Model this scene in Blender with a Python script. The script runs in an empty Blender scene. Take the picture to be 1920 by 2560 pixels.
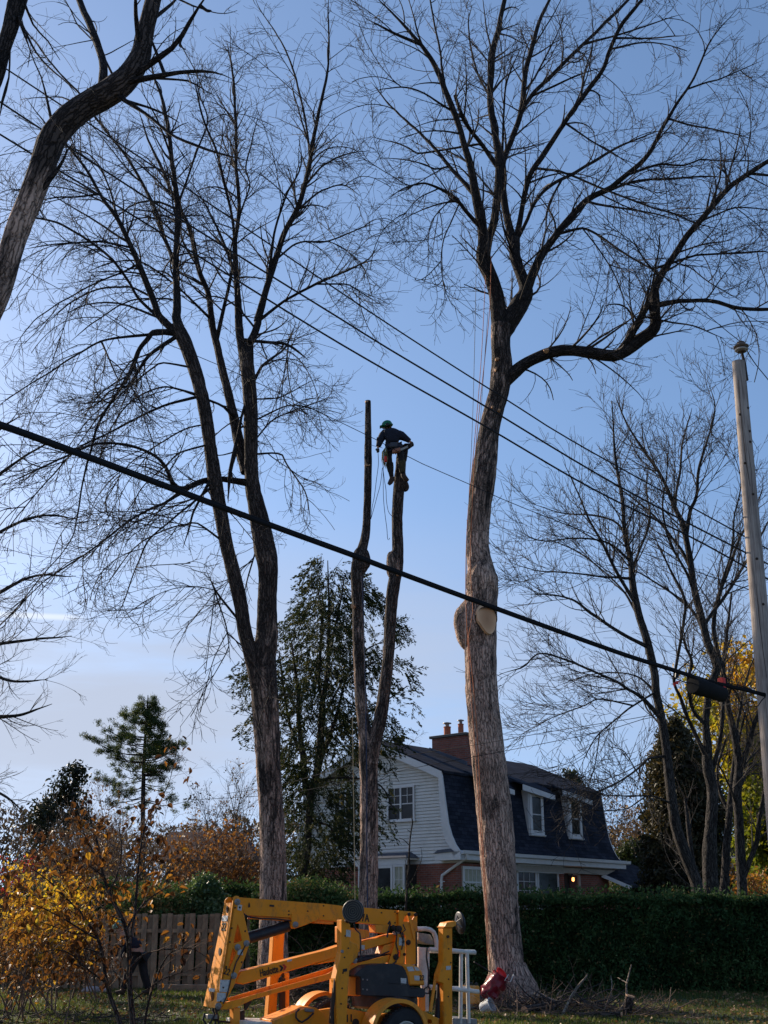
import bpy, bmesh, math, random
import numpy as np
from mathutils import Vector, Matrix
from mathutils.geometry import tessellate_polygon

# ------------------------------------------------------------------ camera, sky, sun
SC = bpy.context.scene
COL = SC.collection
FPX = 2950.0                      # focal length in photo pixels (photo 1920 x 2560)
TH = math.atan(1020.0 / FPX)      # upward pitch
CT, ST = math.cos(TH), math.sin(TH)
EYE = 1.6
cam = bpy.data.cameras.new("camera")
cam.sensor_fit = 'VERTICAL'; cam.sensor_height = 36.0; cam.sensor_width = 27.0
cam.lens = 36.0 * FPX / 2560.0
cam.clip_start = 0.1; cam.clip_end = 3000
camo = bpy.data.objects.new("camera", cam); COL.objects.link(camo)
camo.location = (0, 0, EYE); camo.rotation_euler = (math.pi / 2 + TH, 0, 0)
SC.camera = camo

SUN_AZ = math.radians(-47.0)      # from +Y, negative = to the left
SUN_EL = math.radians(25.0)
w = bpy.data.worlds.new("World"); SC.world = w; w.use_nodes = True
nt = w.node_tree; nt.nodes.clear()
out = nt.nodes.new('ShaderNodeOutputWorld'); bg = nt.nodes.new('ShaderNodeBackground')
sky = nt.nodes.new('ShaderNodeTexSky'); sky.sky_type = 'NISHITA'; sky.sun_disc = False
sky.sun_elevation = SUN_EL; sky.sun_rotation = SUN_AZ
sky.altitude = 100; sky.air_density = 1.0; sky.dust_density = 0.8; sky.ozone_density = 2.4
hs = nt.nodes.new('ShaderNodeHueSaturation'); hs.inputs['Saturation'].default_value = 1.05; hs.inputs['Value'].default_value = 1.0
nt.links.new(sky.outputs[0], hs.inputs['Color'])
# the lowest band of sky is read a little higher up: no yellow horizon, as on a clear late-autumn morning
tc0 = nt.nodes.new('ShaderNodeTexCoord'); ma = nt.nodes.new('ShaderNodeVectorMath'); ma.operation = 'MULTIPLY_ADD'
ma.inputs[1].default_value = (0.86, 0.86, 0.80); ma.inputs[2].default_value = (0, 0, 0.20)
nt.links.new(tc0.outputs['Generated'], ma.inputs[0])
vn = nt.nodes.new('ShaderNodeVectorMath'); vn.operation = 'NORMALIZE'; nt.links.new(ma.outputs[0], vn.inputs[0])
nt.links.new(vn.outputs[0], sky.inputs['Vector'])
# thin cirrus low in the sky and one short contrail, all by direction
tc = nt.nodes.new('ShaderNodeTexCoord'); sep = nt.nodes.new('ShaderNodeSeparateXYZ')
nt.links.new(tc.outputs['Generated'], sep.inputs[0])
mp = nt.nodes.new('ShaderNodeMapping'); mp.inputs['Scale'].default_value = (2.2, 2.2, 14)
mp.inputs['Rotation'].default_value = (0.0, 0.06, 0.0)
nt.links.new(tc.outputs['Generated'], mp.inputs[0])
nz = nt.nodes.new('ShaderNodeTexNoise'); nz.inputs['Scale'].default_value = 1.3; nz.inputs['Detail'].default_value = 6; nz.inputs['Roughness'].default_value = 0.55
nt.links.new(mp.outputs[0], nz.inputs['Vector'])
def wmath(op, a, b=None, c=None):
    n = nt.nodes.new('ShaderNodeMath'); n.operation = op
    for i, v in enumerate((a, b, c)):
        if v is None: continue
        if isinstance(v, (int, float)): n.inputs[i].default_value = v
        else: nt.links.new(v, n.inputs[i])
    return n.outputs[0]
def wrange(v, a, b, c=0.0, d=1.0, smooth=True):
    n = nt.nodes.new('ShaderNodeMapRange'); n.interpolation_type = 'SMOOTHSTEP' if smooth else 'LINEAR'
    nt.links.new(v, n.inputs[0])
    for i, x in enumerate((a, b, c, d)): n.inputs[i + 1].default_value = x
    return n.outputs[0]
band = wmath('MULTIPLY', wrange(sep.outputs['Z'], 0.0, 0.13), wrange(sep.outputs['Z'], 0.35, 0.20))
cir = wmath('MULTIPLY', wrange(nz.outputs['Fac'], 0.12, 0.56), band)
left = wrange(sep.outputs['X'], 0.35, -0.25)
cir = wmath('MULTIPLY', cir, wmath('ADD', wmath('MULTIPLY', left, 0.6), 0.4))
# contrail: a thin streak round the direction seen at the left edge
zline = wmath('SUBTRACT', sep.outputs['Z'], wmath('MULTIPLY_ADD', sep.outputs['X'], 0.022, 0.2389))
streak = wrange(wmath('ABSOLUTE', zline), 0.0036, 0.0006)
streak = wmath('MULTIPLY', streak, wrange(sep.outputs['X'], -0.238, -0.262))
streak = wmath('MULTIPLY', streak, wrange(nz.outputs['Fac'], 0.0, 0.35))
allc = wmath('MULTIPLY', cir, 0.9)
mx = nt.nodes.new('ShaderNodeMix'); mx.data_type = 'RGBA'
nt.links.new(allc, mx.inputs['Factor']); nt.links.new(hs.outputs[0], mx.inputs['A'])
mx.inputs['B'].default_value = (2.75, 3.05, 3.75, 1)
mx2 = nt.nodes.new('ShaderNodeMix'); mx2.data_type = 'RGBA'; nt.links.new(wmath('MULTIPLY', streak, 0.38), mx2.inputs['Factor']); nt.links.new(mx.outputs['Result'], mx2.inputs['A']); mx2.inputs['B'].default_value = (6.0, 6.1, 6.3, 1)
nt.links.new(mx2.outputs['Result'], bg.inputs['Color'])
bg.inputs['Strength'].default_value = 0.135
nt.links.new(bg.outputs[0], out.inputs[0])

sl = bpy.data.lights.new("sun", 'SUN'); sl.energy = 4.6; sl.angle = math.radians(0.53); sl.color = (1.0, 0.86, 0.68)
so = bpy.data.objects.new("sun", sl); COL.objects.link(so); so.location = (-20, 20, 30)
SDIR = Vector((math.sin(SUN_AZ) * math.cos(SUN_EL), math.cos(SUN_AZ) * math.cos(SUN_EL), math.sin(SUN_EL)))
so.rotation_euler = SDIR.to_track_quat('Z', 'Y').to_euler()

SC.view_settings.view_transform = 'Standard'; SC.view_settings.look = 'None'
SC.view_settings.gamma = 1.0; SC.view_settings.use_curve_mapping = False
SC.view_settings.exposure = 0.55
SC.render.engine = 'CYCLES'
SC.cycles.max_bounces = 6; SC.cycles.transparent_max_bounces = 6
SC.cycles.use_denoising = True

RNG = np.random.default_rng(11)
random.seed(5)

# ------------------------------------------------------------------ pixel helpers (photo pixels -> metres)
def at(px, py, Y):
    u = (px - 960.0) / FPX; v = (1280.0 - py) / FPX
    s = Y / (CT - v * ST)
    return Vector((u * s, Y, EYE + (ST + v * CT) * s))
def pxm(py, Y):                   # metres per photo pixel at that depth
    v = (1280.0 - py) / FPX
    return Y / (CT - v * ST) / FPX
def hit(px, py, O, A):            # ray against the vertical plane through O along horizontal A -> (s, z)
    u = (px - 960.0) / FPX; v = (1280.0 - py) / FPX
    dx, dy, dz = u, CT - v * ST, ST + v * CT
    det = dx * -A[1] + A[0] * dy
    t = (O[0] * -A[1] + A[0] * O[1]) / det
    s = ((dx * t - O[0]) * A[0] + (dy * t - O[1]) * A[1])
    return s, EYE + dz * t
def c1(p): return (p[0] / 1.728, p[1] / 1.728) + tuple(p[2:])
def c2(p): return (960 + p[0] / 1.728, p[1] / 1.728) + tuple(p[2:])
def c3(p): return (p[0] / 1.728, 800 + p[1] / 1.728) + tuple(p[2:])
def c4(p): return (960 + p[0] / 1.728, 800 + p[1] / 1.728) + tuple(p[2:])
def c8(p): return (1200 + p[0] / 2.304, 1700 + p[1] / 2.304) + tuple(p[2:])
def dd(p): return (p[0] * 1.1574, p[1] * 1.1574) + tuple(p[2:])

# ------------------------------------------------------------------ object helpers
def tag(o, label=None, cat=None, group=None, kind=None):
    if label: o['label'] = label
    if cat: o['category'] = cat
    if group: o['group'] = group
    if kind: o['kind'] = kind
    return o
def empty(name, loc=(0, 0, 0), rz=0.0):
    o = bpy.data.objects.new(name, None); COL.objects.link(o); o.location = loc; o.rotation_euler = (0, 0, rz)
    o.empty_display_size = 0.3
    return o
def thing(name, label, cat, loc=(0, 0, 0), group=None, rz=0.0):
    return tag(empty(name, loc, rz), label, cat, group)
def link(name, me, parent=None, mat=None, world=True):
    o = bpy.data.objects.new(name, me); COL.objects.link(o)
    if mat is not None and not me.materials:
        for m in (mat if isinstance(mat, (list, tuple)) else [mat]): me.materials.append(m)
    if parent is not None:
        o.parent = parent
        if world:
            M = Matrix.Translation(parent.location) @ parent.rotation_euler.to_matrix().to_4x4()
            q = parent
            while q.parent is not None:
                q = q.parent
            if q is not parent:      # parts sit at identity under their thing: use the thing's matrix
                M = Matrix.Translation(q.location) @ q.rotation_euler.to_matrix().to_4x4()
                o.matrix_parent_inverse = Matrix.Identity(4)
            else:
                o.matrix_parent_inverse = M.inverted()
    return o
def np_mesh(name, V, Fq=None, Ft=None, smooth=False, matidx=None):
    """fast mesh from arrays: V (n,3), Fq (m,4) quads and/or Ft (k,3) tris"""
    me = bpy.data.meshes.new(name)
    V = np.asarray(V, dtype=np.float32)
    loops = []; starts = []; totals = []
    n0 = 0
    if Fq is not None and len(Fq):
        Fq = np.asarray(Fq, dtype=np.int32); loops.append(Fq.ravel())
        starts.append(np.arange(len(Fq), dtype=np.int32) * 4); n0 = Fq.size
        nq = len(Fq)
    if Ft is not None and len(Ft):
        Ft = np.asarray(Ft, dtype=np.int32); loops.append(Ft.ravel())
        starts.append(n0 + np.arange(len(Ft), dtype=np.int32) * 3)
    L = np.concatenate(loops); S = np.concatenate(starts)
    me.vertices.add(len(V)); me.vertices.foreach_set('co', V.ravel())
    me.loops.add(len(L)); me.loops.foreach_set('vertex_index', L)
    me.polygons.add(len(S)); me.polygons.foreach_set('loop_start', S)
    me.update(calc_edges=True)
    if smooth: me.polygons.foreach_set('use_smooth', np.ones(len(S), dtype=bool))
    if matidx is not None: me.polygons.foreach_set('material_index', np.asarray(matidx, dtype=np.int32))
    me.update()
    return me

# ------------------------------------------------------------------ vectorised tubes
def vnorm(a):
    return a / np.maximum(np.linalg.norm(a, axis=-1, keepdims=True), 1e-9)
def tubes_arrays(P, R, sides):
    """P (N,K,3), R (N,K): open tapered tubes. returns V, Fq"""
    N, K, _ = P.shape
    T = np.empty_like(P)
    T[:, 1:-1] = P[:, 2:] - P[:, :-2]; T[:, 0] = P[:, 1] - P[:, 0]; T[:, -1] = P[:, -1] - P[:, -2]
    T = vnorm(T)
    ch = vnorm(P[:, -1] - P[:, 0])
    ref = np.where(np.abs(ch[:, 2:3]) < 0.8, np.array([[0, 0, 1.0]]), np.array([[0, 1.0, 0]]))
    ref = vnorm(np.cross(ch, ref))[:, None, :]
    U = vnorm(ref - (ref * T).sum(-1, keepdims=True) * T)
    W = np.cross(T, U)
    ang = np.linspace(0, 2 * np.pi, sides, endpoint=False)
    ring = U[:, :, None, :] * np.cos(ang)[None, None, :, None] + W[:, :, None, :] * np.sin(ang)[None, None, :, None]
    V = (P[:, :, None, :] + ring * R[:, :, None, None]).reshape(-1, 3)
    base = (np.arange(N) * K * sides)[:, None, None] + (np.arange(K - 1) * sides)[None, :, None]
    j = np.arange(sides)[None, None, :]; j2 = (j + 1) % sides
    F = np.stack([base + j, base + j2, base + j2 + sides, base + j + sides], axis=-1).reshape(-1, 4)
    return V, F
class Bag:
    """collects vertex/quad arrays"""
    def __init__(s): s.V = []; s.F = []; s.n = 0
    def add(s, V, F):
        s.V.append(V); s.F.append(F + s.n); s.n += len(V)
    def tubes(s, P, R, sides): s.add(*tubes_arrays(P, R, sides))
    def link(s, name, mat, parent=None, smooth=True):
        me = np_mesh(name, np.concatenate(s.V), Fq=np.concatenate(s.F), smooth=smooth)
        return link(name, me, parent, mat)

def catmull(pts, n):
    """pts (k,d) -> n points along a Catmull-Rom curve, even by arc length"""
    p = np.asarray(pts, dtype=float)
    if len(p) == 2: 
        t = np.linspace(0, 1, n)[:, None]; return p[0] * (1 - t) + p[1] * t
    q = np.vstack([2 * p[0] - p[1], p, 2 * p[-1] - p[-2]])
    outp = []
    for i in range(1, len(q) - 2):
        t = np.linspace(0, 1, 12, endpoint=(i == len(q) - 3))[:, None]
        a, b, c, d = q[i - 1], q[i], q[i + 1], q[i + 2]
        outp.append(0.5 * ((2 * b) + (c - a) * t + (2 * a - 5 * b + 4 * c - d) * t * t + (3 * b - a - 3 * c + d) * t ** 3))
    o = np.vstack(outp)
    dl = np.r_[0, np.cumsum(np.linalg.norm(np.diff(o[:, :3], axis=0), axis=1))]
    s = np.linspace(0, dl[-1], n)
    return np.stack([np.interp(s, dl, o[:, k]) for k in range(o.shape[1])], axis=1)

def hashnoise(P, scale, seed=0):
    """cheap smooth value noise, P (n,3) -> (n,) in -1..1"""
    X = P * scale + seed * 17.13
    I = np.floor(X).astype(np.int64); Fr = X - I; Fr = Fr * Fr * (3 - 2 * Fr)
    def h(i, j, k):
        n = (i * 374761393 + j * 668265263 + k * 2147483647 + seed * 974634777) & 0xFFFFFFFF
        n = ((n ^ (n >> 13)) * 1274126177) & 0xFFFFFFFF
        n = n ^ (n >> 16)
        return (n & 0xFFFF) / 32768.0 - 1.0
    r = 0
    for a in (0, 1):
        for b in (0, 1):
            for c in (0, 1):
                wgt = (Fr[:, 0] if a else 1 - Fr[:, 0]) * (Fr[:, 1] if b else 1 - Fr[:, 1]) * (Fr[:, 2] if c else 1 - Fr[:, 2])
                r = r + wgt * h(I[:, 0] + a, I[:, 1] + b, I[:, 2] + c)
    return r

def trace(pts, Y, Y2=None, scale=1.0, n=None):
    """photo polyline of (x, y, width px) at depth Y (to Y2 at the end) -> array (n,4): xyz + radius"""
    k = len(pts); rows = []
    d = 0; L = [0]
    for i in range(1, k):
        d += math.hypot(pts[i][0] - pts[i - 1][0], pts[i][1] - pts[i - 1][1]); L.append(d)
    for i, p in enumerate(pts):
        yy = Y if Y2 is None else Y + (Y2 - Y) * L[i] / d
        v = at(p[0], p[1], yy)
        rows.append((v.x, v.y, v.z, 0.5 * p[2] * scale * pxm(p[1], yy)))
    rows = np.array(rows)
    if n is None:
        n = max(6, int(np.linalg.norm(np.diff(rows[:, :3], axis=0), axis=1).sum() / 0.25))
    return catmull(rows, n)

def bark_tube(name, T, mat, parent=None, sides=28, lump=0.05, furrow=0.0, seed=1, blond=None, cap=True, step=0.06):
    """one limb or trunk with an uneven surface. T (n,4). Attribute 'bark' = unrolled bark position, 'blond' 0..1"""
    L = np.linalg.norm(np.diff(T[:, :3], axis=0), axis=1).sum()
    n = max(8, int(L / step)); C = catmull(T, n)
    P = C[:, :3]; R = np.maximum(C[:, 3], 0.004)
    Tn = np.empty_like(P); Tn[1:-1] = P[2:] - P[:-2]; Tn[0] = P[1] - P[0]; Tn[-1] = P[-1] - P[-2]; Tn = vnorm(Tn)
    ref = vnorm(np.cross(Tn[0], [0.1, 1.0, 0.05]))
    U = np.empty_like(P); u = ref
    for i in range(n):
        u = u - (u @ Tn[i]) * Tn[i]; u = u / np.linalg.norm(u); U[i] = u
    W = np.cross(Tn, U)
    ang = np.linspace(0, 2 * np.pi, sides, endpoint=False)
    ring = U[:, None, :] * np.cos(ang)[None, :, None] + W[:, None, :] * np.sin(ang)[None, :, None]
    base = (P[:, None, :] + ring * R[:, None, None]).reshape(-1, 3)
    dist = np.r_[0, np.cumsum(np.linalg.norm(np.diff(P, axis=0), axis=1))]
    bk = np.stack([np.tile(np.cos(ang), n) * np.repeat(R, sides), np.tile(np.sin(ang), n) * np.repeat(R, sides), np.repeat(dist, sides)], 1)
    Rm = np.repeat(R, sides)
    f = 1 + lump * hashnoise(bk * [1, 1, 0.6], 1.6 / max(R.mean() * 2, 0.05) * 0.35, seed) + lump * 0.6 * hashnoise(bk * [1, 1, .7], 9.0, seed + 3)
    dr = Rm * (f - 1)
    if furrow > 0:
        rn = hashnoise(bk * [1, 1, 0.13], 26.0, seed + 7)
        dr = dr + furrow * (np.abs(rn) * -1.6 + 0.4)
    nrm = ring.reshape(-1, 3)
    V = base + nrm * dr[:, None]
    i = np.arange(n - 1)[:, None] * sides; j = np.arange(sides)[None, :]; j2 = (j + 1) % sides
    Fq = np.stack([i + j, i + j2, i + j2 + sides, i + j + sides], -1).reshape(-1, 4)
    Ft = None
    if cap:
        V = np.vstack([V, P[-1] + Tn[-1] * R[-1] * 0.12]); bk = np.vstack([bk, bk[-1]])
        a = (n - 1) * sides; Ft = np.stack([a + np.arange(sides), a + (np.arange(sides) + 1) % sides, np.full(sides, n * sides)], 1)
    me = np_mesh(name, V, Fq=Fq, Ft=Ft, smooth=True)
    at1 = me.attributes.new('bark', 'FLOAT_VECTOR', 'POINT'); at1.data.foreach_set('vector', bk.astype(np.float32).ravel())
    bl = np.zeros(len(V)) if blond is None else np.asarray([blond(z) for z in V[:, 2]])
    at2 = me.attributes.new('blond', 'FLOAT', 'POINT'); at2.data.foreach_set('value', bl.astype(np.float32))
    return link(name, me, parent, mat)

# ------------------------------------------------------------------ branching growth (vectorised)
def resample(T, K):
    return catmull(T, K)
def grow(P, R, rng, per_m=3.0, length=(0.5, 1.2), tr=(0.15, 0.98), ang=(30, 60), ratio=0.55, K=6, wig=0.25, up=0.0, rmin=0.003, tipf=0.45, taper_len=0.5, bias=None, maxr=None, opp=False, lenrel=None):
    """children along parents P (N,K0,3), R (N,K0). per_m children per metre of parent"""
    N, K0, _ = P.shape
    Ls = np.linalg.norm(np.diff(P, axis=1), axis=2).sum(1)
    cnt = np.maximum(1, rng.poisson(Ls * per_m))
    idx = np.repeat(np.arange(N), cnt); M = len(idx)
    t = rng.uniform(tr[0], tr[1], M)
    x = t * (K0 - 1); i0 = np.minimum(x.astype(int), K0 - 2); fr = (x - i0)[:, None]
    a = P[idx, i0]; b = P[idx, i0 + 1]; S = a * (1 - fr) + b * fr; T = vnorm(b - a)
    r = R[idx, i0] * (1 - fr[:, 0]) + R[idx, i0 + 1] * fr[:, 0]
    rv = rng.normal(size=(M, 3))
    if bias is not None: rv = rv + np.asarray(bias)
    side = vnorm(rv - (rv * T).sum(1, keepdims=True) * T)
    an = np.radians(rng.uniform(ang[0], ang[1], M))[:, None]
    D = vnorm(T * np.cos(an) + side * np.sin(an))
    ln = rng.uniform(length[0], length[1], M) * (1 - taper_len * t)
    if lenrel is not None: ln = ln * np.clip(Ls[idx] / lenrel, 0.35, 1.5)
    r0 = np.maximum(r * ratio * rng.uniform(0.7, 1.1, M), rmin)
    if maxr is not None: r0 = np.minimum(r0, maxr)
    Q = np.empty((M, K, 3)); Q[:, 0] = S
    d = D
    upv = np.asarray(up) if not np.isscalar(up) else None
    curl = rng.normal(size=(M, 3)) * wig * 1.1
    for k in range(1, K):
        d = d + rng.normal(size=(M, 3)) * wig * 0.45 + curl * 0.8
        if upv is not None: d = d + upv[k - 1 if k - 1 < len(upv) else -1] * np.array([0, 0, 1.0])
        else: d = d + np.array([0, 0, up])
        d = vnorm(d)
        Q[:, k] = Q[:, k - 1] + d * (ln / (K - 1))[:, None]
    f = np.linspace(1, tipf, K)[None, :]
    return Q, np.maximum(r0[:, None] * f, rmin * 0.7)
def cull(P, R, keep):
    return P[keep], R[keep]
def inview(P, margin=250):
    """bool per branch: start point roughly inside the widened camera view (nothing is built far outside)"""
    q = P[:, 0]; dx = q[:, 0]; dy = q[:, 1]; dz = q[:, 2] - EYE
    dep = dy * CT + dz * ST; v = -dy * ST + dz * CT
    px = 960 + FPX * dx / dep; py = 1280 - FPX * v / dep
    return (px > -margin) & (px < 1920 + margin) & (py > -margin) & (py < 2560 + margin)

# ------------------------------------------------------------------ hard-surface builder
class MB:
    def __init__(s): s.v = []; s.f = []
    def poly(s, pts): 
        i = len(s.v); s.v += [tuple(p) for p in pts]; s.f.append(list(range(i, i + len(pts))))
    def box(s, c, h, X=(1, 0, 0), Y=(0, 1, 0), Z=(0, 0, 1)):
        c, X, Y, Z = Vector(c), Vector(X), Vector(Y), Vector(Z); i = len(s.v)
        for a, b, d in ((-1, -1, -1), (1, -1, -1), (1, 1, -1), (-1, 1, -1), (-1, -1, 1), (1, -1, 1), (1, 1, 1), (-1, 1, 1)):
            s.v.append(tuple(c + X * a * h[0] + Y * b * h[1] + Z * d * h[2]))
        for q in ((0, 3, 2, 1), (4, 5, 6, 7), (0, 1, 5, 4), (1, 2, 6, 5), (2, 3, 7, 6), (3, 0, 4, 7)): s.f.append([i + k for k in q])
    def prism(s, loops, ext):
        """loops: list of 3D loops (outer, then holes); extruded by vector ext"""
        if not isinstance(loops[0][0], (list, tuple, Vector)) or isinstance(loops[0][0], Vector) and False: loops = [loops]
        ext = Vector(ext); L = [[Vector(p) for p in lp] for lp in loops]
        tri = tessellate_polygon(L); flat = [p for lp in L for p in lp]
        i = len(s.v); n = len(flat)
        s.v += [tuple(p) for p in flat] + [tuple(p + ext) for p in flat]
        for t in tri:
            s.f.append([i + k for k in t]); s.f.append([i + n + k for k in reversed(t)])
        o = 0
        for lp in L:
            m = len(lp)
            for k in range(m):
                a = o + k; b = o + (k + 1) % m
                s.f.append([i + a, i + b, i + b + n, i + a + n])
            o += m
    def tube(s, pts, r, n=8, caps=True):
        P = [Vector(p) for p in pts]; R = r if isinstance(r, (list, tuple)) else [r] * len(P)
        i0 = len(s.v)
        ref = None
        for k, p in enumerate(P):
            t = (P[min(k + 1, len(P) - 1)] - P[max(k - 1, 0)]).normalized()
            if ref is None:
                ref = t.cross(Vector((0, 0, 1)) if abs(t.z) < 0.9 else Vector((0, 1, 0))).normalized()
            ref = (ref - t * ref.dot(t)).normalized(); q = t.cross(ref)
            for j in range(n):
                a = 2 * math.pi * j / n
                s.v.append(tuple(p + (ref * math.cos(a) + q * math.sin(a)) * R[k]))
        for k in range(len(P) - 1):
            for j in range(n):
                j2 = (j + 1) % n
                s.f.append([i0 + k * n + j, i0 + k * n + j2, i0 + (k + 1) * n + j2, i0 + (k + 1) * n + j])
        if caps:
            s.f.append([i0 + j for j in reversed(range(n))]); s.f.append([i0 + (len(P) - 1) * n + j for j in range(n)])
    def lathe(s, c, axis, prof, n=20):
        """prof: list of (radius, height along axis)"""
        c = Vector(c); t = Vector(axis).normalized()
        u = t.cross(Vector((0, 0, 1)) if abs(t.z) < 0.9 else Vector((1, 0, 0))).normalized(); q = t.cross(u); i0 = len(s.v)
        for r, h in prof:
            for j in range(n):
                a = 2 * math.pi * j / n
                s.v.append(tuple(c + t * h + (u * math.cos(a) + q * math.sin(a)) * max(r, 1e-4)))
        for k in range(len(prof) - 1):
            for j in range(n):
                j2 = (j + 1) % n; s.f.append([i0 + k * n + j, i0 + k * n + j2, i0 + (k + 1) * n + j2, i0 + (k + 1) * n + j])
        s.f.append([i0 + j for j in reversed(range(n))]); s.f.append([i0 + (len(prof) - 1) * n + j for j in range(n)])
    def mesh(s, name, smooth=False, bevel=0.0, seg=1):
        me = bpy.data.meshes.new(name); me.from_pydata(s.v, [], s.f)
        bm = bmesh.new(); bm.from_mesh(me)
        bmesh.ops.remove_doubles(bm, verts=bm.verts, dist=1e-5)
        bmesh.ops.recalc_face_normals(bm, faces=bm.faces)
        if bevel > 0:
            ed = [e for e in bm.edges if len(e.link_faces) == 2 and e.calc_face_angle(0) > 0.5]
            try: bmesh.ops.bevel(bm, geom=ed, offset=bevel, segments=seg, affect='EDGES', clamp_overlap=True, profile=0.5)
            except Exception: pass
        if smooth:
            for f in bm.faces: f.smooth = True
        bm.to_mesh(me); bm.free()
        if smooth:
            try: me.set_sharp_from_angle(angle=math.radians(38))
            except Exception: pass
        return me
    def link(s, name, mat, parent=None, smooth=False, bevel=0.0, seg=1):
        return link(name, s.mesh(name, smooth, bevel, seg), parent, mat)

# ------------------------------------------------------------------ materials
def newmat(name):
    m = bpy.data.materials.new(name); m.use_nodes = True
    n = m.node_tree; b = n.nodes['Principled BSDF']
    return m, n, b
def ramp(n, fac, stops):
    r = n.nodes.new('ShaderNodeValToRGB'); el = r.color_ramp.elements
    while len(el) < len(stops): el.new(0.5)
    for e, (p, c) in zip(el, stops): e.position = p; e.color = (*c, 1)
    n.links.new(fac, r.inputs[0]); return r.outputs[0]
def noise(n, vec, scale, detail=4, rough=0.55, dist=0.0):
    z = n.nodes.new('ShaderNodeTexNoise'); z.inputs['Scale'].default_value = scale; z.inputs['Detail'].default_value = detail
    z.inputs['Roughness'].default_value = rough; z.inputs['Distortion'].default_value = dist
    if vec is not None: n.links.new(vec, z.inputs['Vector'])
    return z.outputs['Fac']
def mapping(n, vec, scale=(1, 1, 1), rot=(0, 0, 0)):
    m = n.nodes.new('ShaderNodeMapping'); m.inputs['Scale'].default_value = scale; m.inputs['Rotation'].default_value = rot
    n.links.new(vec, m.inputs[0]); return m.outputs[0]
def nmath(n, op, a, b=None):
    q = n.nodes.new('ShaderNodeMath'); q.operation = op
    for i, v in enumerate((a, b)):
        if v is None: continue
        if isinstance(v, (int, float)): q.inputs[i].default_value = v
        else: n.links.new(v, q.inputs[i])
    return q.outputs[0]
def nmix(n, fac, a, b, blend='MIX'):
    q = n.nodes.new('ShaderNodeMix'); q.data_type = 'RGBA'; q.blend_type = blend
    for k, v in (('Factor', fac), ('A', a), ('B', b)):
        if isinstance(v, (int, float)): q.inputs[k].default_value = v
        elif isinstance(v, tuple): q.inputs[k].default_value = (*v, 1)
        else: n.links.new(v, q.inputs[k])
    return q.outputs['Result']
def bump(n, b, h, strength=0.5, dist=0.02):
    q = n.nodes.new('ShaderNodeBump'); q.inputs['Strength'].default_value = strength; q.inputs['Distance'].default_value = dist
    n.links.new(h, q.inputs['Height']); n.links.new(q.outputs[0], b.inputs['Normal'])
def attr(n, name, outp='Fac'):
    a = n.nodes.new('ShaderNodeAttribute'); a.attribute_name = name; return a.outputs[outp]
def objco(n):
    return n.nodes.new('ShaderNodeTexCoord').outputs['Object']
def simple(name, col, rough=0.6, var=0.15, scale=6.0, bmp=0.0, bscale=40, metal=0.0, dirt=None, dscale=3.0, damt=0.5):
    m, n, b = newmat(name); co = objco(n)
    f = noise(n, co, scale, 5, 0.6)
    lo = tuple(c * (1 - var) for c in col); hi = tuple(min(1, c * (1 + var)) for c in col)
    c = ramp(n, f, [(0.3, lo), (0.7, hi)])
    if dirt is not None:
        df = ramp(n, noise(n, co, dscale, 7, 0.7, 0.6), [(0.48, (0, 0, 0)), (0.68, (damt,) * 3)])
        c = nmix(n, df, c, dirt)
    n.links.new(c, b.inputs['Base Color']); b.inputs['Roughness'].default_value = rough; b.inputs['Metallic'].default_value = metal; b.inputs['Specular IOR Level'].default_value = 0.3
    if bmp > 0: bump(n, b, noise(n, co, bscale, 4, 0.6), bmp, 0.01)
    return m
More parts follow.
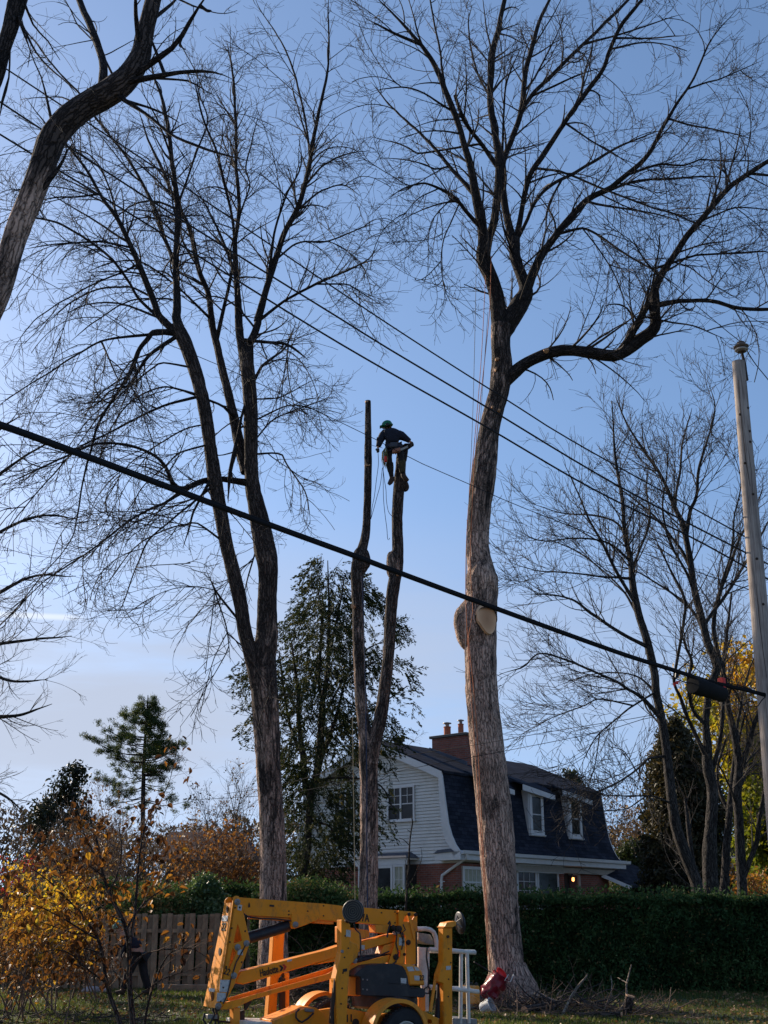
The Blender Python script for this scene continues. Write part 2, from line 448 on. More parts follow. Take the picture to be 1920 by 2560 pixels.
def bark(name, dark, light, pale, furrow_scale=30, pale_amt=1.0):
    m, n, b = newmat(name)
    v = attr(n, 'bark', 'Vector'); bl = attr(n, 'blond')
    warp = noise(n, v, 3.5, 3, 0.6)
    st = mapping(n, v, (1, 1, 0.16))
    vo = n.nodes.new('ShaderNodeTexVoronoi'); vo.feature = 'DISTANCE_TO_EDGE'; vo.inputs['Scale'].default_value = furrow_scale
    wv = n.nodes.new('ShaderNodeVectorMath'); wv.operation = 'ADD'
    wn = n.nodes.new('ShaderNodeTexNoise'); wn.inputs['Scale'].default_value = 14; wn.inputs['Detail'].default_value = 3
    n.links.new(v, wn.inputs['Vector'])
    ws = n.nodes.new('ShaderNodeVectorMath'); ws.operation = 'SCALE'; ws.inputs['Scale'].default_value = 0.06
    n.links.new(wn.outputs['Color'], ws.inputs[0]); n.links.new(st, wv.inputs[0]); n.links.new(ws.outputs[0], wv.inputs[1])
    n.links.new(wv.outputs[0], vo.inputs['Vector'])
    ridge = n.nodes.new('ShaderNodeMapRange'); ridge.inputs[1].default_value = 0.0; ridge.inputs[2].default_value = 0.22; n.links.new(vo.outputs[0], ridge.inputs[0])
    fine = noise(n, mapping(n, v, (1, 1, 0.25)), 70, 5, 0.65)
    base = ramp(n, nmath(n, 'MULTIPLY', ridge.outputs[0], nmath(n, 'ADD', fine, 0.35)), [(0.1, dark), (0.75, light)])
    # patches where the outer bark has flaked away to pale inner bark
    patch = noise(n, mapping(n, v, (1, 1, 0.22)), 2.6, 9, 0.72, 0.9)
    th = nmath(n, 'SUBTRACT', nmath(n, 'ADD', patch, nmath(n, 'MULTIPLY', bl, 0.27 * pale_amt)), 0.64)
    pf = ramp(n, nmath(n, 'MULTIPLY', th, 9.0), [(0.0, (0, 0, 0)), (1.0, (1, 1, 1))])
    specks = noise(n, mapping(n, v, (1, 1, 0.4)), 38, 3, 0.6)
    pc = ramp(n, nmath(n, 'ADD', nmath(n, 'MULTIPLY', specks, 0.75), nmath(n, 'MULTIPLY', ridge.outputs[0], 0.35)), [(0.38, tuple(c * 0.26 for c in pale)), (0.52, tuple(c * 0.8 for c in pale)), (0.9, tuple(min(1, c * 1.3) for c in pale))])
    c = nmix(n, pf, base, pc)
    moss = ramp(n, noise(n, mapping(n, v, (1, 1, 0.4)), 4.5, 7, 0.75, 0.5), [(0.60, (0, 0, 0)), (0.70, (0.5,) * 3)])
    c = nmix(n, moss, c, (0.045, 0.048, 0.022))
    big = ramp(n, noise(n, v, 1.1, 3, 0.5), [(0.3, (0.62,) * 3), (0.7, (1.15,) * 3)])
    c = nmix(n, 1.0, c, big, 'MULTIPLY')
    n.links.new(c, b.inputs['Base Color']); b.inputs['Roughness'].default_value = 0.9; b.inputs['Specular IOR Level'].default_value = 0.2
    hgt = nmath(n, 'ADD', nmath(n, 'MULTIPLY', ridge.outputs[0], 0.8), nmath(n, 'MULTIPLY', fine, 0.5))
    hgt = nmath(n, 'MULTIPLY', hgt, nmath(n, 'SUBTRACT', 1.0, nmath(n, 'MULTIPLY', pf, 0.2)))
    bump(n, b, hgt, 1.0, 0.035)
    return m
def leafmat(name, stops, trans=0.5, rough=0.55, spec=0.3):
    """foliage colour by per-leaf tint; thin leaves let light through"""
    m, n, b = newmat(name)
    t = attr(n, 'tint')
    c = ramp(n, t, stops)
    n.links.new(c, b.inputs['Base Color']); b.inputs['Roughness'].default_value = rough; b.inputs['Specular IOR Level'].default_value = spec
    if trans > 0:
        tr = n.nodes.new('ShaderNodeBsdfTranslucent'); ms = n.nodes.new('ShaderNodeMixShader'); ms.inputs[0].default_value = trans
        n.links.new(nmix(n, 1.0, c, (1.25, 1.15, 0.75), 'MULTIPLY'), tr.inputs[0])
        n.links.new(b.outputs[0], ms.inputs[1]); n.links.new(tr.outputs[0], ms.inputs[2])
        n.links.new(ms.outputs[0], n.nodes['Material Output'].inputs[0])
    return m

def leaf_cards(name, C, size, mat, parent=None, aspect=0.5, rng=None, dirs=None, spread=1.0, tint=None, bend=0.25, sizes=None):
    """pointed leaf-shaped cards (4-corner kite, folded) at centres C (n,3)"""
    rng = rng or RNG; n = len(C)
    s = size * rng.uniform(0.6, 1.3, n) if sizes is None else sizes
    D = rng.normal(size=(n, 3)) * spread
    if dirs is not None: D = D + dirs
    D = vnorm(D); Q = rng.normal(size=(n, 3)); S = vnorm(Q - (Q * D).sum(1, keepdims=True) * D); Nn = np.cross(D, S)
    s = s[:, None]
    v0 = C - D * s * 0.5; v2 = C + D * s * 0.5
    m = C - D * s * 0.05 + Nn * s * bend * 0.3
    v1 = m + S * s * aspect * 0.5; v3 = m - S * s * aspect * 0.5
    V = np.stack([v0, v1, v2, v3], 1).reshape(-1, 3)
    i = np.arange(n) * 4
    Ft = np.concatenate([np.stack([i, i + 1, i + 2], 1), np.stack([i, i + 2, i + 3], 1)])
    me = np_mesh(name, V, Ft=Ft)
    tt = rng.uniform(0, 1, n) if tint is None else tint
    a = me.attributes.new('tint', 'FLOAT', 'POINT'); a.data.foreach_set('value', np.repeat(tt, 4).astype(np.float32))
    return link(name, me, parent, mat)
# ------------------------------------------------------------------ material set
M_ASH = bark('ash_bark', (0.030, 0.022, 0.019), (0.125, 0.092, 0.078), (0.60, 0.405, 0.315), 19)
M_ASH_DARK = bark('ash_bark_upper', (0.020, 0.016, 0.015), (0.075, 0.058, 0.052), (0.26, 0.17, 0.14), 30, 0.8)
M_GREYBARK = bark('maple_bark', (0.022, 0.019, 0.018), (0.10, 0.085, 0.075), (0.17, 0.15, 0.12), 22, 0.6)
M_TWIG = simple('twig_bark', (0.040, 0.031, 0.028), 0.85, 0.3, 3)
M_TWIG2 = simple('maple_twig_bark', (0.045, 0.037, 0.033), 0.85, 0.3, 3)
M_TWIG_BROWN = simple('shrub_twig_bark', (0.13, 0.085, 0.06), 0.85, 0.3, 3)
M_CUT = None
def cutwood():
    m, n, b = newmat('fresh_cut_wood'); co = objco(n)
    wv = n.nodes.new('ShaderNodeTexWave'); wv.wave_type = 'RINGS'; wv.rings_direction = 'SPHERICAL'
    wv.inputs['Scale'].default_value = 16; wv.inputs['Distortion'].default_value = 2.5; wv.inputs['Detail'].default_value = 3
    n.links.new(co, wv.inputs['Vector'])
    g = n.nodes.new('ShaderNodeTexGradient'); g.gradient_type = 'SPHERICAL'
    n.links.new(mapping(n, co, (4.6, 4.6, 2.9)), g.inputs[0])
    heart = ramp(n, g.outputs['Fac'], [(0.0, (0.90, 0.58, 0.35)), (0.12, (0.84, 0.50, 0.28)), (0.45, (0.66, 0.36, 0.19)), (1.0, (0.50, 0.26, 0.13))])
    c = nmix(n, nmath(n, 'MULTIPLY', wv.outputs['Fac'], 0.45), heart, (0.40, 0.21, 0.11))
    n.links.new(c, b.inputs['Base Color']); b.inputs['Roughness'].default_value = 0.75
    return m
M_CUT = cutwood()
def polewood():
    m, n, b = newmat('weathered_pole_wood'); co = objco(n)
    g = noise(n, mapping(n, co, (30, 30, 0.7)), 2.2, 6, 0.65, 0.3)
    c = ramp(n, g, [(0.3, (0.13, 0.10, 0.085)), (0.5, (0.36, 0.30, 0.265)), (0.72, (0.50, 0.43, 0.385))])
    st = ramp(n, noise(n, co, 1.6, 5, 0.6), [(0.35, (0.75, 0.72, 0.7)), (0.65, (1.1, 1.08, 1.05))])
    n.links.new(nmix(n, 1.0, c, st, 'MULTIPLY'), b.inputs['Base Color']); b.inputs['Roughness'].default_value = 0.85
    bump(n, b, g, 0.6, 0.01); return m
M_POLE = polewood()
M_CABLE = simple('black_cable_sheath', (0.008, 0.008, 0.010), 0.95, 0.1)
M_MATT = simple('matt_black_plastic', (0.010, 0.010, 0.011), 0.95, 0.3, bmp=0.1)
M_WIRE = simple('oxidised_wire', (0.015, 0.015, 0.018), 0.8, 0.1)
M_STEEL = simple('galvanised_steel', (0.26, 0.25, 0.24), 0.55, 0.2, metal=0.5, dirt=(0.12, 0.07, 0.04), dscale=20, damt=0.6)
M_BLACK = simple('black_plastic', (0.022, 0.022, 0.026), 0.45, 0.2, dirt=(0.10, 0.09, 0.08), dscale=5, damt=0.3)
M_RUBBER = simple('tyre_rubber', (0.03, 0.03, 0.032), 0.85, 0.2, bmp=0.3)
def paintmat(name, col, worn):
    m, n, b = newmat(name); co = objco(n)
    c = ramp(n, noise(n, co, 2.2, 5, 0.6), [(0.3, tuple(v * 0.88 for v in col)), (0.7, tuple(min(1, v * 1.06) for v in col))])
    grime = ramp(n, noise(n, mapping(n, co, (1, 1, 0.45)), 7, 9, 0.75, 0.5), [(0.52, (0, 0, 0)), (0.74, (0.8,) * 3)])
    c = nmix(n, grime, c, (0.20, 0.10, 0.045))
    chips = ramp(n, noise(n, co, 42, 6, 0.7), [(0.66, (0, 0, 0)), (0.70, (worn,) * 3)])
    c = nmix(n, chips, c, (0.10, 0.035, 0.015))
    n.links.new(c, b.inputs['Base Color']); b.inputs['Specular IOR Level'].default_value = 0.28
    n.links.new(ramp(n, noise(n, co, 9, 4), [(0.3, (0.42,) * 3), (0.7, (0.7,) * 3)]), b.inputs['Roughness'])
    bump(n, b, noise(n, co, 25, 5, 0.7), 0.08, 0.01); return m
M_YEL = paintmat('yellow_machine_paint', (0.86, 0.29, 0.012), 0.8)
M_YEL2 = paintmat('faded_yellow_paint', (0.86, 0.31, 0.03), 0.9)
M_WHITEP = simple('off_white_paint', (0.66, 0.63, 0.57), 0.5, 0.08, dirt=(0.30, 0.25, 0.20), dscale=7, damt=0.5)
M_DARKHOLE = simple('grimy_metal_hole_shade', (0.045, 0.028, 0.02), 0.8, 0.3)  # dark parts, and the shade inside holes, slots and cracks as colour
M_STICK = simple('sticker_paper', (0.56, 0.55, 0.53), 0.6, 0.05, dirt=(0.22, 0.21, 0.21), dscale=34, damt=0.8)
M_INK = simple('black_lettering', (0.012, 0.012, 0.014), 0.5, 0.05)
M_REDINK = simple('red_lettering', (0.45, 0.03, 0.02), 0.5, 0.05)
M_REDTAG = simple('red_tag', (0.62, 0.03, 0.02), 0.5, 0.1)
M_ROPE_O = simple('orange_rope', (0.55, 0.18, 0.08), 0.8, 0.2, 30)
M_ROPE_G = simple('grey_rope', (0.22, 0.22, 0.24), 0.8, 0.2, 30)
M_ROPE_T = simple('tan_rope', (0.50, 0.36, 0.20), 0.8, 0.2, 30)
M_ROPE_B = simple('dark_blue_rope', (0.03, 0.045, 0.09), 0.8, 0.2, 30)

# ------------------------------------------------------------------ ground
def groundmat():
    m, n, b = newmat('lawn_soil'); co = objco(n)
    f = noise(n, co, 1.1, 7, 0.65); f2 = noise(n, co, 22, 5, 0.7)
    c = ramp(n, f, [(0.35, (0.03, 0.045, 0.012)), (0.5, (0.055, 0.075, 0.02)), (0.62, (0.060, 0.048, 0.03))])
    c2 = ramp(n, f2, [(0.3, (0.55, 0.5, 0.45)), (0.7, (1.25, 1.25, 1.1))])
    n.links.new(nmix(n, 1.0, c, c2, 'MULTIPLY'), b.inputs['Base Color']); b.inputs['Roughness'].default_value = 0.95
    bump(n, b, f2, 0.6, 0.03); return m
def gz(x, y):
    return 0.05 * math.sin(x * 0.55 + 1.0) * math.sin(y * 0.4) 
gx = np.concatenate([[-1500, -300, -80], np.linspace(-40, 40, 100), [80, 300, 1500]])
gy = np.concatenate([[-1500, -300, -60], np.linspace(-20, 70, 110), [120, 400, 2000]])
GX, GY = np.meshgrid(gx, gy, indexing='ij')
GZ = 0.05 * np.sin(GX * 0.55 + 1.0) * np.sin(GY * 0.4) * ((np.abs(GX) < 41) & (GY > -21) & (GY < 71))
nx, ny = len(gx), len(gy)
ii = (np.arange(nx - 1)[:, None] * ny + np.arange(ny - 1)[None, :]).ravel()
me = np_mesh('ground', np.stack([GX, GY, GZ], -1).reshape(-1, 3), Fq=np.stack([ii, ii + ny, ii + ny + 1, ii + 1], 1), smooth=True)
g = link('ground', me, None, groundmat()); tag(g, kind='structure')

# unseen street, added for its sunlit bounce, with a kerb on the lawn side
def roadmat():
    m, n, b = newmat('worn_pale_asphalt'); co = objco(n); f = noise(n, co, 30, 4, 0.7)
    n.links.new(ramp(n, f, [(0.3, (0.13, 0.125, 0.12)), (0.7, (0.24, 0.23, 0.22))]), b.inputs['Base Color']); b.inputs['Roughness'].default_value = 0.9
    bump(n, b, f, 0.3, 0.01); return m
mb = MB(); mb.box((0, -0.5, 0.03), (120, 6.5, 0.03)); tag(mb.link('road', roadmat()), kind='structure')
mb = MB(); mb.box((0, 6.08, 0.08), (120, 0.075, 0.08)); tag(mb.link('kerb', simple('concrete_kerb', (0.34, 0.32, 0.30), 0.9, 0.15, bmp=0.2)), kind='structure')

# grass blades over the part of the lawn in view, as one mass
r = np.random.default_rng(3); n = 120000
gy_ = r.uniform(19.5, 31.5, n); gx_ = r.uniform(-0.36, 0.36, n) * gy_
den = hashnoise(np.stack([gx_, gy_, gy_ * 0], 1), 0.9, 5) * 0.9 + r.uniform(-0.3, 1, n)
k = den > 0.05; gx_, gy_ = gx_[k], gy_[k]; n = len(gx_)
zz = 0.05 * np.sin(gx_ * 0.55 + 1.0) * np.sin(gy_ * 0.4)
h = r.uniform(0.03, 0.10, n); a = r.uniform(0, 2 * np.pi, n); wd = 0.008
base = np.stack([gx_, gy_, zz - 0.005], 1); s = np.stack([np.cos(a), np.sin(a), a * 0], 1) * wd
tip = base + np.stack([r.normal(0, .02, n), r.normal(0, .02, n), h], 1)
V = np.stack([base - s, base + s, tip], 1).reshape(-1, 3)
me = np_mesh('grass', V, Ft=np.arange(n * 3).reshape(-1, 3))
at_ = me.attributes.new('tint', 'FLOAT', 'POINT'); at_.data.foreach_set('value', np.repeat(r.uniform(0, 1, n), 3).astype(np.float32))
M_GRASS = leafmat('grass_blades', [(0.0, (0.03, 0.055, 0.012)), (0.6, (0.075, 0.115, 0.022)), (1.0, (0.17, 0.17, 0.055))], 0.45)
M_STICKB = bark('weathered_branch', (0.20, 0.155, 0.12), (0.50, 0.40, 0.31), (0.62, 0.50, 0.38), 40)
tag(link('grass', me, None, M_GRASS), 'short green lawn grass under the trees', 'grass', kind='stuff')
# fallen leaves
n = 16000
gy_ = r.uniform(19.5, 31.0, n); gx_ = r.uniform(-0.36, 0.36, n) * gy_
den = hashnoise(np.stack([gx_, gy_, gy_ * 0], 1), 0.6, 9) + r.uniform(-0.8, 0.8, n)
k = den > 0.0; gx_, gy_ = gx_[k], gy_[k]; n = len(gx_)
zz = 0.05 * np.sin(gx_ * 0.55 + 1.0) * np.sin(gy_ * 0.4) + r.uniform(0.01, 0.06, n)
M_LITTER = leafmat('fallen_leaves', [(0.0, (0.09, 0.05, 0.025)), (0.5, (0.20, 0.11, 0.05)), (0.85, (0.34, 0.20, 0.09)), (1.0, (0.45, 0.33, 0.20))], 0.2)
o = leaf_cards('fallen_leaf_litter', np.stack([gx_, gy_, zz], 1), 0.07, M_LITTER, None, 0.7, r, dirs=np.stack([r.normal(size=n) * 3, r.normal(size=n) * 3, np.zeros(n)], 1), spread=0.5)
tag(o, 'brown fallen leaves scattered over the lawn', 'leaves', kind='stuff')
# ------------------------------------------------------------------ bare trees
def crown(name, limbs, parent, mat, seed, levels, scale=1.0, kind='stuff', margin=250, first=None):
    """limbs: list of (n,4) arrays. levels: list of dict params for grow. One mesh of fine branches and twigs"""
    rng = np.random.default_rng(seed); bag = Bag()
    K0 = 20
    P = np.stack([resample(l, K0)[:, :3] for l in limbs]); R = np.stack([resample(l, K0)[:, 3] for l in limbs])
    if first is not None:      # medium boughs that the twigs of the next levels also grow from
        Q, S = grow(P, R, rng, **first); k = inview(Q, margin); Q, S = Q[k], S[k]; bag.tubes(Q, S, 6)
        P = np.concatenate([P, np.stack([resample(np.hstack([q, s_[:, None]]), K0)[:, :3] for q, s_ in zip(Q, S)])]); R = np.concatenate([R, np.stack([np.interp(np.linspace(0, 1, K0), np.linspace(0, 1, S.shape[1]), s_) for s_ in S])])
    gens = []
    for li, lv in enumerate(levels):
        lv = dict(lv); sides = lv.pop('sides', 3); src = lv.pop('src', None)
        PP, RR = (P, R) if not gens else (gens[-1] if src is None else None)
        Q, S = grow(PP, RR, rng, **lv)
        k = inview(Q, margin); Q, S = Q[k], S[k]
        gens.append((Q, S)); bag.tubes(Q, S, sides)
    o = bag.link(name, mat, parent); tag(o, kind=kind)
    return o, gens
def tree(name, label, Y, trunks, limbs, levels, seed, mat_t=None, mat_l=None, mat_w=None, blond=None, sides=36, group=None, furrow=0.010, cat='tree', shared=None, up_trunk=None, first=None, limb_extra=(), twig_name='twigs'):
    """trunks/limbs: (pts, dY) with pts in photo px + width; all parts in metres"""
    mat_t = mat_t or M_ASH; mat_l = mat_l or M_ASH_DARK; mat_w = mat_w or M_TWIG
    T = []
    for j, (pts, dY) in enumerate(trunks):
        T.append(trace(pts, Y + (dY[0] if isinstance(dY, tuple) else 0), Y + (dY[1] if isinstance(dY, tuple) else dY), scale=0.91))
    b0 = T[0][0]
    root = thing(name, label, cat, (b0[0], b0[1], 0), group)
    for j, t in enumerate(T):
        bark_tube('trunk' if j == 0 else 'stem', t, mat_t, root, sides, 0.05, furrow, seed + j, blond)
    LL = []
    for j, (pts, dY) in enumerate(limbs):
        a = (dY[0], dY[1]) if isinstance(dY, tuple) else (0, dY)
        t = trace(pts, Y + a[0], Y + a[1]); 
        # slight natural wiggle
        rr = np.random.default_rng(seed * 100 + j); n = len(t); 
        wz = np.cumsum(rr.normal(size=(n, 3)), 0) * 0.012; wz -= np.linspace(0, 1, n)[:, None] * wz[-1]
        t[:, :3] += wz * np.linspace(0, 1, n)[:, None]
        # root the limb in the trunk or limb it springs from
        cand = np.concatenate([q_[:, :3] for q_ in T + LL]); d0_ = t[min(4, len(t) - 1), :3] - t[0, :3]; d0_ = d0_ / np.linalg.norm(d0_); near = np.linalg.norm(cand - t[0, :3], axis=1).min(); dq = np.linalg.norm(cand - (t[0, :3] - d0_ * (near + 0.15) * 1.2), axis=1); m_ = int(dq.argmin()); dq[m_] = near
        if 0.03 < near < 1.4: t = catmull(np.vstack([[*cand[m_], t[0, 3] * 1.1], t[2:]]), len(t) + 4)
        if t[-1, 3] < 0.03: t[-3:, 3] *= np.array([0.85, 0.6, 0.35])
        LL.append(t)
        big = t[:, 3].max()
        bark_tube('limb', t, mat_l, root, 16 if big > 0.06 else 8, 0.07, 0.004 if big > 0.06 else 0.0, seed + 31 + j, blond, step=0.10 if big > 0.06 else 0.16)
    src = [l for l in LL] + list(limb_extra)
    if up_trunk is not None: src += [t[int(len(t) * up_trunk):] for t in T]
    if levels:
        crown(twig_name, src, root, mat_w, seed + 7, levels, first=first)
    return root, T, LL

def px_list(f, *pts): return [f(p) for p in pts]
def wsc(pts, k): return [(p[0], p[1], p[2] / k) for p in pts]
def L2(*pts): return wsc([c2(p) for p in pts], 1.728)
def L1(*pts): return wsc([c1(p) for p in pts], 1.728)
def L3(*pts): return wsc([c3(p) for p in pts], 1.728)
def L4(*pts): return wsc([c4(p) for p in pts], 1.728)
def L8(*pts): return wsc([c8(p) for p in pts], 2.304)
def LD(*pts): return wsc([dd(p) for p in pts], 1 / 1.1574)

def blond_main(z): return max(0.0, min(1.0, 1.3 - abs(z - 5.0) / 10.5))
def blond_low(z): return max(0.0, min(1.0, 1.15 - z / 11.0))
def blond_mid(z): return max(0.0, min(0.9, 1.0 - abs(z - 4.0) / 6.5))

# --- the big ash on the right (D)
YD = 25.5
ash_levels = [
    dict(per_m=2.5, length=(0.9, 2.8), tr=(0.12, 0.99), ang=(22, 55), ratio=0.5, K=8, wig=0.10, up=[0.02, 0.04, 0.06], rmin=0.008, maxr=0.030, sides=4, tipf=0.35, taper_len=0.55),
    dict(per_m=3.6, length=(0.35, 1.05), tr=(0.12, 1.0), ang=(28, 60), ratio=0.66, K=6, wig=0.14, up=0.05, rmin=0.0056, maxr=0.011, sides=3, tipf=0.5, taper_len=0.4),
    dict(per_m=2.8, length=(0.12, 0.48), tr=(0.2, 1.0), ang=(30, 62), ratio=0.75, K=4, wig=0.2, up=0.10, rmin=0.0052, maxr=0.007, sides=3, tipf=0.6, taper_len=0.3),
]
main_trunk = LD((1104, 2185, 128), (1103, 2165, 104), (1098, 2130, 92), (1093, 2080, 86), (1086, 2000, 81), (1079, 1900, 82), (1072, 1800, 84), (1062, 1700, 82), (1051, 1600, 78), (1041, 1500, 75), (1039, 1420, 73), (1038, 1370, 76), (1040, 1310, 74), (1043, 1270, 72), (1038, 1225, 62), (1032, 1180, 53), (1036, 1100, 53), (1042, 1050, 56), (1048, 1000, 54), (1054, 950, 49), (1063, 900, 46), (1077, 850, 46), (1084, 800, 50), (1083, 770, 45), (1081, 735, 44), (1084, 705, 50))
mainL = [
    (L2((505, 1395, 66), (490, 1300, 68), (470, 1220, 64), (435, 1130, 66), (428, 1090, 66), (445, 1020, 56)), -0.2),
    (L2((440, 1060, 44), (400, 860, 38), (380, 740, 32), (345, 620, 28), (300, 480, 26), (245, 340, 24), (190, 240, 20), (110, 140, 14), (40, 60, 9), (-60, -40, 6)), (-0.2, -1.6)),
    (L2((452, 1050, 40), (480, 930, 34), (492, 800, 32), (498, 680, 34), (478, 560, 30), (462, 430, 28), (468, 260, 28), (500, 120, 22), (522, 0, 20), (530, -80, 15)), (-0.2, 0.8)),
    (L2((485, 705, 22), (420, 620, 18), (360, 540, 18), (330, 480, 16), (305, 410, 12)), (0.2, -0.8)),
    (L2((415, 1000, 20), (360, 920, 17), (300, 850, 15), (200, 800, 10), (120, 800, 8), (20, 850, 5)), (-0.2, -2.2)),
    (L2((380, 815, 20), (310, 750, 18), (230, 650, 15), (150, 570, 12), (70, 500, 9), (0, 420, 7), (-60, 350, 4)), (-0.4, 1.4)),
    (L2((300, 500, 11), (200, 420, 8), (100, 380, 7), (0, 385, 5), (-60, 400, 4)), (-0.8, -2.2)),
    (L2((252, 345, 10), (245, 230, 9), (220, 100, 8), (200, 0, 7), (190, -60, 6)), (-1.0, 0.3)),
    (L2((135, 190, 14), (60, 150, 12), (0, 120, 9), (-80, 80, 6)), (-1.2, -2.4)),
    (L2((250, 650, 9), (160, 660, 8), (60, 620, 6), (-60, 590, 4)), (0.8, 2.0)),
    (L2((290, 770, 8), (200, 720, 7), (100, 690, 5), (-20, 680, 3)), (0.2, -1.6)),
    (L2((215, 810, 6), (160, 850, 5), (110, 900, 4), (60, 960, 3)), (-1.4, -2.2)),
    (L2((330, 920, 6), (270, 1000, 6), (250, 1100, 5), (260, 1220, 4), (300, 1330, 3)), (-1.0, -1.6)),
    (L2((280, 860, 6), (210, 950, 5), (190, 1040, 4), (200, 1110, 3)), (-1.2, -1.9)),
    # right fork
    (L2((520, 1400, 72), (560, 1360, 84), (595, 1300, 76), (615, 1260, 62), (598, 1200, 50), (568, 1110, 50), (565, 1030, 46)), 0.3),
    (L2((560, 1050, 38), (530, 930, 33), (512, 800, 28), (515, 700, 26), (560, 580, 24), (595, 460, 24), (610, 330, 22), (640, 200, 20), (670, 90, 16), (715, 0, 12), (740, -60, 10)), (0.3, 1.4)),
    (L2((578, 1030, 26), (600, 880, 22), (630, 760, 24), (660, 710, 24), (740, 590, 22), (800, 500, 20), (870, 410, 20), (950, 300, 18), (980, 200, 16), (1030, 100, 16), (1110, 0, 14), (1150, -60, 10)), (0.3, -1.4)),
    (L2((605, 440, 18), (700, 350, 17), (780, 270, 16), (870, 180, 14), (960, 90, 14), (1050, 0, 12), (1100, -50, 10)), (1.0, 2.4)),
    (L2((598, 1005, 15), (650, 880, 15), (720, 800, 15), (830, 740, 14), (960, 660, 12), (1040, 620, 9), (1200, 560, 5)), (0.3, 2.0)),
    (L2((612, 1285, 56), (650, 1160, 36), (710, 1060, 32), (780, 970, 30), (850, 890, 28), (900, 850, 26), (980, 810, 24), (1040, 760, 22), (1090, 720, 22), (1150, 650, 18), (1210, 540, 15), (1270, 440, 13), (1330, 350, 10), (1390, 220, 8), (1450, 120, 5), (1540, 20, 3)), (0.3, -0.9)),
    (L2((765, 990, 13), (850, 985, 11), (930, 1020, 10), (1040, 1100, 9), (1160, 1170, 7), (1300, 1260, 4)), (0.0, -1.8)),
    (L2((870, 1000, 6), (930, 1080, 6), (990, 1180, 6), (1030, 1290, 5), (1045, 1385, 4)), (-0.6, -1.6)),
    (L2((960, 825, 13), (1100, 780, 10), (1250, 770, 9), (1400, 760, 7), (1500, 770, 4)), (-0.3, 1.0)),
    (L2((1080, 730, 13), (1200, 710, 10), (1300, 715, 8), (1350, 690, 7), (1500, 700, 5), (1600, 690, 3)), (-0.4, -2.0)),
    (L2((675, 715, 11), (800, 755, 10), (950, 820, 9), (1100, 880, 9), (1250, 930, 8), (1350, 970, 6), (1480, 1000, 4)), (-0.5, -2.6)),
    (L2((732, 790, 10), (725, 850, 9), (705, 930, 9), (710, 1010, 6)), (0.9, 0.5)),
    (L2((860, 180, 12), (960, 165, 9), (1080, 130, 7), (1200, 90, 5), (1300, 60, 3)), (1.9, 1.0)),
    (L2((1000, 160, 10), (1100, 165, 8), (1200, 160, 6), (1320, 150, 4)), (-1.0, -2.6)),
    (L2((640, 410, 10), (740, 370, 9), (850, 320, 7), (960, 290, 4)), (1.1, 0.2)),
    (L2((500, 640, 10), (515, 540, 9), (525, 400, 8), (560, 280, 6), (600, 180, 4)), (0.3, -0.8)),
    (L2((480, 460, 12), (410, 330, 9), (380, 220, 8), (365, 100, 6), (380, 20, 4)), (0.4, 2.0)),
    (L2((1230, 520, 9), (1330, 540, 8), (1450, 560, 6), (1600, 600, 4)), (-0.6, -1.8)),
    (L2((1330, 360, 8), (1420, 350, 7), (1520, 310, 5), (1640, 260, 3)), (-0.7, 0.4)),
    (L2((820, 560, 9), (900, 610, 7), (990, 660, 6), (1070, 720, 4)), (-0.6, -1.8)),
    (L2((550, 1090, 10), (520, 1010, 8), (500, 900, 6), (460, 820, 5)), (0.2, -1.2)),
    # the low arching limb to the right
    (L4((520, 250, 66), (560, 215, 58), (620, 185, 50), (700, 145, 48), (800, 130, 46), (900, 145, 50), (1000, 155, 50), (1080, 110, 54), (1140, 60, 52), (1172, 35, 50), (1168, -10, 46), (1160, -60, 36)), (0, -1.0)),
    (L2((1155, 1330, 44), (1160, 1270, 34), (1190, 1200, 32), (1250, 1110, 28), (1310, 1020, 26), (1380, 940, 26), (1450, 860, 24), (1530, 780, 22), (1600, 740, 20), (1659, 700, 18), (1800, 610, 14)), (-1.0, -2.2)),
    (L2((1170, 1330, 26), (1230, 1305, 22), (1320, 1300, 18), (1420, 1300, 18), (1540, 1330, 16), (1659, 1335, 15), (1800, 1330, 12)), (-1.0, -2.6)),
    (L2((1265, 1112, 12), (1400, 1100, 9), (1540, 1090, 9), (1640, 1085, 7), (1720, 1110, 4)), (-1.4, -0.2)),
    (L2((1275, 1085, 8), (1400, 1050, 7), (1510, 1035, 5)), (-1.4, -2.6)),
    (L4((1060, 115, 30), (1072, 55, 30), (1110, 0, 30)), (-0.8, -1.0)),
    (L2((1125, 1345, 30), (1145, 1310, 30)), (-1.0, -1.0)),
    (L4((1160, 10, 9), (1320, 20, 7), (1470, 80, 6)), (-1.0, -2.4)),
    (L2((1190, 1200, 10), (1130, 1130, 8), (1090, 1060, 6), (1060, 1000, 4)), (-1.2, -2.0)),
    (L2((1590, 745, 12), (1690, 760, 10), (1800, 770, 8)), (-1.9, -1.0)),
    (L2((1400, 930, 8), (1500, 900, 7), (1620, 900, 5), (1750, 930, 4)), (-1.7, -3.0)),
    (L2((1240, 1120, 7), (1330, 1160, 6), (1420, 1230, 5), (1560, 1310, 4)), (-1.3, -3.0)),
]
rootD, TD, LDm = tree('ash_tree', 'tall bare ash with an oval saw cut on its thick pinkish trunk', YD,
    [(main_trunk, 0.0)], mainL, ash_levels, 21, blond=blond_main, sides=60, furrow=0.016, first=dict(per_m=0.17, length=(1.2, 3.0), tr=(0.25, 0.9), ang=(22, 50), ratio=0.55, K=10, wig=0.08, up=[0.04, 0.04, 0.02, -0.02], rmin=0.014, maxr=0.034, tipf=0.35, taper_len=0.4))

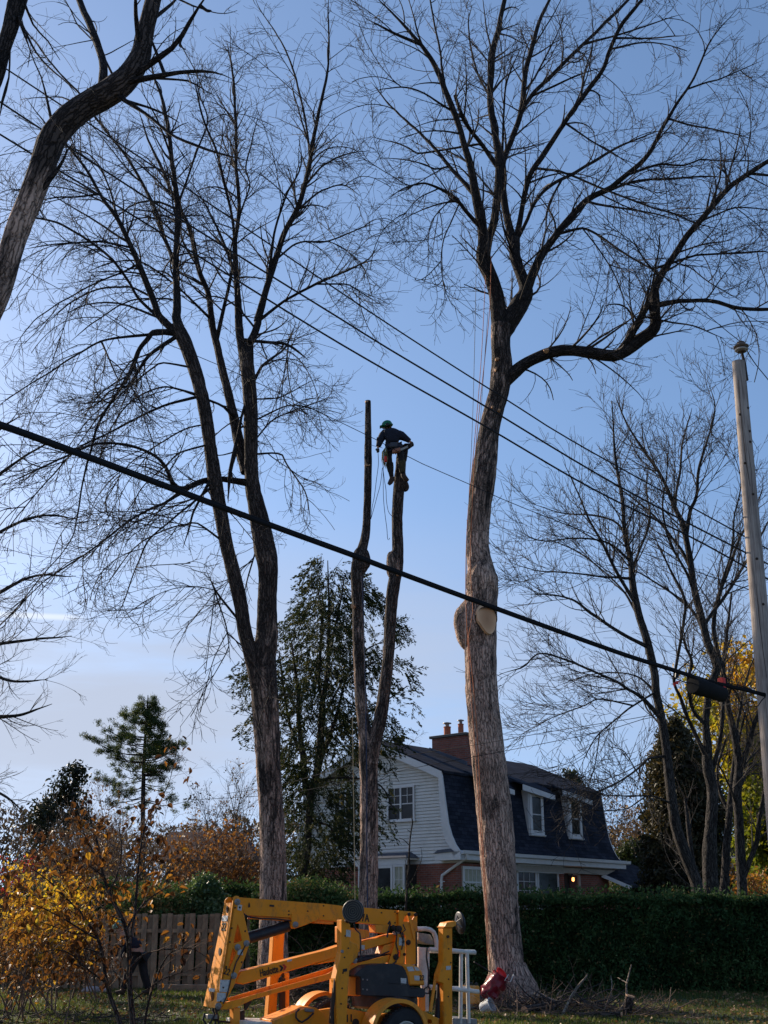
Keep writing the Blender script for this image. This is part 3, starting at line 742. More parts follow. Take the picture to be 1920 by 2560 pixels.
# swelling, big saw cut, left stub, small pruned knots
def blob(name, c, r, stretch, mat, parent, seed=1, blond=0.3, n=20):
    me = bpy.data.meshes.new(name); bm = bmesh.new(); bmesh.ops.create_icosphere(bm, subdivisions=4, radius=1.0)
    V = np.array([v.co[:] for v in bm.verts]); nn = 1 + 0.10 * hashnoise(V, 2.2, seed) + 0.04 * hashnoise(V, 7, seed + 2)
    for v, k in zip(bm.verts, nn): v.co = Vector((v.co.x * stretch[0], v.co.y * stretch[1], v.co.z * stretch[2])) * r * k
    bk = [v.co[:] for v in bm.verts]
    for v in bm.verts: v.co = v.co + Vector(c)
    for f in bm.faces: f.smooth = True
    bm.to_mesh(me); bm.free()
    a = me.attributes.new('bark', 'FLOAT_VECTOR', 'POINT'); a.data.foreach_set('vector', np.array(bk, dtype=np.float32).ravel())
    a = me.attributes.new('blond', 'FLOAT', 'POINT'); a.data.foreach_set('value', np.full(len(bk), blond, dtype=np.float32))
    return link(name, me, parent, mat)
def cut_face(px, py, Y, w, h, nrm, parent, name='cut_face', tilt=0.0, pointy=0.0, depth=0.12):
    """sawn face: an oval slab of bare wood with its own centre as origin; w,h in metres, normal nrm"""
    c = at(px, py, Y); nrm = Vector(nrm).normalized()
    X = Vector((0, 0, 1)).cross(nrm).normalized(); Z = nrm.cross(X)
    X, Z = X * math.cos(tilt) + Z * math.sin(tilt), Z * math.cos(tilt) - X * math.sin(tilt)
    pts = []
    for k in range(36):
        a = 2 * math.pi * k / 36; rr = 1 + 0.03 * math.sin(3 * a + 1) + 0.02 * math.sin(5 * a)
        zz = math.sin(a); xx = math.cos(a) * (1 - pointy * max(0, -zz) * 0.55)
        pts.append(X * xx * w * 0.5 * rr + Z * zz * h * 0.5 * rr)
    mb = MB(); mb.prism([pts], -nrm * depth)
    me = mb.mesh(name); o = bpy.data.objects.new(name, me); COL.objects.link(o); me.materials.append(M_CUT)
    o.parent = parent; q = parent
    o.location = c - Vector(q.location)
    return o
kn = blob('branch_swelling', at(1186, 1560, YD - 0.05), 0.36, (1.22, 0.90, 1.75), M_ASH, rootD, 3, 0.95)
kn2 = blob('branch_swelling', at(1206, 1452, YD - 0.08), 0.36, (0.98, 0.85, 1.5), M_ASH, rootD, 8, 0.9)
stub = trace([(1206, 1538, 60), (1212, 1542, 58), (1217, 1546, 54)], YD - 0.0, YD - 0.40, n=8); bark_tube('cut_stub', stub, M_ASH, rootD, 24, 0.06, 0.01, 5, lambda z: 0.3, cap=False)
cut_face(1218, 1547, YD - 0.43, 0.44, 0.68, (0.30, -0.95, 0.05), rootD, tilt=0.25, pointy=0.6, depth=0.10)
for (px, py, wd, hh, nr) in ((1365, 873, 0.13, 0.09, (-0.2, -1, 0.6)), (1243, 896, 0.09, 0.06, (0, -1, 0)), (1240, 921, 0.05, 0.09, (0, -1, 0)), (1231, 1016, 0.05, 0.06, (0, -1, 0)), (1248, 1024, 0.06, 0.05, (0, -1, 0))):
    cut_face(px, py, YD - (0.30 if px < 1300 else 0.42), wd, hh, nr, rootD, depth=0.1)
blob('knot_hole', at(1195, 1429, YD - 0.33), 0.045, (0.8, 0.4, 1.6), M_DARKHOLE, rootD, 9)
# root flare
for k, (dx, dy, L) in enumerate(((0.9, -0.5, 0.5), (-0.8, -0.5, 0.4), (0.1, -1.0, 0.4), (1.0, 0.3, 0.5), (-0.9, 0.4, 0.4), (0.5, -0.9, 0.35))):
    b = np.array(TD[0][0][:3]); d = np.array([dx, dy, 0]) / math.hypot(dx, dy)
    pts = np.array([[*(b + d * 0.22 + [0, 0, 0.75 - b[2]]), 0.13], [*(b + d * 0.40 + [0, 0, 0.35 - b[2]]), 0.17], [*(b + d * 0.58 + [0, 0, 0.08 - b[2]]), 0.15], [*(b + d * (0.72 + L) + [0, 0, -0.08 - b[2]]), 0.06]])
    bark_tube('root_flare', pts, M_ASH, rootD, 16, 0.1, 0.01, 60 + k, blond_low)

# --- twin-stem ash left of centre (B)
YB = 27.5
B_tr = [
    (LD((590, 2140, 82), (590, 2050, 72), (590, 1950, 66), (590, 1850, 63), (586, 1750, 60), (579, 1650, 60), (575, 1560, 62), (570, 1480, 64), (568, 1430, 62), (576, 1380, 52), (577, 1300, 46), (579, 1230, 48), (572, 1185, 52), (560, 1120, 44), (547, 1060, 37), (542, 1000, 34), (542, 930, 33), (540, 860, 32), (535, 800, 32), (530, 765, 30)), 0.0),
    (LD((562, 1490, 44), (545, 1420, 38), (530, 1370, 34), (519, 1300, 33), (505, 1240, 33), (490, 1180, 32), (475, 1100, 33), (463, 1030, 34), (455, 970, 30), (445, 900, 30), (430, 830, 30), (411, 770, 32), (395, 730, 34), (380, 700, 28)), (-0.05, -0.8)),
    (LD((532, 1020, 26), (517, 960, 26), (500, 880, 22), (482, 805, 19), (467, 740, 17), (455, 690, 14)), (0.1, 1.1)),
]
BL = [
    (L1((752, 1430, 36), (700, 1385, 32), (640, 1240, 27), (570, 1080, 23), (510, 950, 19), (450, 870, 16), (390, 760, 13), (310, 650, 10), (200, 540, 7), (110, 420, 4)), (-0.8, -1.8)),
    (L1((645, 1382, 14), (590, 1270, 12), (500, 1140, 12), (420, 1070, 11), (330, 1010, 10), (240, 960, 9), (150, 940, 8), (60, 910, 6), (-30, 895, 5)), (-0.8, -2.8)),
    (L1((755, 1450, 46), (765, 1340, 36), (765, 1250, 31), (762, 1120, 28), (770, 960, 26), (765, 850, 24), (750, 720, 20), (730, 560, 18), (700, 420, 14), (670, 340, 10), (640, 240, 6)), (-0.8, 0.2)),
    (L1((758, 1130, 18), (710, 1030, 16), (680, 930, 15), (630, 820, 14), (560, 700, 12), (490, 610, 11), (410, 510, 10), (350, 420, 9), (250, 310, 8), (150, 180, 6), (80, 90, 5)), (-0.3, 1.8)),
    (L1((768, 870, 12), (800, 800, 10), (850, 650, 9), (900, 520, 7), (860, 400, 6), (850, 300, 4)), (-0.3, -1.2)),
    (L1((912, 1390, 28), (900, 1270, 24), (860, 1170, 22), (830, 1040, 20), (800, 950, 18), (760, 870, 15), (700, 720, 13), (640, 600, 9), (600, 480, 6)), (1.1, 1.9)),
    (L1((950, 1400, 18), (1000, 1180, 12), (985, 1100, 10), (930, 960, 8), (860, 840, 6), (800, 760, 4)), (0.9, -0.6)),
    (L1((1060, 1540, 50), (1036, 1450, 36), (1028, 1300, 30), (1022, 1200, 26), (1015, 1050, 21), (1035, 900, 17), (1020, 720, 15), (1020, 560, 13), (1015, 400, 11), (1000, 260, 8), (980, 180, 5)), (0, 0.8)),
    (L1((1018, 1080, 14), (1000, 920, 12), (960, 760, 11), (930, 640, 10), (880, 520, 9), (850, 400, 7), (830, 330, 4)), (0.1, -1.4)),
    (L1((1040, 900, 9), (1080, 800, 7), (1060, 720, 7), (1090, 600, 6), (1120, 480, 4)), (0.2, 1.2)),
    (L3((1055, 170, 50), (1075, 110, 38), (1100, 60, 34), (1115, 10, 32)), (0.0, 0.1)),
    (L1((1112, 1390, 34), (1150, 1250, 27), (1190, 1120, 26), (1230, 1000, 24), (1290, 890, 22), (1330, 740, 20), (1350, 620, 18), (1380, 480, 15), (1410, 330, 11), (1420, 200, 8), (1415, 50, 6), (1420, -30, 4)), (0.1, -0.5)),
    (L1((1165, 1180, 14), (1175, 1080, 12), (1190, 980, 10), (1240, 830, 9), (1300, 720, 7), (1290, 600, 5)), (0.0, -1.5)),
    (L1((1340, 660, 9), (1310, 470, 9), (1260, 280, 8), (1200, 150, 6), (1130, 50, 4), (1100, -20, 3)), (-0.2, 1.4)),
    (L1((1150, 1370, 15), (1200, 1320, 12), (1300, 1260, 12), (1400, 1210, 11), (1510, 1160, 9), (1600, 1110, 6), (1640, 1040, 4)), (0.1, -1.6)),
    (L1((1480, 1180, 8), (1560, 1140, 7), (1640, 1120, 4)), (-1.2, -2.2)),
    (L1((1205, 1100, 9), (1300, 1045, 8), (1400, 1045, 7), (1530, 1000, 6), (1640, 960, 4)), (0.1, 1.7)),
    (L1((1300, 890, 9), (1380, 830, 8), (1480, 800, 6), (1560, 850, 4)), (0.1, -1.2)),
    (L1((1340, 760, 9), (1420, 700, 8), (1510, 660, 6), (1600, 650, 4)), (0.0, 1.5)),
    (L1((1420, 1215, 8), (1500, 1230, 7), (1590, 1280, 5), (1659, 1320, 4)), (-1, -2)),
    (L3((1110, 110, 17), (1180, 98, 14), (1250, 110, 12), (1330, 172, 8)), (0, -1.2)),
    (L3((1085, 250, 16), (1120, 210, 14), (1180, 160, 11), (1230, 120, 9), (1280, 10, 6)), (0, 1.2)),
    (L3((1120, 430, 9), (1170, 400, 8), (1270, 370, 6), (1380, 400, 5), (1440, 440, 3)), (0, -1.4)),
    (L3((1115, 510, 8), (1180, 430, 7), (1300, 380, 6), (1400, 345, 4), (1470, 330, 3)), (0, 1.4)),
    (L3((1120, 600, 10), (1160, 572, 9), (1205, 580, 8), (1260, 660, 7), (1320, 750, 6), (1340, 880, 4)), (0, -1.2)),
    (L3((1090, 330, 8), (1150, 340, 7), (1220, 330, 5), (1330, 270, 4), (1390, 245, 3)), (0, -0.8)),
    # left drooping limbs
    (L3((745, 65, 32), (690, 40, 26), (640, 80, 22), (600, 130, 19), (560, 230, 17), (510, 310, 14), (440, 420, 12), (400, 530, 10), (350, 720, 8), (320, 880, 6), (280, 990, 5), (160, 1130, 5), (60, 1250, 4), (-20, 1340, 3)), (-0.8, -2.6)),
    (L3((735, 95, 20), (670, 130, 16), (610, 200, 14), (560, 280, 12), (480, 300, 8), (420, 360, 6), (300, 400, 5)), (-0.8, -1.4)),
    (L3((590, 220, 9), (585, 300, 7), (560, 280, 6)), (-1.2, -1.5)),
    (L3((825, 352, 14), (740, 360, 12), (640, 400, 11), (560, 440, 9), (450, 500, 8), (330, 560, 8), (200, 700, 6), (80, 840, 5), (-20, 980, 4)), (-0.6, -3.0)),
    (L3((1060, 712, 32), (1010, 692, 27), (950, 688, 25), (890, 692, 25), (830, 712, 24), (765, 728, 24), (720, 640, 16), (680, 590, 14), (600, 550, 13), (500, 530, 12), (410, 535, 10), (280, 590, 9), (150, 650, 7), (-10, 725, 5)), (0.1, -3.0)),
    (L3((770, 728, 22), (735, 755, 16), (720, 785, 12), (640, 820, 10), (540, 880, 9), (440, 960, 8), (330, 1040, 7), (200, 1130, 6), (80, 1240, 5), (-10, 1330, 4)), (-0.9, -2.6)),
    (L3((885, 742, 16), (850, 770, 13), (830, 850, 10), (800, 960, 8), (790, 985, 6)), (-0.7, -1.2)),
    (L3((900, 750, 12), (820, 800, 10), (720, 880, 8), (640, 950, 8), (590, 1060, 6), (540, 1200, 5), (480, 1320, 3)), (-0.7, -2.0)),
    (L3((935, 905, 9), (860, 880, 8), (760, 890, 7), (640, 940, 6), (560, 1010, 5), (460, 1140, 4)), (-0.7, 0.8)),
    (L3((800, 300, 10), (700, 290, 8), (600, 330, 7), (520, 400, 6), (460, 500, 5), (420, 620, 4)), (-0.8, 1.2)),
    (L3((700, 60, 16), (560, 70, 12), (440, 90, 10), (330, 150, 8), (220, 220, 7), (90, 300, 6), (-20, 380, 5)), (-0.8, -3.2)),
    (L3((440, 95, 9), (480, 190, 7), (530, 300, 5)), (-2, -2.6)),
    (L3((870, 560, 9), (800, 560, 8), (700, 640, 6), (600, 740, 5), (560, 860, 4), (520, 980, 3)), (-0.7, -2.2)),
    (L3((900, 450, 8), (800, 470, 7), (680, 540, 6), (560, 620, 5), (480, 740, 4), (400, 880, 3)), (-0.6, 1.0)),
    (L3((780, 180, 10), (690, 190, 8), (590, 260, 7), (500, 340, 6), (400, 440, 5), (300, 600, 4)), (-0.8, 1.5)),
    (L3((1030, 1262, 11), (995, 1240, 10), (940, 1185, 9), (890, 1080, 6)), (-0.2, -0.6)),
    (L3((940, 1190, 6), (960, 1260, 6), (980, 1350, 6), (995, 1478, 4)), (-0.4, -0.7)),
    (L3((1095, 1000, 8), (1085, 1060, 7), (1065, 1140, 7), (1055, 1200, 5)), (0, 0.4)),
    (L3((1025, 400, 14), (1050, 380, 10), (1015, 560, 18), (1000, 640, 18), (985, 790, 8)), (0, -0.7)),
    (L3((900, 355, 10), (960, 370, 12), (1010, 420, 16)), (-0.3, 0.2)),
    (L1((410, 860, 9), (330, 850, 8), (250, 850, 7), (150, 870, 5)), (-1.4, -2.6)),
    (L1((560, 1080, 9), (450, 1045, 9), (330, 1050, 8), (200, 1060, 6), (90, 1080, 4)), (-1.1, -2.9)),
    (L1((610, 1150, 10), (520, 1180, 8), (400, 1230, 7), (280, 1300, 6), (150, 1390, 5), (60, 1500, 4)), (-1.0, -3.0)),
    (L1((640, 1250, 10), (540, 1240, 9), (420, 1250, 8), (300, 1310, 7), (200, 1400, 5)), (-0.9, 0.9)),
    (L1((800, 1300, 9), (700, 1290, 8), (560, 1300, 7), (420, 1380, 6), (300, 1480, 4)), (-0.5, 1.6)),
    (L1((860, 1330, 12), (800, 1270, 9), (700, 1190, 8), (600, 1130, 7), (480, 1130, 6), (360, 1180, 4)), (0.9, -1.0)),
    (L1((510, 960, 10), (470, 800, 8), (400, 680, 7), (300, 640, 6), (200, 600, 4)), (-1.2, 0.8)),
    (L1((740, 640, 9), (680, 520, 7), (640, 440, 6), (600, 380, 4)), (-0.2, -1.4)),
]
rootB, TB, LBm = tree('ash_tree', 'bare ash whose trunk divides low into two leaning stems, its branches drooping left', YB, B_tr, BL,
    [dict(per_m=2.7, length=(0.8, 2.3), tr=(0.10, 0.99), ang=(22, 55), ratio=0.5, K=8, wig=0.10, up=[-0.07, -0.05, -0.02, 0.02, 0.05], rmin=0.0085, maxr=0.028, sides=4, tipf=0.35, taper_len=0.55),
     dict(per_m=3.5, length=(0.3, 1.0), tr=(0.12, 1.0), ang=(28, 60), ratio=0.66, K=6, wig=0.14, up=0.02, rmin=0.0058, maxr=0.011, sides=3, tipf=0.5, taper_len=0.4),
     dict(per_m=2.4, length=(0.14, 0.50), tr=(0.2, 1.0), ang=(30, 62), ratio=0.75, K=4, wig=0.2, up=0.10, rmin=0.0052, maxr=0.007, sides=3, tipf=0.6, taper_len=0.3)],
    77, blond=blond_low, sides=44, furrow=0.013, first=dict(per_m=0.50, length=(1.2, 3.4), tr=(0.1, 0.85), ang=(25, 60), ratio=0.55, K=10, wig=0.08, up=[0.06, 0.02, -0.05, -0.10, -0.13, -0.13, -0.10], rmin=0.014, maxr=0.034, tipf=0.35, taper_len=0.3, bias=(-1.1, 0, -0.5)))

# --- the topped tree with the climber (C)
YC = 26.0
C_tr = [
    (LD((795, 2140, 54), (795, 2050, 46), (795, 1950, 45), (797, 1850, 44), (797, 1700, 43), (795, 1650, 44), (794, 1610, 42), (785, 1560, 30), (779, 1500, 28), (775, 1400, 28), (773, 1300, 29), (772, 1230, 31), (778, 1200, 27), (789, 1160, 21), (793, 1100, 18), (795, 1010, 18), (795, 950, 17), (795, 900, 14), (795, 866, 13)), 0.0),
    (LD((800, 1650, 36), (806, 1610, 34), (820, 1560, 31), (832, 1480, 28), (840, 1400, 28), (845, 1310, 28), (851, 1260, 29), (859, 1215, 27), (858, 1120, 25), (861, 1060, 28), (866, 1000, 25), (868, 970, 23)), (-0.05, -0.1)),
]
rootC, TC, LC = tree('topped_ash_tree', 'trunk cut back to two bare upright stems with the climber on the right one', YC, C_tr,
    [([(1003, 1130, 26), (1012, 1120, 22), (1030, 1112, 10)], (-0.1, -0.1))], None, 91, blond=blond_low, sides=40, furrow=0.010)
blob('branch_swelling', at(1012, 1216, YC - 0.05), 0.10, (1.0, 0.8, 1.3), M_ASH, rootC, 13, 0.2)
blob('branch_swelling', at(985, 1412, YC - 0.1), 0.2, (0.9, 0.8, 1.9), M_ASH, rootC, 14, 0.6)
blob('branch_swelling', at(903, 1400, YC), 0.2, (1.0, 0.9, 1.6), M_ASH, rootC, 15, 0.2)
cut_face(918, 1162, YC - 0.09, 0.14, 0.06, (0, -1, 0.25), rootC, depth=0.05)
cut_face(995, 1436, YC - 0.27, 0.07, 0.05, (0.2, -1, 0), rootC, depth=0.1)
cut_face(880, 1515, YC - 0.22, 0.07, 0.10, (-0.5, -1, 0), rootC, depth=0.1)
cut_face(919, 1003, YC, 0.13, 0.14, (0, -0.1, 1), rootC, depth=0.04)

# --- the near leaning trunk at the upper left (A)
YA = 12.0
A_pts = [(-260, 2240, 104), (-200, 1800, 96), (-120, 1250, 84)] + L1((-100, 1560, 132), (-40, 1350, 122), (20, 1180, 112), (70, 1010, 112), (130, 860, 118), (175, 740, 120), (225, 600, 125), (300, 510, 122), (380, 450, 118), (470, 400, 120), (545, 340, 112), (600, 260, 96), (620, 170, 84), (640, 90, 80), (662, 0, 75), (690, -120, 68))
A_pts = [A_pts[0], A_pts[1]] + A_pts[3:]
AL = [
    (L1((475, 390, 44), (440, 260, 33), (400, 150, 32), (350, 30, 28), (325, -50, 24)), (0, 0.8)),
    (L1((605, 190, 26), (585, 60, 19), (580, -60, 16)), (0, -0.6)),
    (L1((620, 310, 34), (660, 270, 26), (720, 240, 24), (790, 150, 20), (840, 60, 18), (900, -30, 14)), (0, -0.5)),
    (L1((575, 400, 34), (640, 345, 24), (700, 318, 20), (780, 312, 18), (900, 305, 14), (1010, 345, 5)), (0, -0.6)),
    (L1((510, 450, 26), (560, 460, 16), (630, 490, 14), (720, 570, 13), (850, 630, 12), (960, 660, 11), (1075, 695, 9)), (0, -0.9)),
    (L1((540, 430, 14), (650, 470, 10), (775, 530, 8)), (0, 0.8)),
    (L1((735, 310, 11), (830, 360, 8), (930, 415, 5)), (-0.3, -0.2)),
    (L1((640, 90, 30), (690, 60, 17), (750, 10, 14), (800, -50, 10)), (0, 0.6)),
    (L1((690, 240, 16), (650, 170, 8), (690, 145, 5)), (-0.1, 0.3)),
    (L1((780, 170, 9), (775, 190, 11), (800, 215, 9)), (-0.2, -0.3)),
    (L1((870, 40, 16), (912, 48, 12)), (-0.4, -0.5)),
    (L1((800, 5, 9), (850, 35, 8), (905, 50, 7)), (-0.3, -0.5)),
    (L1((205, 820, 34), (240, 750, 20), (280, 680, 12), (325, 610, 8)), (0, -0.2)),
    (L1((500, 350, 12), (420, 200, 8), (330, 90, 6), (270, -20, 5)), (0.1, 1.2)),
    (L1((250, 520, 16), (205, 380, 8), (150, 300, 6), (120, 200, 5), (90, 60, 4)), (0.1, -0.6)),
    (L1((360, 450, 9), (300, 420, 7), (200, 420, 5), (90, 430, 4)), (0, 0.8)),
]
tree('ash_tree', 'dark thick trunk leaning in from the left edge and bending to the right overhead', YA, [(A_pts, 0.0)], AL,
    [dict(per_m=1.5, length=(0.5, 1.3), tr=(0.25, 0.98), ang=(25, 60), ratio=0.45, K=8, wig=0.12, up=0.02, rmin=0.004, maxr=0.010, sides=4, tipf=0.4, taper_len=0.5),
     dict(per_m=2.6, length=(0.2, 0.6), tr=(0.2, 1.0), ang=(28, 60), ratio=0.62, K=6, wig=0.15, up=0.05, rmin=0.0028, maxr=0.005, sides=3, tipf=0.5, taper_len=0.4),
     dict(per_m=3.0, length=(0.08, 0.25), tr=(0.2, 1.0), ang=(30, 62), ratio=0.75, K=4, wig=0.2, up=0.10, rmin=0.0022, maxr=0.003, sides=3, tipf=0.6, taper_len=0.3)],
    33, mat_l=M_ASH_DARK, blond=lambda z: max(0, min(1.0, (10.8 - z) / 1.5)), sides=44, furrow=0.010)
tree('ash_tree', 'dark ragged stem cropped by the upper left corner', 11.0, [([(-210, 2300, 100), (-190, 1500, 90), (-120, 700, 80), (-60, 300, 60)] + L1((-20, 330, 78), (15, 210, 66), (50, 100, 72), (75, 0, 88), (110, -110, 80)), 0.0)],
    [(L1((85, 95, 12), (105, 150, 8), (130, 215, 6), (120, 290, 4)), (0, -0.3)), (L1((80, 100, 14), (140, 200, 9), (220, 300, 8), (330, 400, 7)), (0, -0.6)),
     (L1((95, 0, 14), (130, 90, 9), (200, 160, 7), (260, 260, 5)), (0, 0.6)), (L1((60, 200, 10), (40, 330, 8), (10, 440, 18), (0, 500, 4)), (0, -0.1))],
    [dict(per_m=2.0, length=(0.4, 1.0), tr=(0.2, 0.98), ang=(25, 60), ratio=0.45, K=8, wig=0.12, up=0.0, rmin=0.004, maxr=0.008, sides=3, tipf=0.4),
     dict(per_m=2.6, length=(0.15, 0.5), tr=(0.2, 1.0), ang=(28, 60), ratio=0.62, K=5, wig=0.16, up=0.05, rmin=0.0026, maxr=0.005, sides=3)],
    35, mat_t=M_ASH_DARK, sides=30, furrow=0.010)

# --- bare maples on the right beyond the hedge (E)
mapl = lambda a=1.0: [
    dict(per_m=3.1 * a, length=(1.2, 3.1), tr=(0.18, 0.99), ang=(22, 48), ratio=0.5, K=8, wig=0.07, up=[0.04, 0.06, 0.08], rmin=0.008, maxr=0.022, sides=4, tipf=0.3, taper_len=0.5),
    dict(per_m=3.0, length=(0.5, 1.5), tr=(0.15, 1.0), ang=(25, 50), ratio=0.6, K=6, wig=0.10, up=0.06, rmin=0.0072, maxr=0.012, sides=3, tipf=0.5, taper_len=0.4),
    dict(per_m=3.4, length=(0.2, 0.7), tr=(0.2, 1.0), ang=(28, 55), ratio=0.75, K=4, wig=0.14, up=0.08, rmin=0.0065, maxr=0.008, sides=3, tipf=0.6, taper_len=0.3)]
YE = 33.0
tree('maple_tree', 'slim bare maple with a smooth grey trunk leaning left beyond the hedge', YE, [(L8((1268, 1330, 84), (1255, 1240, 78), (1240, 1150, 75), (1180, 1000, 74), (1130, 850, 70), (1110, 720, 64), (1090, 560, 60), (1070, 380, 55), (1050, 250, 53), (1010, 50, 52)) + L4((1172, 1545, 38), (1140, 1400, 38), (1100, 1270, 36), (1075, 1150, 34), (1065, 1040, 27), (1040, 920, 22), (1030, 780, 17), (1000, 600, 12), (990, 450, 8), (985, 350, 5)), 0.0)],
    [(L8((1040, 215, 30), (930, 100, 22), (850, 50, 18), (770, 0, 15)) + L4((700, 1440, 8), (600, 1500, 6), (500, 1530, 4)), (0, -2.0)),
     (L4((1125, 1408, 18), (1000, 1340, 14), (880, 1260, 12), (800, 1205, 9), (650, 1180, 6)), (0, -2.0)),
     (L8((1055, 440, 18), (1000, 430, 14), (900, 520, 12), (780, 600, 10), (640, 660, 7), (520, 690, 4)), (0, -1.6)),
     (L8((1082, 692, 14), (1000, 670, 11), (920, 665, 9), (780, 665, 7), (640, 660, 5)), (0, -2.4)),
     (L8((925, 675, 8), (850, 740, 7), (700, 755, 6), (560, 730, 4)), (-1, -2.6)),
     (L4((1072, 1205, 17), (1000, 1080, 14), (940, 960, 12), (880, 850, 9), (830, 720, 6), (770, 600, 4)), (0, -1.4)),
     (L4((1055, 980, 13), (1010, 880, 10), (900, 840, 8), (760, 830, 5), (620, 790, 3)), (0, 1.8)),
     (L4((1060, 1030, 12), (960, 960, 9), (820, 940, 7), (680, 950, 5), (560, 900, 3)), (0, -2)),
     (L4((1062, 1110, 12), (950, 1110, 9), (800, 1090, 7), (650, 1080, 5), (530, 1040, 3)), (0, -2)),
     (L4((1070, 1080, 12), (1110, 980, 10), (1150, 860, 9), (1130, 740, 6), (1140, 620, 4)), (0, 1)),
     (L4((1090, 1250, 12), (1000, 1130, 8), (850, 1010, 6), (700, 940, 4)), (0, 2)),
     (L8((1040, 250, 12), (960, 170, 10), (940, 110, 9), (900, 60, 7)), (0, 1.5)),
     (L8((1010, 40, 14), (900, -20, 10), (780, -40, 8), (600, -20, 6), (430, 40, 4)), (0, 2.0)),
     (L8((930, 110, 12), (800, 210, 9), (660, 330, 7), (600, 450, 5), (560, 540, 4)), (-0.8, -2.6)),
     (L8((780, 50, 10), (640, 130, 8), (420, 220, 6), (250, 310, 4)), (-1, 0.6)),
     (L8((900, 520, 7), (830, 420, 6), (700, 370, 4)), (-1, -2)),
     (L8((660, 340, 7), (670, 450, 6), (640, 560, 5), (560, 640, 3)), (-1.8, -2.6)),
    ], mapl(1.0), 41, up_trunk=0.5, mat_t=M_GREYBARK, mat_l=M_GREYBARK, mat_w=M_TWIG2, sides=30, furrow=0.006, blond=lambda z: 0.5)
tree('maple_tree', 'stout bare multi-stemmed maple behind the hedge under the black splice case', YE + 1.5, [
    (L8((1335, 1320, 112), (1330, 1190, 98), (1322, 1000, 92), (1330, 850, 76), (1340, 650, 70), (1312, 500, 68), (1310, 380, 58), (1300, 250, 44), (1310, 130, 44), (1320, 30, 42)) + L4((1440, 1500, 38), (1400, 1400, 36), (1370, 1280, 35), (1340, 1160, 33), (1320, 1020, 30), (1290, 880, 26), (1260, 820, 21), (1200, 680, 16), (1120, 560, 12), (1050, 450, 8), (1000, 330, 5)), 0.0)],
    [(L8((1300, 400, 30), (1230, 290, 24), (1180, 170, 22), (1150, 80, 20), (1120, 0, 18)) + L4((1290, 1350, 13), (1300, 1200, 12), (1240, 1080, 9), (1180, 960, 6)), (0, -1.2)),
     (L8((1325, 560, 34), (1370, 400, 26), (1390, 280, 24), (1400, 100, 22), (1410, 0, 20)) + L4((1420, 1350, 20), (1440, 1200, 18), (1480, 1080, 15), (1530, 950, 11), (1590, 850, 8), (1640, 700, 5)), (0, 0.8)),
     (L8((1300, 260, 24), (1230, 180, 22), (1205, 90, 20), (1195, 0, 18)) + L4((1330, 1480, 14), (1300, 1400, 11), (1280, 1300, 9)), (0, -1.8)),
     (L4((1290, 890, 18), (1350, 760, 14), (1360, 640, 12), (1400, 500, 9), (1430, 380, 6), (1400, 260, 4)), (0, -1)),
     (L4((1325, 1050, 18), (1260, 960, 12), (1180, 860, 10), (1090, 780, 7), (980, 700, 5)), (0, 1.4)),
     (L4((1350, 1180, 18), (1300, 1080, 12), (1230, 950, 10), (1200, 800, 8), (1220, 650, 6), (1230, 500, 4)), (0, -1.6)),
     (L4((1380, 1310, 16), (1470, 1200, 14), (1560, 1060, 12), (1620, 960, 9), (1700, 800, 6)), (0, 1.6)),
     (L4((1250, 800, 12), (1280, 650, 10), (1290, 520, 8), (1330, 380, 5)), (0, 1.2)),
     (L4((1400, 1400, 16), (1330, 1250, 12), (1200, 1150, 9), (1080, 1080, 6), (960, 1060, 4)), (0, 1.8)),
     (L4((1440, 1180, 10), (1500, 1000, 8), (1510, 850, 7), (1540, 700, 5), (1500, 560, 3)), (0.5, -1)),
    ], mapl(1.0), 43, up_trunk=0.5, mat_t=M_GREYBARK, mat_l=M_GREYBARK, mat_w=M_TWIG2, sides=34, furrow=0.008, blond=lambda z: 0.3)
tree('maple_tree', 'bare dark maple nearest the wooden pole beyond the hedge, forking at mid height', YE + 3, [
    (L8((1515, 1320, 74), (1510, 1200, 65), (1500, 1000, 60), (1490, 800, 58), (1480, 650, 60), (1490, 500, 50), (1470, 350, 44), (1440, 200, 38), (1410, 60, 34), (1400, -60, 28), (1420, -250, 20), (1450, -500, 12)), 0.0)],
    [(L8((1490, 540, 36), (1540, 400, 30), (1580, 250, 25), (1620, 150, 20), (1659, 50, 16), (1700, -150, 10)), (0, -1)),
     (L8((1520, 1090, 34), (1590, 950, 28), (1610, 800, 24), (1640, 650, 20), (1680, 500, 16), (1710, 300, 10)), (0, -1.5)),
     (L8((1485, 640, 24), (1560, 500, 16), (1640, 480, 14), (1740, 430, 10)), (0, 1.5)),
     (L8((1460, 330, 20), (1500, 180, 16), (1530, 20, 12), (1590, -150, 8)), (0, 1)),
     (L8((1420, 80, 18), (1350, -60, 14), (1310, -240, 10), (1250, -420, 6)), (0, -1)),
     (L8((1485, 700, 16), (1430, 600, 12), (1380, 500, 10), (1290, 430, 7)), (0, -1.4)),
     (L8((1490, 520, 14), (1580, 430, 12), (1680, 330, 9)), (0, 1.4)),
    ], mapl(1.0), 45, up_trunk=0.5, mat_t=M_GREYBARK, mat_l=M_GREYBARK, mat_w=M_TWIG2, sides=28, furrow=0.008, blond=lambda z: 0.2)
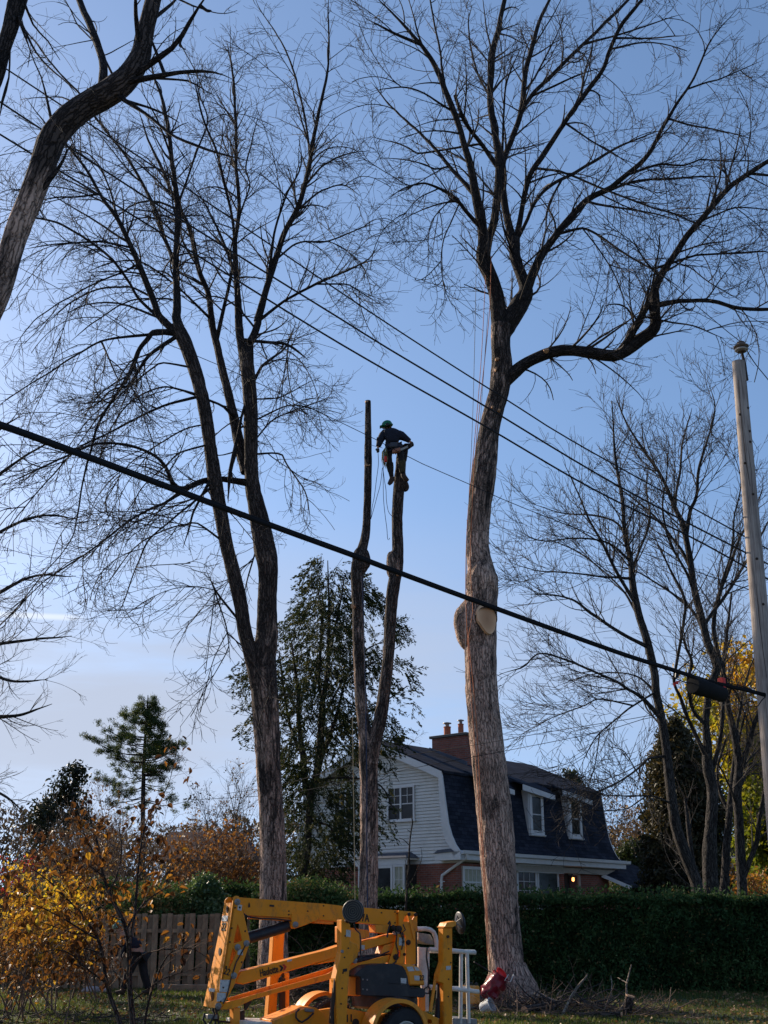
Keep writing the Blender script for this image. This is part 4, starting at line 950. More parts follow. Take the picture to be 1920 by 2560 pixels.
tree('maple_tree', 'leaning dark maple stem between the two stouter maples beyond the hedge', YE + 4.5, [
    (L8((1400, 1320, 60), (1408, 1190, 56), (1418, 1000, 50), (1430, 850, 48), (1442, 700, 42), (1455, 560, 34), (1470, 430, 24), (1500, 300, 16), (1540, 150, 10)), 0.0)],
    [(L8((1435, 760, 26), (1380, 640, 20), (1370, 500, 16), (1420, 340, 12)), (0, 1)),
     (L8((1240, 1290, 34), (1230, 1100, 34), (1215, 960, 28), (1195, 800, 22), (1180, 680, 14)), (0, 1)),
     (L8((1450, 590, 18), (1530, 500, 12), (1640, 450, 8)), (0, 1))],
    mapl(1.2), 47, up_trunk=0.5, mat_t=M_GREYBARK, mat_l=M_GREYBARK, mat_w=M_TWIG2, sides=24, furrow=0.006)
# ------------------------------------------------------------------ gambrel house behind the hedge
HK = Vector((2.645, 42.0, 0)); HA = Vector((0.66315, 0.74848, 0)); HU = Vector((-0.74848, 0.66315, 0)); UP = Vector((0, 0, 1))
HW, HL, RS = 8.4, 10.5, 4.2
def HP(a, s, z): return HK + HA * a + HU * s + UP * z
PROF = [(0.0, 3.85), (0.19, 4.07), (0.36, 4.39), (0.50, 4.80), (0.63, 5.62), (0.77, 6.60), (RS, 8.02)]
FULL = PROF + [(HW - s, z) for s, z in reversed(PROF[:-1])]
def prof_s(z):
    for (s0, z0), (s1, z1) in zip(PROF, PROF[1:]):
        if z0 <= z <= z1: return s0 + (s1 - s0) * (z - z0) / (z1 - z0)
    return 0.45 if z < 3.85 else RS
def brickmat():
    m, n, b = newmat('red_brick'); co = objco(n)
    br = n.nodes.new('ShaderNodeTexBrick'); br.inputs['Scale'].default_value = 1.0
    br.inputs['Brick Width'].default_value = 0.22; br.inputs['Row Height'].default_value = 0.075; br.inputs['Mortar Size'].default_value = 0.009
    br.inputs['Color1'].default_value = (0.20, 0.055, 0.035, 1); br.inputs['Color2'].default_value = (0.30, 0.085, 0.05, 1); br.inputs['Mortar'].default_value = (0.20, 0.15, 0.13, 1)
    # bricks follow the wall: horizontal = distance along either house axis, vertical = height
    d = n.nodes.new('ShaderNodeVectorMath'); d.operation = 'DOT_PRODUCT'; n.links.new(co, d.inputs[0]); d.inputs[1].default_value = (HA.x + HU.x, HA.y + HU.y, 0)
    sp = n.nodes.new('ShaderNodeSeparateXYZ'); n.links.new(co, sp.inputs[0]); cb = n.nodes.new('ShaderNodeCombineXYZ')
    n.links.new(d.outputs['Value'], cb.inputs[0]); n.links.new(sp.outputs['Z'], cb.inputs[1]); n.links.new(cb.outputs[0], br.inputs['Vector'])
    v = ramp(n, noise(n, co, 3, 5), [(0.3, (0.8,) * 3), (0.7, (1.2,) * 3)])
    n.links.new(nmix(n, 1.0, br.outputs['Color'], v, 'MULTIPLY'), b.inputs['Base Color']); b.inputs['Roughness'].default_value = 0.9
    bump(n, b, br.outputs['Fac'], -0.6, 0.01); return m
M_BRICK = brickmat()
def shinglemat():
    m, n, b = newmat('dark_shingles'); co = objco(n)
    br = n.nodes.new('ShaderNodeTexBrick'); br.inputs['Scale'].default_value = 1.0
    br.inputs['Brick Width'].default_value = 0.30; br.inputs['Row Height'].default_value = 0.13; br.inputs['Mortar Size'].default_value = 0.008; br.inputs['Bias'].default_value = -0.2
    br.inputs['Color1'].default_value = (0.020, 0.023, 0.034, 1); br.inputs['Color2'].default_value = (0.040, 0.044, 0.060, 1); br.inputs['Mortar'].default_value = (0.013, 0.013, 0.018, 1)
    d = n.nodes.new('ShaderNodeVectorMath'); d.operation = 'DOT_PRODUCT'; n.links.new(co, d.inputs[0]); d.inputs[1].default_value = (HA.x, HA.y, 0)
    sp = n.nodes.new('ShaderNodeSeparateXYZ'); n.links.new(co, sp.inputs[0]); cb = n.nodes.new('ShaderNodeCombineXYZ')
    n.links.new(d.outputs['Value'], cb.inputs[0]); n.links.new(sp.outputs['Z'], cb.inputs[1]); n.links.new(cb.outputs[0], br.inputs['Vector'])
    v = ramp(n, noise(n, co, 1.4, 7, 0.7), [(0.35, (0.85,) * 3), (0.7, (1.5, 1.5, 1.5))])
    g = ramp(n, noise(n, co, 60, 2), [(0.3, (0.75,) * 3), (0.7, (1.3,) * 3)])
    c = nmix(n, 1.0, nmix(n, 1.0, br.outputs['Color'], v, 'MULTIPLY'), g, 'MULTIPLY')
    n.links.new(c, b.inputs['Base Color']); b.inputs['Roughness'].default_value = 0.95; b.inputs['Specular IOR Level'].default_value = 0.08
    bump(n, b, br.outputs['Fac'], -0.5, 0.012); return m
M_SHINGLE = shinglemat()
M_SIDING = simple('white_vinyl_siding', (0.76, 0.72, 0.66), 0.5, 0.05, 1.2, dirt=(0.42, 0.39, 0.33), dscale=1.2, damt=0.35)
M_TRIM = simple('white_trim_paint', (0.76, 0.73, 0.71), 0.5, 0.04, 2, dirt=(0.5, 0.48, 0.44), dscale=3, damt=0.3)
M_TERRA = simple('terracotta_flue', (0.42, 0.13, 0.07), 0.8, 0.15)
M_FLASH = simple('grey_metal_flashing', (0.09, 0.10, 0.13), 0.5, 0.2, metal=0.3)
def glassmat(name, tint=(0.02, 0.022, 0.025), emit=None):
    m, n, b = newmat(name); co = objco(n)
    f = noise(n, co, 1.8, 3); n.links.new(ramp(n, f, [(0.3, tuple(c * 0.6 for c in tint)), (0.7, tuple(c * 1.6 for c in tint))]), b.inputs['Base Color'])
    b.inputs['Roughness'].default_value = 0.12; b.inputs['Specular IOR Level'].default_value = 0.22
    bump(n, b, noise(n, co, 1.2, 2), 0.06, 0.02)
    return m
M_GLASS = glassmat('window_glass')
M_CURT = simple('pale_curtain', (0.45, 0.43, 0.33), 0.9, 0.15, 8)
M_BASE = simple('interior_dark', (0.03, 0.027, 0.025), 0.9, 0.2)

house = thing('house', 'white-sided gambrel house with dark shingle roof, brick chimney and brick ground floor', 'house', HK)
# core body of the upper floor (inside face of the siding) and the brick ground floor
mb = MB(); mb.prism([[HP(0.34, s, z) for s, z in [(0.55, 3.5)] + [(s + 0.06, z - 0.05) for s, z in PROF[2:-1]] + [(RS, 7.93)] + [(HW - s - 0.06, z - 0.05) for s, z in reversed(PROF[2:-1])] + [(HW - 0.55, 3.5)]]], HA * (HL - 0.68)); mb.link('upper_wall', M_SIDING, house)
mb = MB(); mb.prism([[HP(0.30, 0.45, 0), HP(0.30, HW - 0.45, 0), HP(0.30, HW - 0.45, 3.47), HP(0.30, 0.45, 3.47)]], HA * (HL - 0.6)); mb.link('brick_wall', M_BRICK, house)
# siding boards, one by one
pit = 0.114; z = 3.475; k = 0
while z < 7.85:
    z1 = z + pit
    sm = prof_s(min(z1, 8.0)) + 0.03 if z > 3.85 else 0.34
    if z > 3.85 and z < 4.1: sm = 0.34
    sl0, sl1 = HP(0, sm, 0), HP(0, HW - sm, 0)
    z1 = z + pit - 0.026
    b0, b1 = HP(0.290, sm, z), HP(0.290, HW - sm, z)
    t0, t1 = HP(0.312, sm, z1 + 0.01), HP(0.312, HW - sm, z1 + 0.01)
    c0, c1_ = HP(0.338, sm, z1 + 0.01), HP(0.338, HW - sm, z1 + 0.01)
    d0, d1 = HP(0.338, sm, z), HP(0.338, HW - sm, z)
    mb = MB(); i = len(mb.v); mb.v += [tuple(q) for q in (b0, b1, t1, t0, c0, c1_, d1, d0)]
    mb.f += [[0, 1, 2, 3], [3, 2, 5, 4], [4, 5, 6, 7], [7, 6, 1, 0], [0, 3, 4, 7], [1, 6, 5, 2]]
    mb.link('siding_board', M_SIDING, house); z += pit; k += 1
# roof: lower steep slopes and upper shallow slopes as thick slabs
def slab(profile, a0, a1, th=0.07):
    mb = MB(); P = [Vector((s, z)) for s, z in profile]
    off = []
    for k, p in enumerate(P):
        t = (P[min(k + 1, len(P) - 1)] - P[max(k - 1, 0)]).normalized(); off.append(p + Vector((t.y, -t.x)) * th)
    lp = [HP(a0, p.x, p.y) for p in P] + [HP(a0, p.x, p.y) for p in reversed(off)]
    mb.prism([lp], HA * (a1 - a0)); return mb
slab(PROF[:-1], 0.0, HL).link('lower_roof_slope', M_SHINGLE, house)
slab([(HW - s, z) for s, z in reversed(PROF[:-1])], 0.0, HL).link('lower_roof_slope', M_SHINGLE, house)
slab([(0.66, 6.60), (RS, 8.05)], -0.04, HL + 0.06, 0.10).link('upper_roof_slope', M_SHINGLE, house)
slab([(RS, 8.05), (HW - 0.66, 6.60)], -0.04, HL + 0.06, 0.10).link('upper_roof_slope', M_SHINGLE, house)
# white rake boards round both gables
def rake(a0, a1, w=0.26):
    mb = MB(); out_, inn = [], []
    P = [Vector((s, z - 0.02)) for s, z in FULL]
    for k, p in enumerate(P):
        t = (P[min(k + 1, len(P) - 1)] - P[max(k - 1, 0)]).normalized(); nrm = Vector((t.y, -t.x))
        ww = w * (1.25 if 2 <= k <= 3 or len(P) - 4 <= k <= len(P) - 3 else 1.0) 
        inn.append(p + nrm * ww)
    inn[0] = Vector((0.30, 3.66)); inn[-1] = Vector((HW - 0.30, 3.66))
    lp = [HP(a0, p.x, p.y) for p in P] + [HP(a0, p.x, p.y) for p in reversed(inn)]
    mb.prism([lp], HA * (a1 - a0)); return mb
rake(-0.06, 0.0).link('rake_board', M_TRIM, house); rake(HL, HL + 0.06).link('rake_board', M_TRIM, house)
# boxed eave return, soffit, gutter, downpipe
mb = MB(); mb.prism([[HP(-0.06, 0.0, 3.55), HP(-0.06, 1.12, 3.55), HP(-0.06, 1.12, 3.78), HP(-0.06, 0.0, 3.84)]], HA * 0.36); mb.link('eave_return', M_TRIM, house)
mb = MB(); mb.prism([[HP(-0.10, 0.25, 3.82), HP(-0.10, 1.16, 3.79), HP(-0.10, 0.95, 3.90), HP(-0.10, 0.40, 3.93)]], HA * 0.38); mb.link('return_cap', M_FLASH, house)
mb = MB(); mb.prism([[HP(0.30, 0.02, 3.56), HP(0.30, 0.52, 3.50), HP(0.30, 0.52, 3.60), HP(0.30, 0.02, 3.66)]], HA * (HL - 0.3)); mb.link('soffit', M_TRIM, house)
mb = MB(); mb.prism([[HP(-0.02, -0.13, 3.86), HP(-0.02, -0.11, 3.75), HP(-0.02, -0.02, 3.72), HP(-0.02, 0.02, 3.86), HP(-0.02, -0.0, 3.86), HP(-0.02, -0.03, 3.75), HP(-0.02, -0.09, 3.77), HP(-0.02, -0.11, 3.86)]], HA * (HL + 0.6)); mb.link('gutter', M_TRIM, house)
mb = MB(); mb.prism([[HP(-0.02, 0.0, 3.56), HP(-0.02, 0.03, 3.56), HP(-0.02, 0.03, 3.80), HP(-0.02, 0.0, 3.80)]], HA * (HL + 0.4)); mb.link('fascia', M_TRIM, house)
dp = MB(); dp.tube([HP(0.25, -0.06, 3.74), HP(0.24, -0.04, 3.62), HP(0.22, 0.30, 3.44), HP(0.20, 1.02, 3.06), HP(0.20, 1.05, 2.90), HP(0.20, 1.05, 0.2)], 0.05, 8); dp.link('downpipe', M_TRIM, house, smooth=True)
mb = MB(); mb.box(HP(0.22, 1.05, 2.86), (0.03, 0.11, 0.015), HA, HU); mb.link('pipe_bracket', M_TRIM, house)
# porch beam over the front, its tan carrying the soffit's shadow strip
mb = MB(); mb.box(HP(6.9, 0.33, 3.40), (3.6, 0.09, 0.10), HA, HU); mb.link('porch_beam', simple('beige_soffit_shade', (0.42, 0.37, 0.31), 0.7), house)

def window(parent, P, X, N, w, h, cols=1, rows=2, lights=1, frame=0.06, pane=None, mid=True, grid_half=False, name='window'):
    """P lower-left corner, X unit along wall, N outward normal. lights = sashes side by side"""
    mb = MB(); Z = UP
    mb.box(P + X * w / 2 + Z * (frame / 2), (w / 2 + 0.01, 0.045, frame / 2), X, N)
    mb.box(P + X * w / 2 + Z * (h - frame / 2), (w / 2 + 0.01, 0.045, frame / 2), X, N)
    for x in [frame / 2, w - frame / 2] + [w * k / lights for k in range(1, lights)]:
        mb.box(P + X * x + Z * h / 2, (frame / 2, 0.042, h / 2 - frame), X, N)
    wd = mb.link(name, M_TRIM, parent)
    mb = MB(); mb.box(P + X * w / 2 + Z * (-0.02) + N * 0.02, (w / 2 + 0.05, 0.06, 0.022), X, N); mb.link('sill', M_TRIM, wd)
    lw = w / lights; bars = MB()
    for l in range(lights):
        x0 = l * lw + frame * (1.0 if l == 0 else 0.5); x1 = (l + 1) * lw - frame * (1.0 if l == lights - 1 else 0.5)
        pb = MB(); pb.box(P + X * ((x0 + x1) / 2) + Z * (h / 2), ((x1 - x0) / 2, 0.006, h / 2 - frame), X, N)
        pb.link('pane', pane or M_GLASS, wd)
        if mid: bars.box(P + X * ((x0 + x1) / 2) + Z * (h * 0.48) + N * 0.012, ((x1 - x0) / 2, 0.016, 0.018), X, N)
        zb = h * 0.5 if grid_half else frame
        for c in range(1, cols): bars.box(P + X * (x0 + (x1 - x0) * c / cols) + Z * ((zb + h - frame) / 2) + N * 0.010, (0.009, 0.012, (h - frame - zb) / 2), X, N)
        for r_ in range(1, rows): bars.box(P + X * ((x0 + x1) / 2) + Z * (zb + (h - frame - zb) * r_ / rows) + N * 0.010, ((x1 - x0) / 2, 0.0115, 0.009), X, N)
    if bars.v: bars.link('glazing_bars', M_TRIM, wd)
    return wd
NG = -HA; NL = -HU
window(house, HP(0.29, 3.62, 5.0), -HU, NG, 1.32, 1.24, 2, 2, 2, 0.07, grid_half=True)
window(house, HP(0.29, 6.35, 5.0), -HU, NG, 1.25, 1.24, 2, 2, 2, 0.07, grid_half=True)
# bay window on the gable wall
mb = MB(); mb.prism([[HP(-0.25, 2.30, 3.62), HP(-0.25, 4.65, 3.62), HP(0.30, 4.75, 3.62), HP(0.30, 2.2, 3.62)], ], Vector((0, 0, 0.06))); mb.link('bay_soffit', M_TRIM, house)
mb = MB(); lo = [HP(-0.32, 2.2, 3.69), HP(-0.32, 4.75, 3.69), HP(0.30, 4.80, 3.69), HP(0.30, 2.12, 3.69)]; hi = [HP(0.02, 2.55, 3.88), HP(0.02, 4.4, 3.88), HP(0.30, 4.45, 3.90), HP(0.30, 2.5, 3.90)]
i = 0; mb.v += [tuple(q) for q in lo + hi]; mb.f += [[0, 1, 2, 3], [4, 5, 6, 7], [0, 1, 5, 4], [1, 2, 6, 5], [2, 3, 7, 6], [3, 0, 4, 7]]; mb.link('bay_roof', M_FLASH, house)
mb = MB(); mb.box(HP(-0.22, 3.48, 3.54), (0.03, 1.22, 0.09), HA, HU); mb.link('bay_head', M_TRIM, house)
mb = MB(); mb.prism([[HP(-0.20, 2.35, 0.3), HP(-0.20, 4.6, 0.3), HP(0.29, 4.7, 0.3), HP(0.29, 2.25, 0.3)]], Vector((0, 0, 3.14))); mb.link('bay_body', M_BASE, house)
window(house, HP(-0.23, 2.86, 2.0), (HU * -0.97 + HA * -0.0).normalized(), NG, 0.50, 1.44, 2, 3, 1, 0.06, mid=False, pane=M_CURT)
window(house, HP(-0.23, 3.95, 2.0), -HU, NG, 1.05, 1.44, 1, 1, 1, 0.09, mid=False)
window(house, HP(-0.23, 4.55, 2.0), -HU, NG, 0.52, 1.44, 1, 2, 1, 0.06, mid=False)
# ground floor windows of the long side
window(house, HP(0.58, 0.43, 2.35), HA, NL, 1.35, 1.02, 5, 2, 1, 0.10, pane=M_CURT, mid=True)
window(house, HP(3.78, 0.43, 1.9), HA, NL, 1.28, 1.45, 3, 4, 1, 0.09, mid=False)
window(house, HP(5.10, 0.43, 1.9), HA, NL, 1.42, 1.45, 1, 1, 1, 0.09, mid=False)
mb = MB(); mb.box(HP(5.2, 0.36, 3.40), (1.5, 0.10, 0.13), HA, HU); mb.link('window_head', M_TRIM, house)
# entry with door, jamb, lit lantern; flat dark panel for the recess's shade
mb = MB(); mb.box(HP(7.30, 0.44, 1.65), (0.32, 0.01, 1.62), HA, HU); mb.link('entry_shade_panel', M_BASE, house)
mb = MB(); mb.box(HP(7.92, 0.41, 1.65), (0.07, 0.05, 1.66), HA, HU); mb.box(HP(7.62, 0.41, 3.29), (0.37, 0.05, 0.045), HA, HU); mb.link('door_jamb', simple('tan_trim', (0.45, 0.36, 0.30), 0.6), house)
mb = MB(); mb.box(HP(7.55, 0.425, 1.6), (0.27, 0.02, 1.60), HA, HU); mb.link('front_door', simple('dark_red_door', (0.10, 0.02, 0.015), 0.5), house)
lan = MB(); lan.lathe(HP(7.30, 0.30, 2.98), UP, [(0.02, 0.0), (0.06, 0.02), (0.07, 0.2), (0.09, 0.22), (0.02, 0.30)], 8); lo_ = lan.link('lantern', M_BLACK, house)
ml, nl, bl_ = newmat('lamp_glow'); bl_.inputs['Emission Color'].default_value = (1.0, 0.36, 0.10, 1); bl_.inputs['Emission Strength'].default_value = 3.0; bl_.inputs['Base Color'].default_value = (0.8, 0.4, 0.2, 1)
lb = MB(); lb.lathe(HP(7.30, 0.27, 3.0), UP, [(0.03, 0.0), (0.06, 0.03), (0.06, 0.14), (0.03, 0.16)], 10); lb.link('lamp_glass', ml, lo_)
# dormers
for a0 in (2.04, 4.72, 7.40):
    s0 = 0.43; zb, zt = 4.63, 6.22
    w_ = 1.0
    ck = MB()
    for aa in (a0 - 0.0, a0 + w_ - 0.05):
        lp = [(s0, zb), (s0, zt), (0.80, zt + 0.05), (0.77, 6.30), (0.62, 5.30), (0.47, zb)]
        ck.prism([[HP(aa, s, z) for s, z in lp]], HA * 0.05)
    dm = ck.link('dormer', M_TRIM, house)
    window(dm, HP(a0 + 0.04, s0 - 0.0, zb + 0.02), HA, NL, w_ - 0.08, zt - zb - 0.06, 1, 1, 1, 0.14, name='dormer_window') if False else None
    wd = window(house, HP(a0 + 0.05, s0 - 0.01, zb + 0.02), HA, NL, w_ - 0.10, zt - zb - 0.05, 1, 1, 1, 0.15, name='dormer_window')
    mb = MB(); mb.box(HP(a0 + w_ / 2, s0 + 0.02, zb - 0.01), (w_ / 2 + 0.02, 0.05, 0.03), HA, HU); mb.link('dormer_sill', M_TRIM, dm)
    mb = MB(); mb.prism([[HP(a0 - 0.58, 0.20, 6.20), HP(a0 + w_ + 0.52, 0.20, 5.98), HP(a0 + w_ + 0.52, 0.20, 6.16), HP(a0 - 0.58, 0.20, 6.42)]], HU * 0.05); mb.link('dormer_fascia', M_TRIM, dm)
    mb = MB(); mb.v += [tuple(q) for q in (HP(a0 - 0.60, 0.22, 6.42), HP(a0 + w_ + 0.54, 0.22, 6.16), HP(a0 + w_ + 0.54, 0.95, 6.56), HP(a0 - 0.60, 0.95, 6.64), HP(a0 - 0.60, 0.22, 6.46), HP(a0 + w_ + 0.54, 0.22, 6.20), HP(a0 + w_ + 0.54, 0.95, 6.72), HP(a0 - 0.60, 0.95, 6.76))]
    mb.f += [[0, 3, 2, 1], [4, 5, 6, 7], [0, 1, 5, 4], [1, 2, 6, 5], [2, 3, 7, 6], [3, 0, 4, 7]]; mb.link('dormer_roof', M_SHINGLE, dm)
# chimney: brick stack, cap, skirt, two flues with rain caps
mb = MB(); mb.prism([[HP(3.2, 2.18, 6.9), HP(3.2, 3.84, 6.9), HP(4.9, 3.84, 6.9), HP(4.9, 2.18, 6.9)]], Vector((0, 0, 1.46))); chim = mb.link('chimney', M_BRICK, house)
mb = MB(); mb.box(HP(4.05, 3.01, 8.40), (0.93, 0.92, 0.05), HA, HU); mb.link('chimney_cap', simple('chimney_cap_concrete', (0.13, 0.115, 0.10), 0.9, 0.2), chim, bevel=0.01)
mb = MB(); mb.v += [tuple(q) for q in (HP(3.12, 2.1, 7.14), HP(3.12, 3.92, 7.86), HP(3.12, 3.92, 8.02), HP(3.12, 2.1, 7.34), HP(3.19, 2.1, 7.14), HP(3.19, 3.92, 7.86), HP(3.19, 3.92, 8.02), HP(3.19, 2.1, 7.34))]
mb.f += [[0, 1, 2, 3], [4, 7, 6, 5], [0, 4, 5, 1], [3, 2, 6, 7], [1, 5, 6, 2], [0, 3, 7, 4]]; mb.link('chimney_flashing', M_FLASH, chim)
for s_, r_, h_ in ((3.42, 0.14, 0.36), (2.74, 0.11, 0.40)):
    aa = 3.65
    mb = MB(); mb.lathe(HP(aa, s_, 8.45), UP, [(r_, 0), (r_, h_), (r_ * 1.1, h_), (r_ * 1.1, h_ + 0.03), (r_ * 0.8, h_ + 0.03)], 14); fl = mb.link('flue', M_TERRA, chim, smooth=True)
    mb = MB(); mb.lathe(HP(aa, s_, 8.45 + h_), UP, [(r_ * 0.6, 0.0), (r_ * 0.6, 0.14), (r_ * 1.25, 0.15), (r_ * 1.2, 0.18), (0.01, 0.22)], 14); mb.link('rain_cap', M_STEEL, fl, smooth=True)
vt = MB(); vt.lathe(HP(1.5, 4.1, 7.98), UP, [(0.16, 0), (0.16, 0.10), (0.24, 0.12), (0.24, 0.17), (0.2, 0.18), (0.25, 0.22), (0.25, 0.26), (0.02, 0.30)], 14); vt.link('roof_vent', M_BLACK, house)
# low side wing with its own roof to the right
mb = MB(); e0 = HP(HL - 0.2, 1.2, 0)
mb.prism([[HP(HL + 0.1, 0.9, 0), HP(HL + 0.1, 5.2, 0), HP(HL + 0.1, 5.2, 2.7), HP(HL + 0.1, 0.9, 2.7)]], HA * 4.0); mb.link('side_wing_wall', M_BRICK, house)
P0 = at(1500, 2128, 50.6); P1 = at(1690, 2205, 53.0); P2 = at(1578, 2214, 49.6); P3 = at(1503, 2182, 49.4)
mb = MB(); th_ = Vector((0.1, -0.1, -0.12)); quad = [P0, P1, P2, P3]
mb.v += [tuple(q) for q in quad] + [tuple(q + Vector((0, 0.05, -0.1))) for q in quad]; mb.f += [[0, 1, 2, 3], [7, 6, 5, 4], [0, 4, 5, 1], [1, 5, 6, 2], [2, 6, 7, 3], [3, 7, 4, 0]]; mb.link('side_wing_roof', M_SHINGLE, house)
mb = MB(); q0, q1 = P3 + Vector((0, -0.06, -0.02)), P2 + Vector((0, -0.06, -0.02)); dz = Vector((0, 0, -0.15)); ey = Vector((0, 0.06, 0)); mb.v += [tuple(q) for q in (q0, q1, q1 + dz, q0 + dz, q0 + ey, q1 + ey, q1 + dz + ey, q0 + dz + ey)]
mb.f += [[0, 1, 2, 3], [7, 6, 5, 4], [0, 4, 5, 1], [1, 5, 6, 2], [2, 6, 7, 3], [3, 7, 4, 0]]; mb.link('side_wing_rake', M_TRIM, house)

# far houses glimpsed between trunks
def far_house(label, x0, x1, ytop, yeave, Y, wallm, roofm):
    A_, B_ = at(x0, yeave, Y), at(x1, yeave, Y); C_, D_ = at(x0 + (x1 - x0) * 0.12, ytop, Y + 3), at(x1 - (x1 - x0) * 0.12, ytop, Y + 3)
    h = thing('house', label, 'house', (A_.x, Y, 0))
    mb = MB(); mb.prism([[Vector((A_.x + .3, Y + .3, 0)), Vector((B_.x - .3, Y + .3, 0)), Vector((B_.x - .3, Y + .3, A_.z)), Vector((A_.x + .3, Y + .3, A_.z))]], Vector((0, 5.4, 0))); mb.link('wall', wallm, h)
    mb = MB(); mb.v += [tuple(q) for q in (A_, B_, D_, C_, A_ + Vector((0, 6, 0)), B_ + Vector((0, 6, 0)))]; mb.f += [[0, 1, 2, 3], [3, 2, 5, 4], [0, 3, 4], [1, 5, 2], [0, 4, 5, 1]]; mb.link('roof', roofm, h)
    wx = (A_.x + B_.x) / 2
    window(h, Vector((wx - 0.5, Y + 0.26, A_.z - 1.5)), Vector((1, 0, 0)), Vector((0, -1, 0)), 1.0, 1.1, 2, 2, 1)
far_house('distant house with a dark red-brown roof, left of the twin-stem ash', 395, 640, 2080, 2150, 50, simple('brown_brick', (0.10, 0.05, 0.04), 0.9), simple('red_brown_roof', (0.075, 0.032, 0.028), 0.9, 0.3))
far_house('distant pale house low behind the maples at the right edge', 1790, 2080, 2118, 2150, 62, simple('pale_stucco', (0.42, 0.36, 0.32), 0.9), simple('grey_far_roof', (0.16, 0.15, 0.16), 0.9, 0.2))
# ------------------------------------------------------------------ clipped cedar hedge
M_HEDGE = leafmat('cedar_hedge_foliage', [(0.0, (0.014, 0.034, 0.014)), (0.45, (0.036, 0.078, 0.028)), (0.8, (0.070, 0.130, 0.044)), (0.94, (0.13, 0.18, 0.07)), (1.0, (0.22, 0.16, 0.07))], 0.25, 0.7, 0.12)
M_HEDGECORE = simple('hedge_core', (0.014, 0.022, 0.010), 0.95, 0.4, 5)
def hedge(name, label, x0, x1, Y, depth, top, seed, n, base_tint=0.0):
    rng = np.random.default_rng(seed)
    h = thing(name, label, 'hedge', ((x0 + x1) / 2, Y, 0))
    nx_, nz_ = int((x1 - x0) * 6), 16
    # core: rounded box with lumps
    mb = MB(); mb.box(((x0 + x1) / 2, Y + depth / 2 + 0.22, top / 2 - 0.18), ((x1 - x0) / 2 - 0.05, depth / 2 - 0.30, top / 2 - 0.10)); mb.link('inner_branches', M_HEDGECORE, h)
    nf = int(n * 0.62); ntp = n - nf
    xs = rng.uniform(x0, x1, nf); zs = rng.uniform(0.02, top, nf)
    lump = 0.24 * hashnoise(np.stack([xs, zs * 0, zs], 1), 1.3, seed) + 0.14 * hashnoise(np.stack([xs, zs * 0, zs], 1), 3.7, seed + 1)
    rnd = np.clip((zs - top + 0.35) / 0.35, 0, 1) ** 2 * 0.28
    ys = Y + 0.06 - lump + rnd + rng.uniform(-0.02, 0.20, nf)
    F1 = np.stack([xs, ys, zs], 1)
    D1 = np.stack([rng.normal(0, .5, nf), np.full(nf, -0.7), rng.normal(0.15, .5, nf)], 1)
    xt = rng.uniform(x0, x1, ntp); yt = rng.uniform(Y, Y + depth, ntp)
    zt = top + 0.10 * hashnoise(np.stack([xt, yt, yt * 0], 1), 1.1, seed + 4) + 0.05 * hashnoise(np.stack([xt, yt, yt * 0], 1), 3.3, seed + 5) + rng.uniform(-0.15, 0.03, ntp)
    spike = rng.uniform(0, 1, ntp) > 0.94; zt = zt + spike * rng.uniform(0.05, 0.26, ntp) + 0.07 * hashnoise(np.stack([xt, yt * 0, yt * 0], 1), 0.5, seed + 31)
    F2 = np.stack([xt, yt, zt], 1); D2 = np.stack([rng.normal(0, .5, ntp), rng.normal(0, .4, ntp), np.full(ntp, 0.7)], 1)
    C = np.concatenate([F1, F2]); D = np.concatenate([D1, D2])
    t = 0.42 + 0.26 * hashnoise(C, 1.7, seed + 9) + rng.normal(0, 0.18, len(C)) + base_tint + 0.05
    t = np.clip(t, 0, 0.93); dead = hashnoise(C, 0.8, seed + 21) > 0.55; t = np.where(dead & (rng.uniform(0, 1, len(C)) > 0.55), 0.97, t); br = rng.uniform(0, 1, len(C)) > 0.975; t[br] = 1.0
    o = leaf_cards('foliage', C, 0.105, M_HEDGE, h, 0.42, rng, dirs=D, spread=0.55, tint=t); tag(o, kind='stuff')
    return h
HY = 29.0
hedge('hedge', 'tall dark clipped cedar hedge stretching right from behind the lift', -3.1, 13.8, HY, 1.3, 2.12, 5, 130000)
hedge('hedge', 'lower green hedge behind the board fence on the left', -11.5, -2.9, 33.0, 1.2, 2.45, 6, 34000, 0.12)

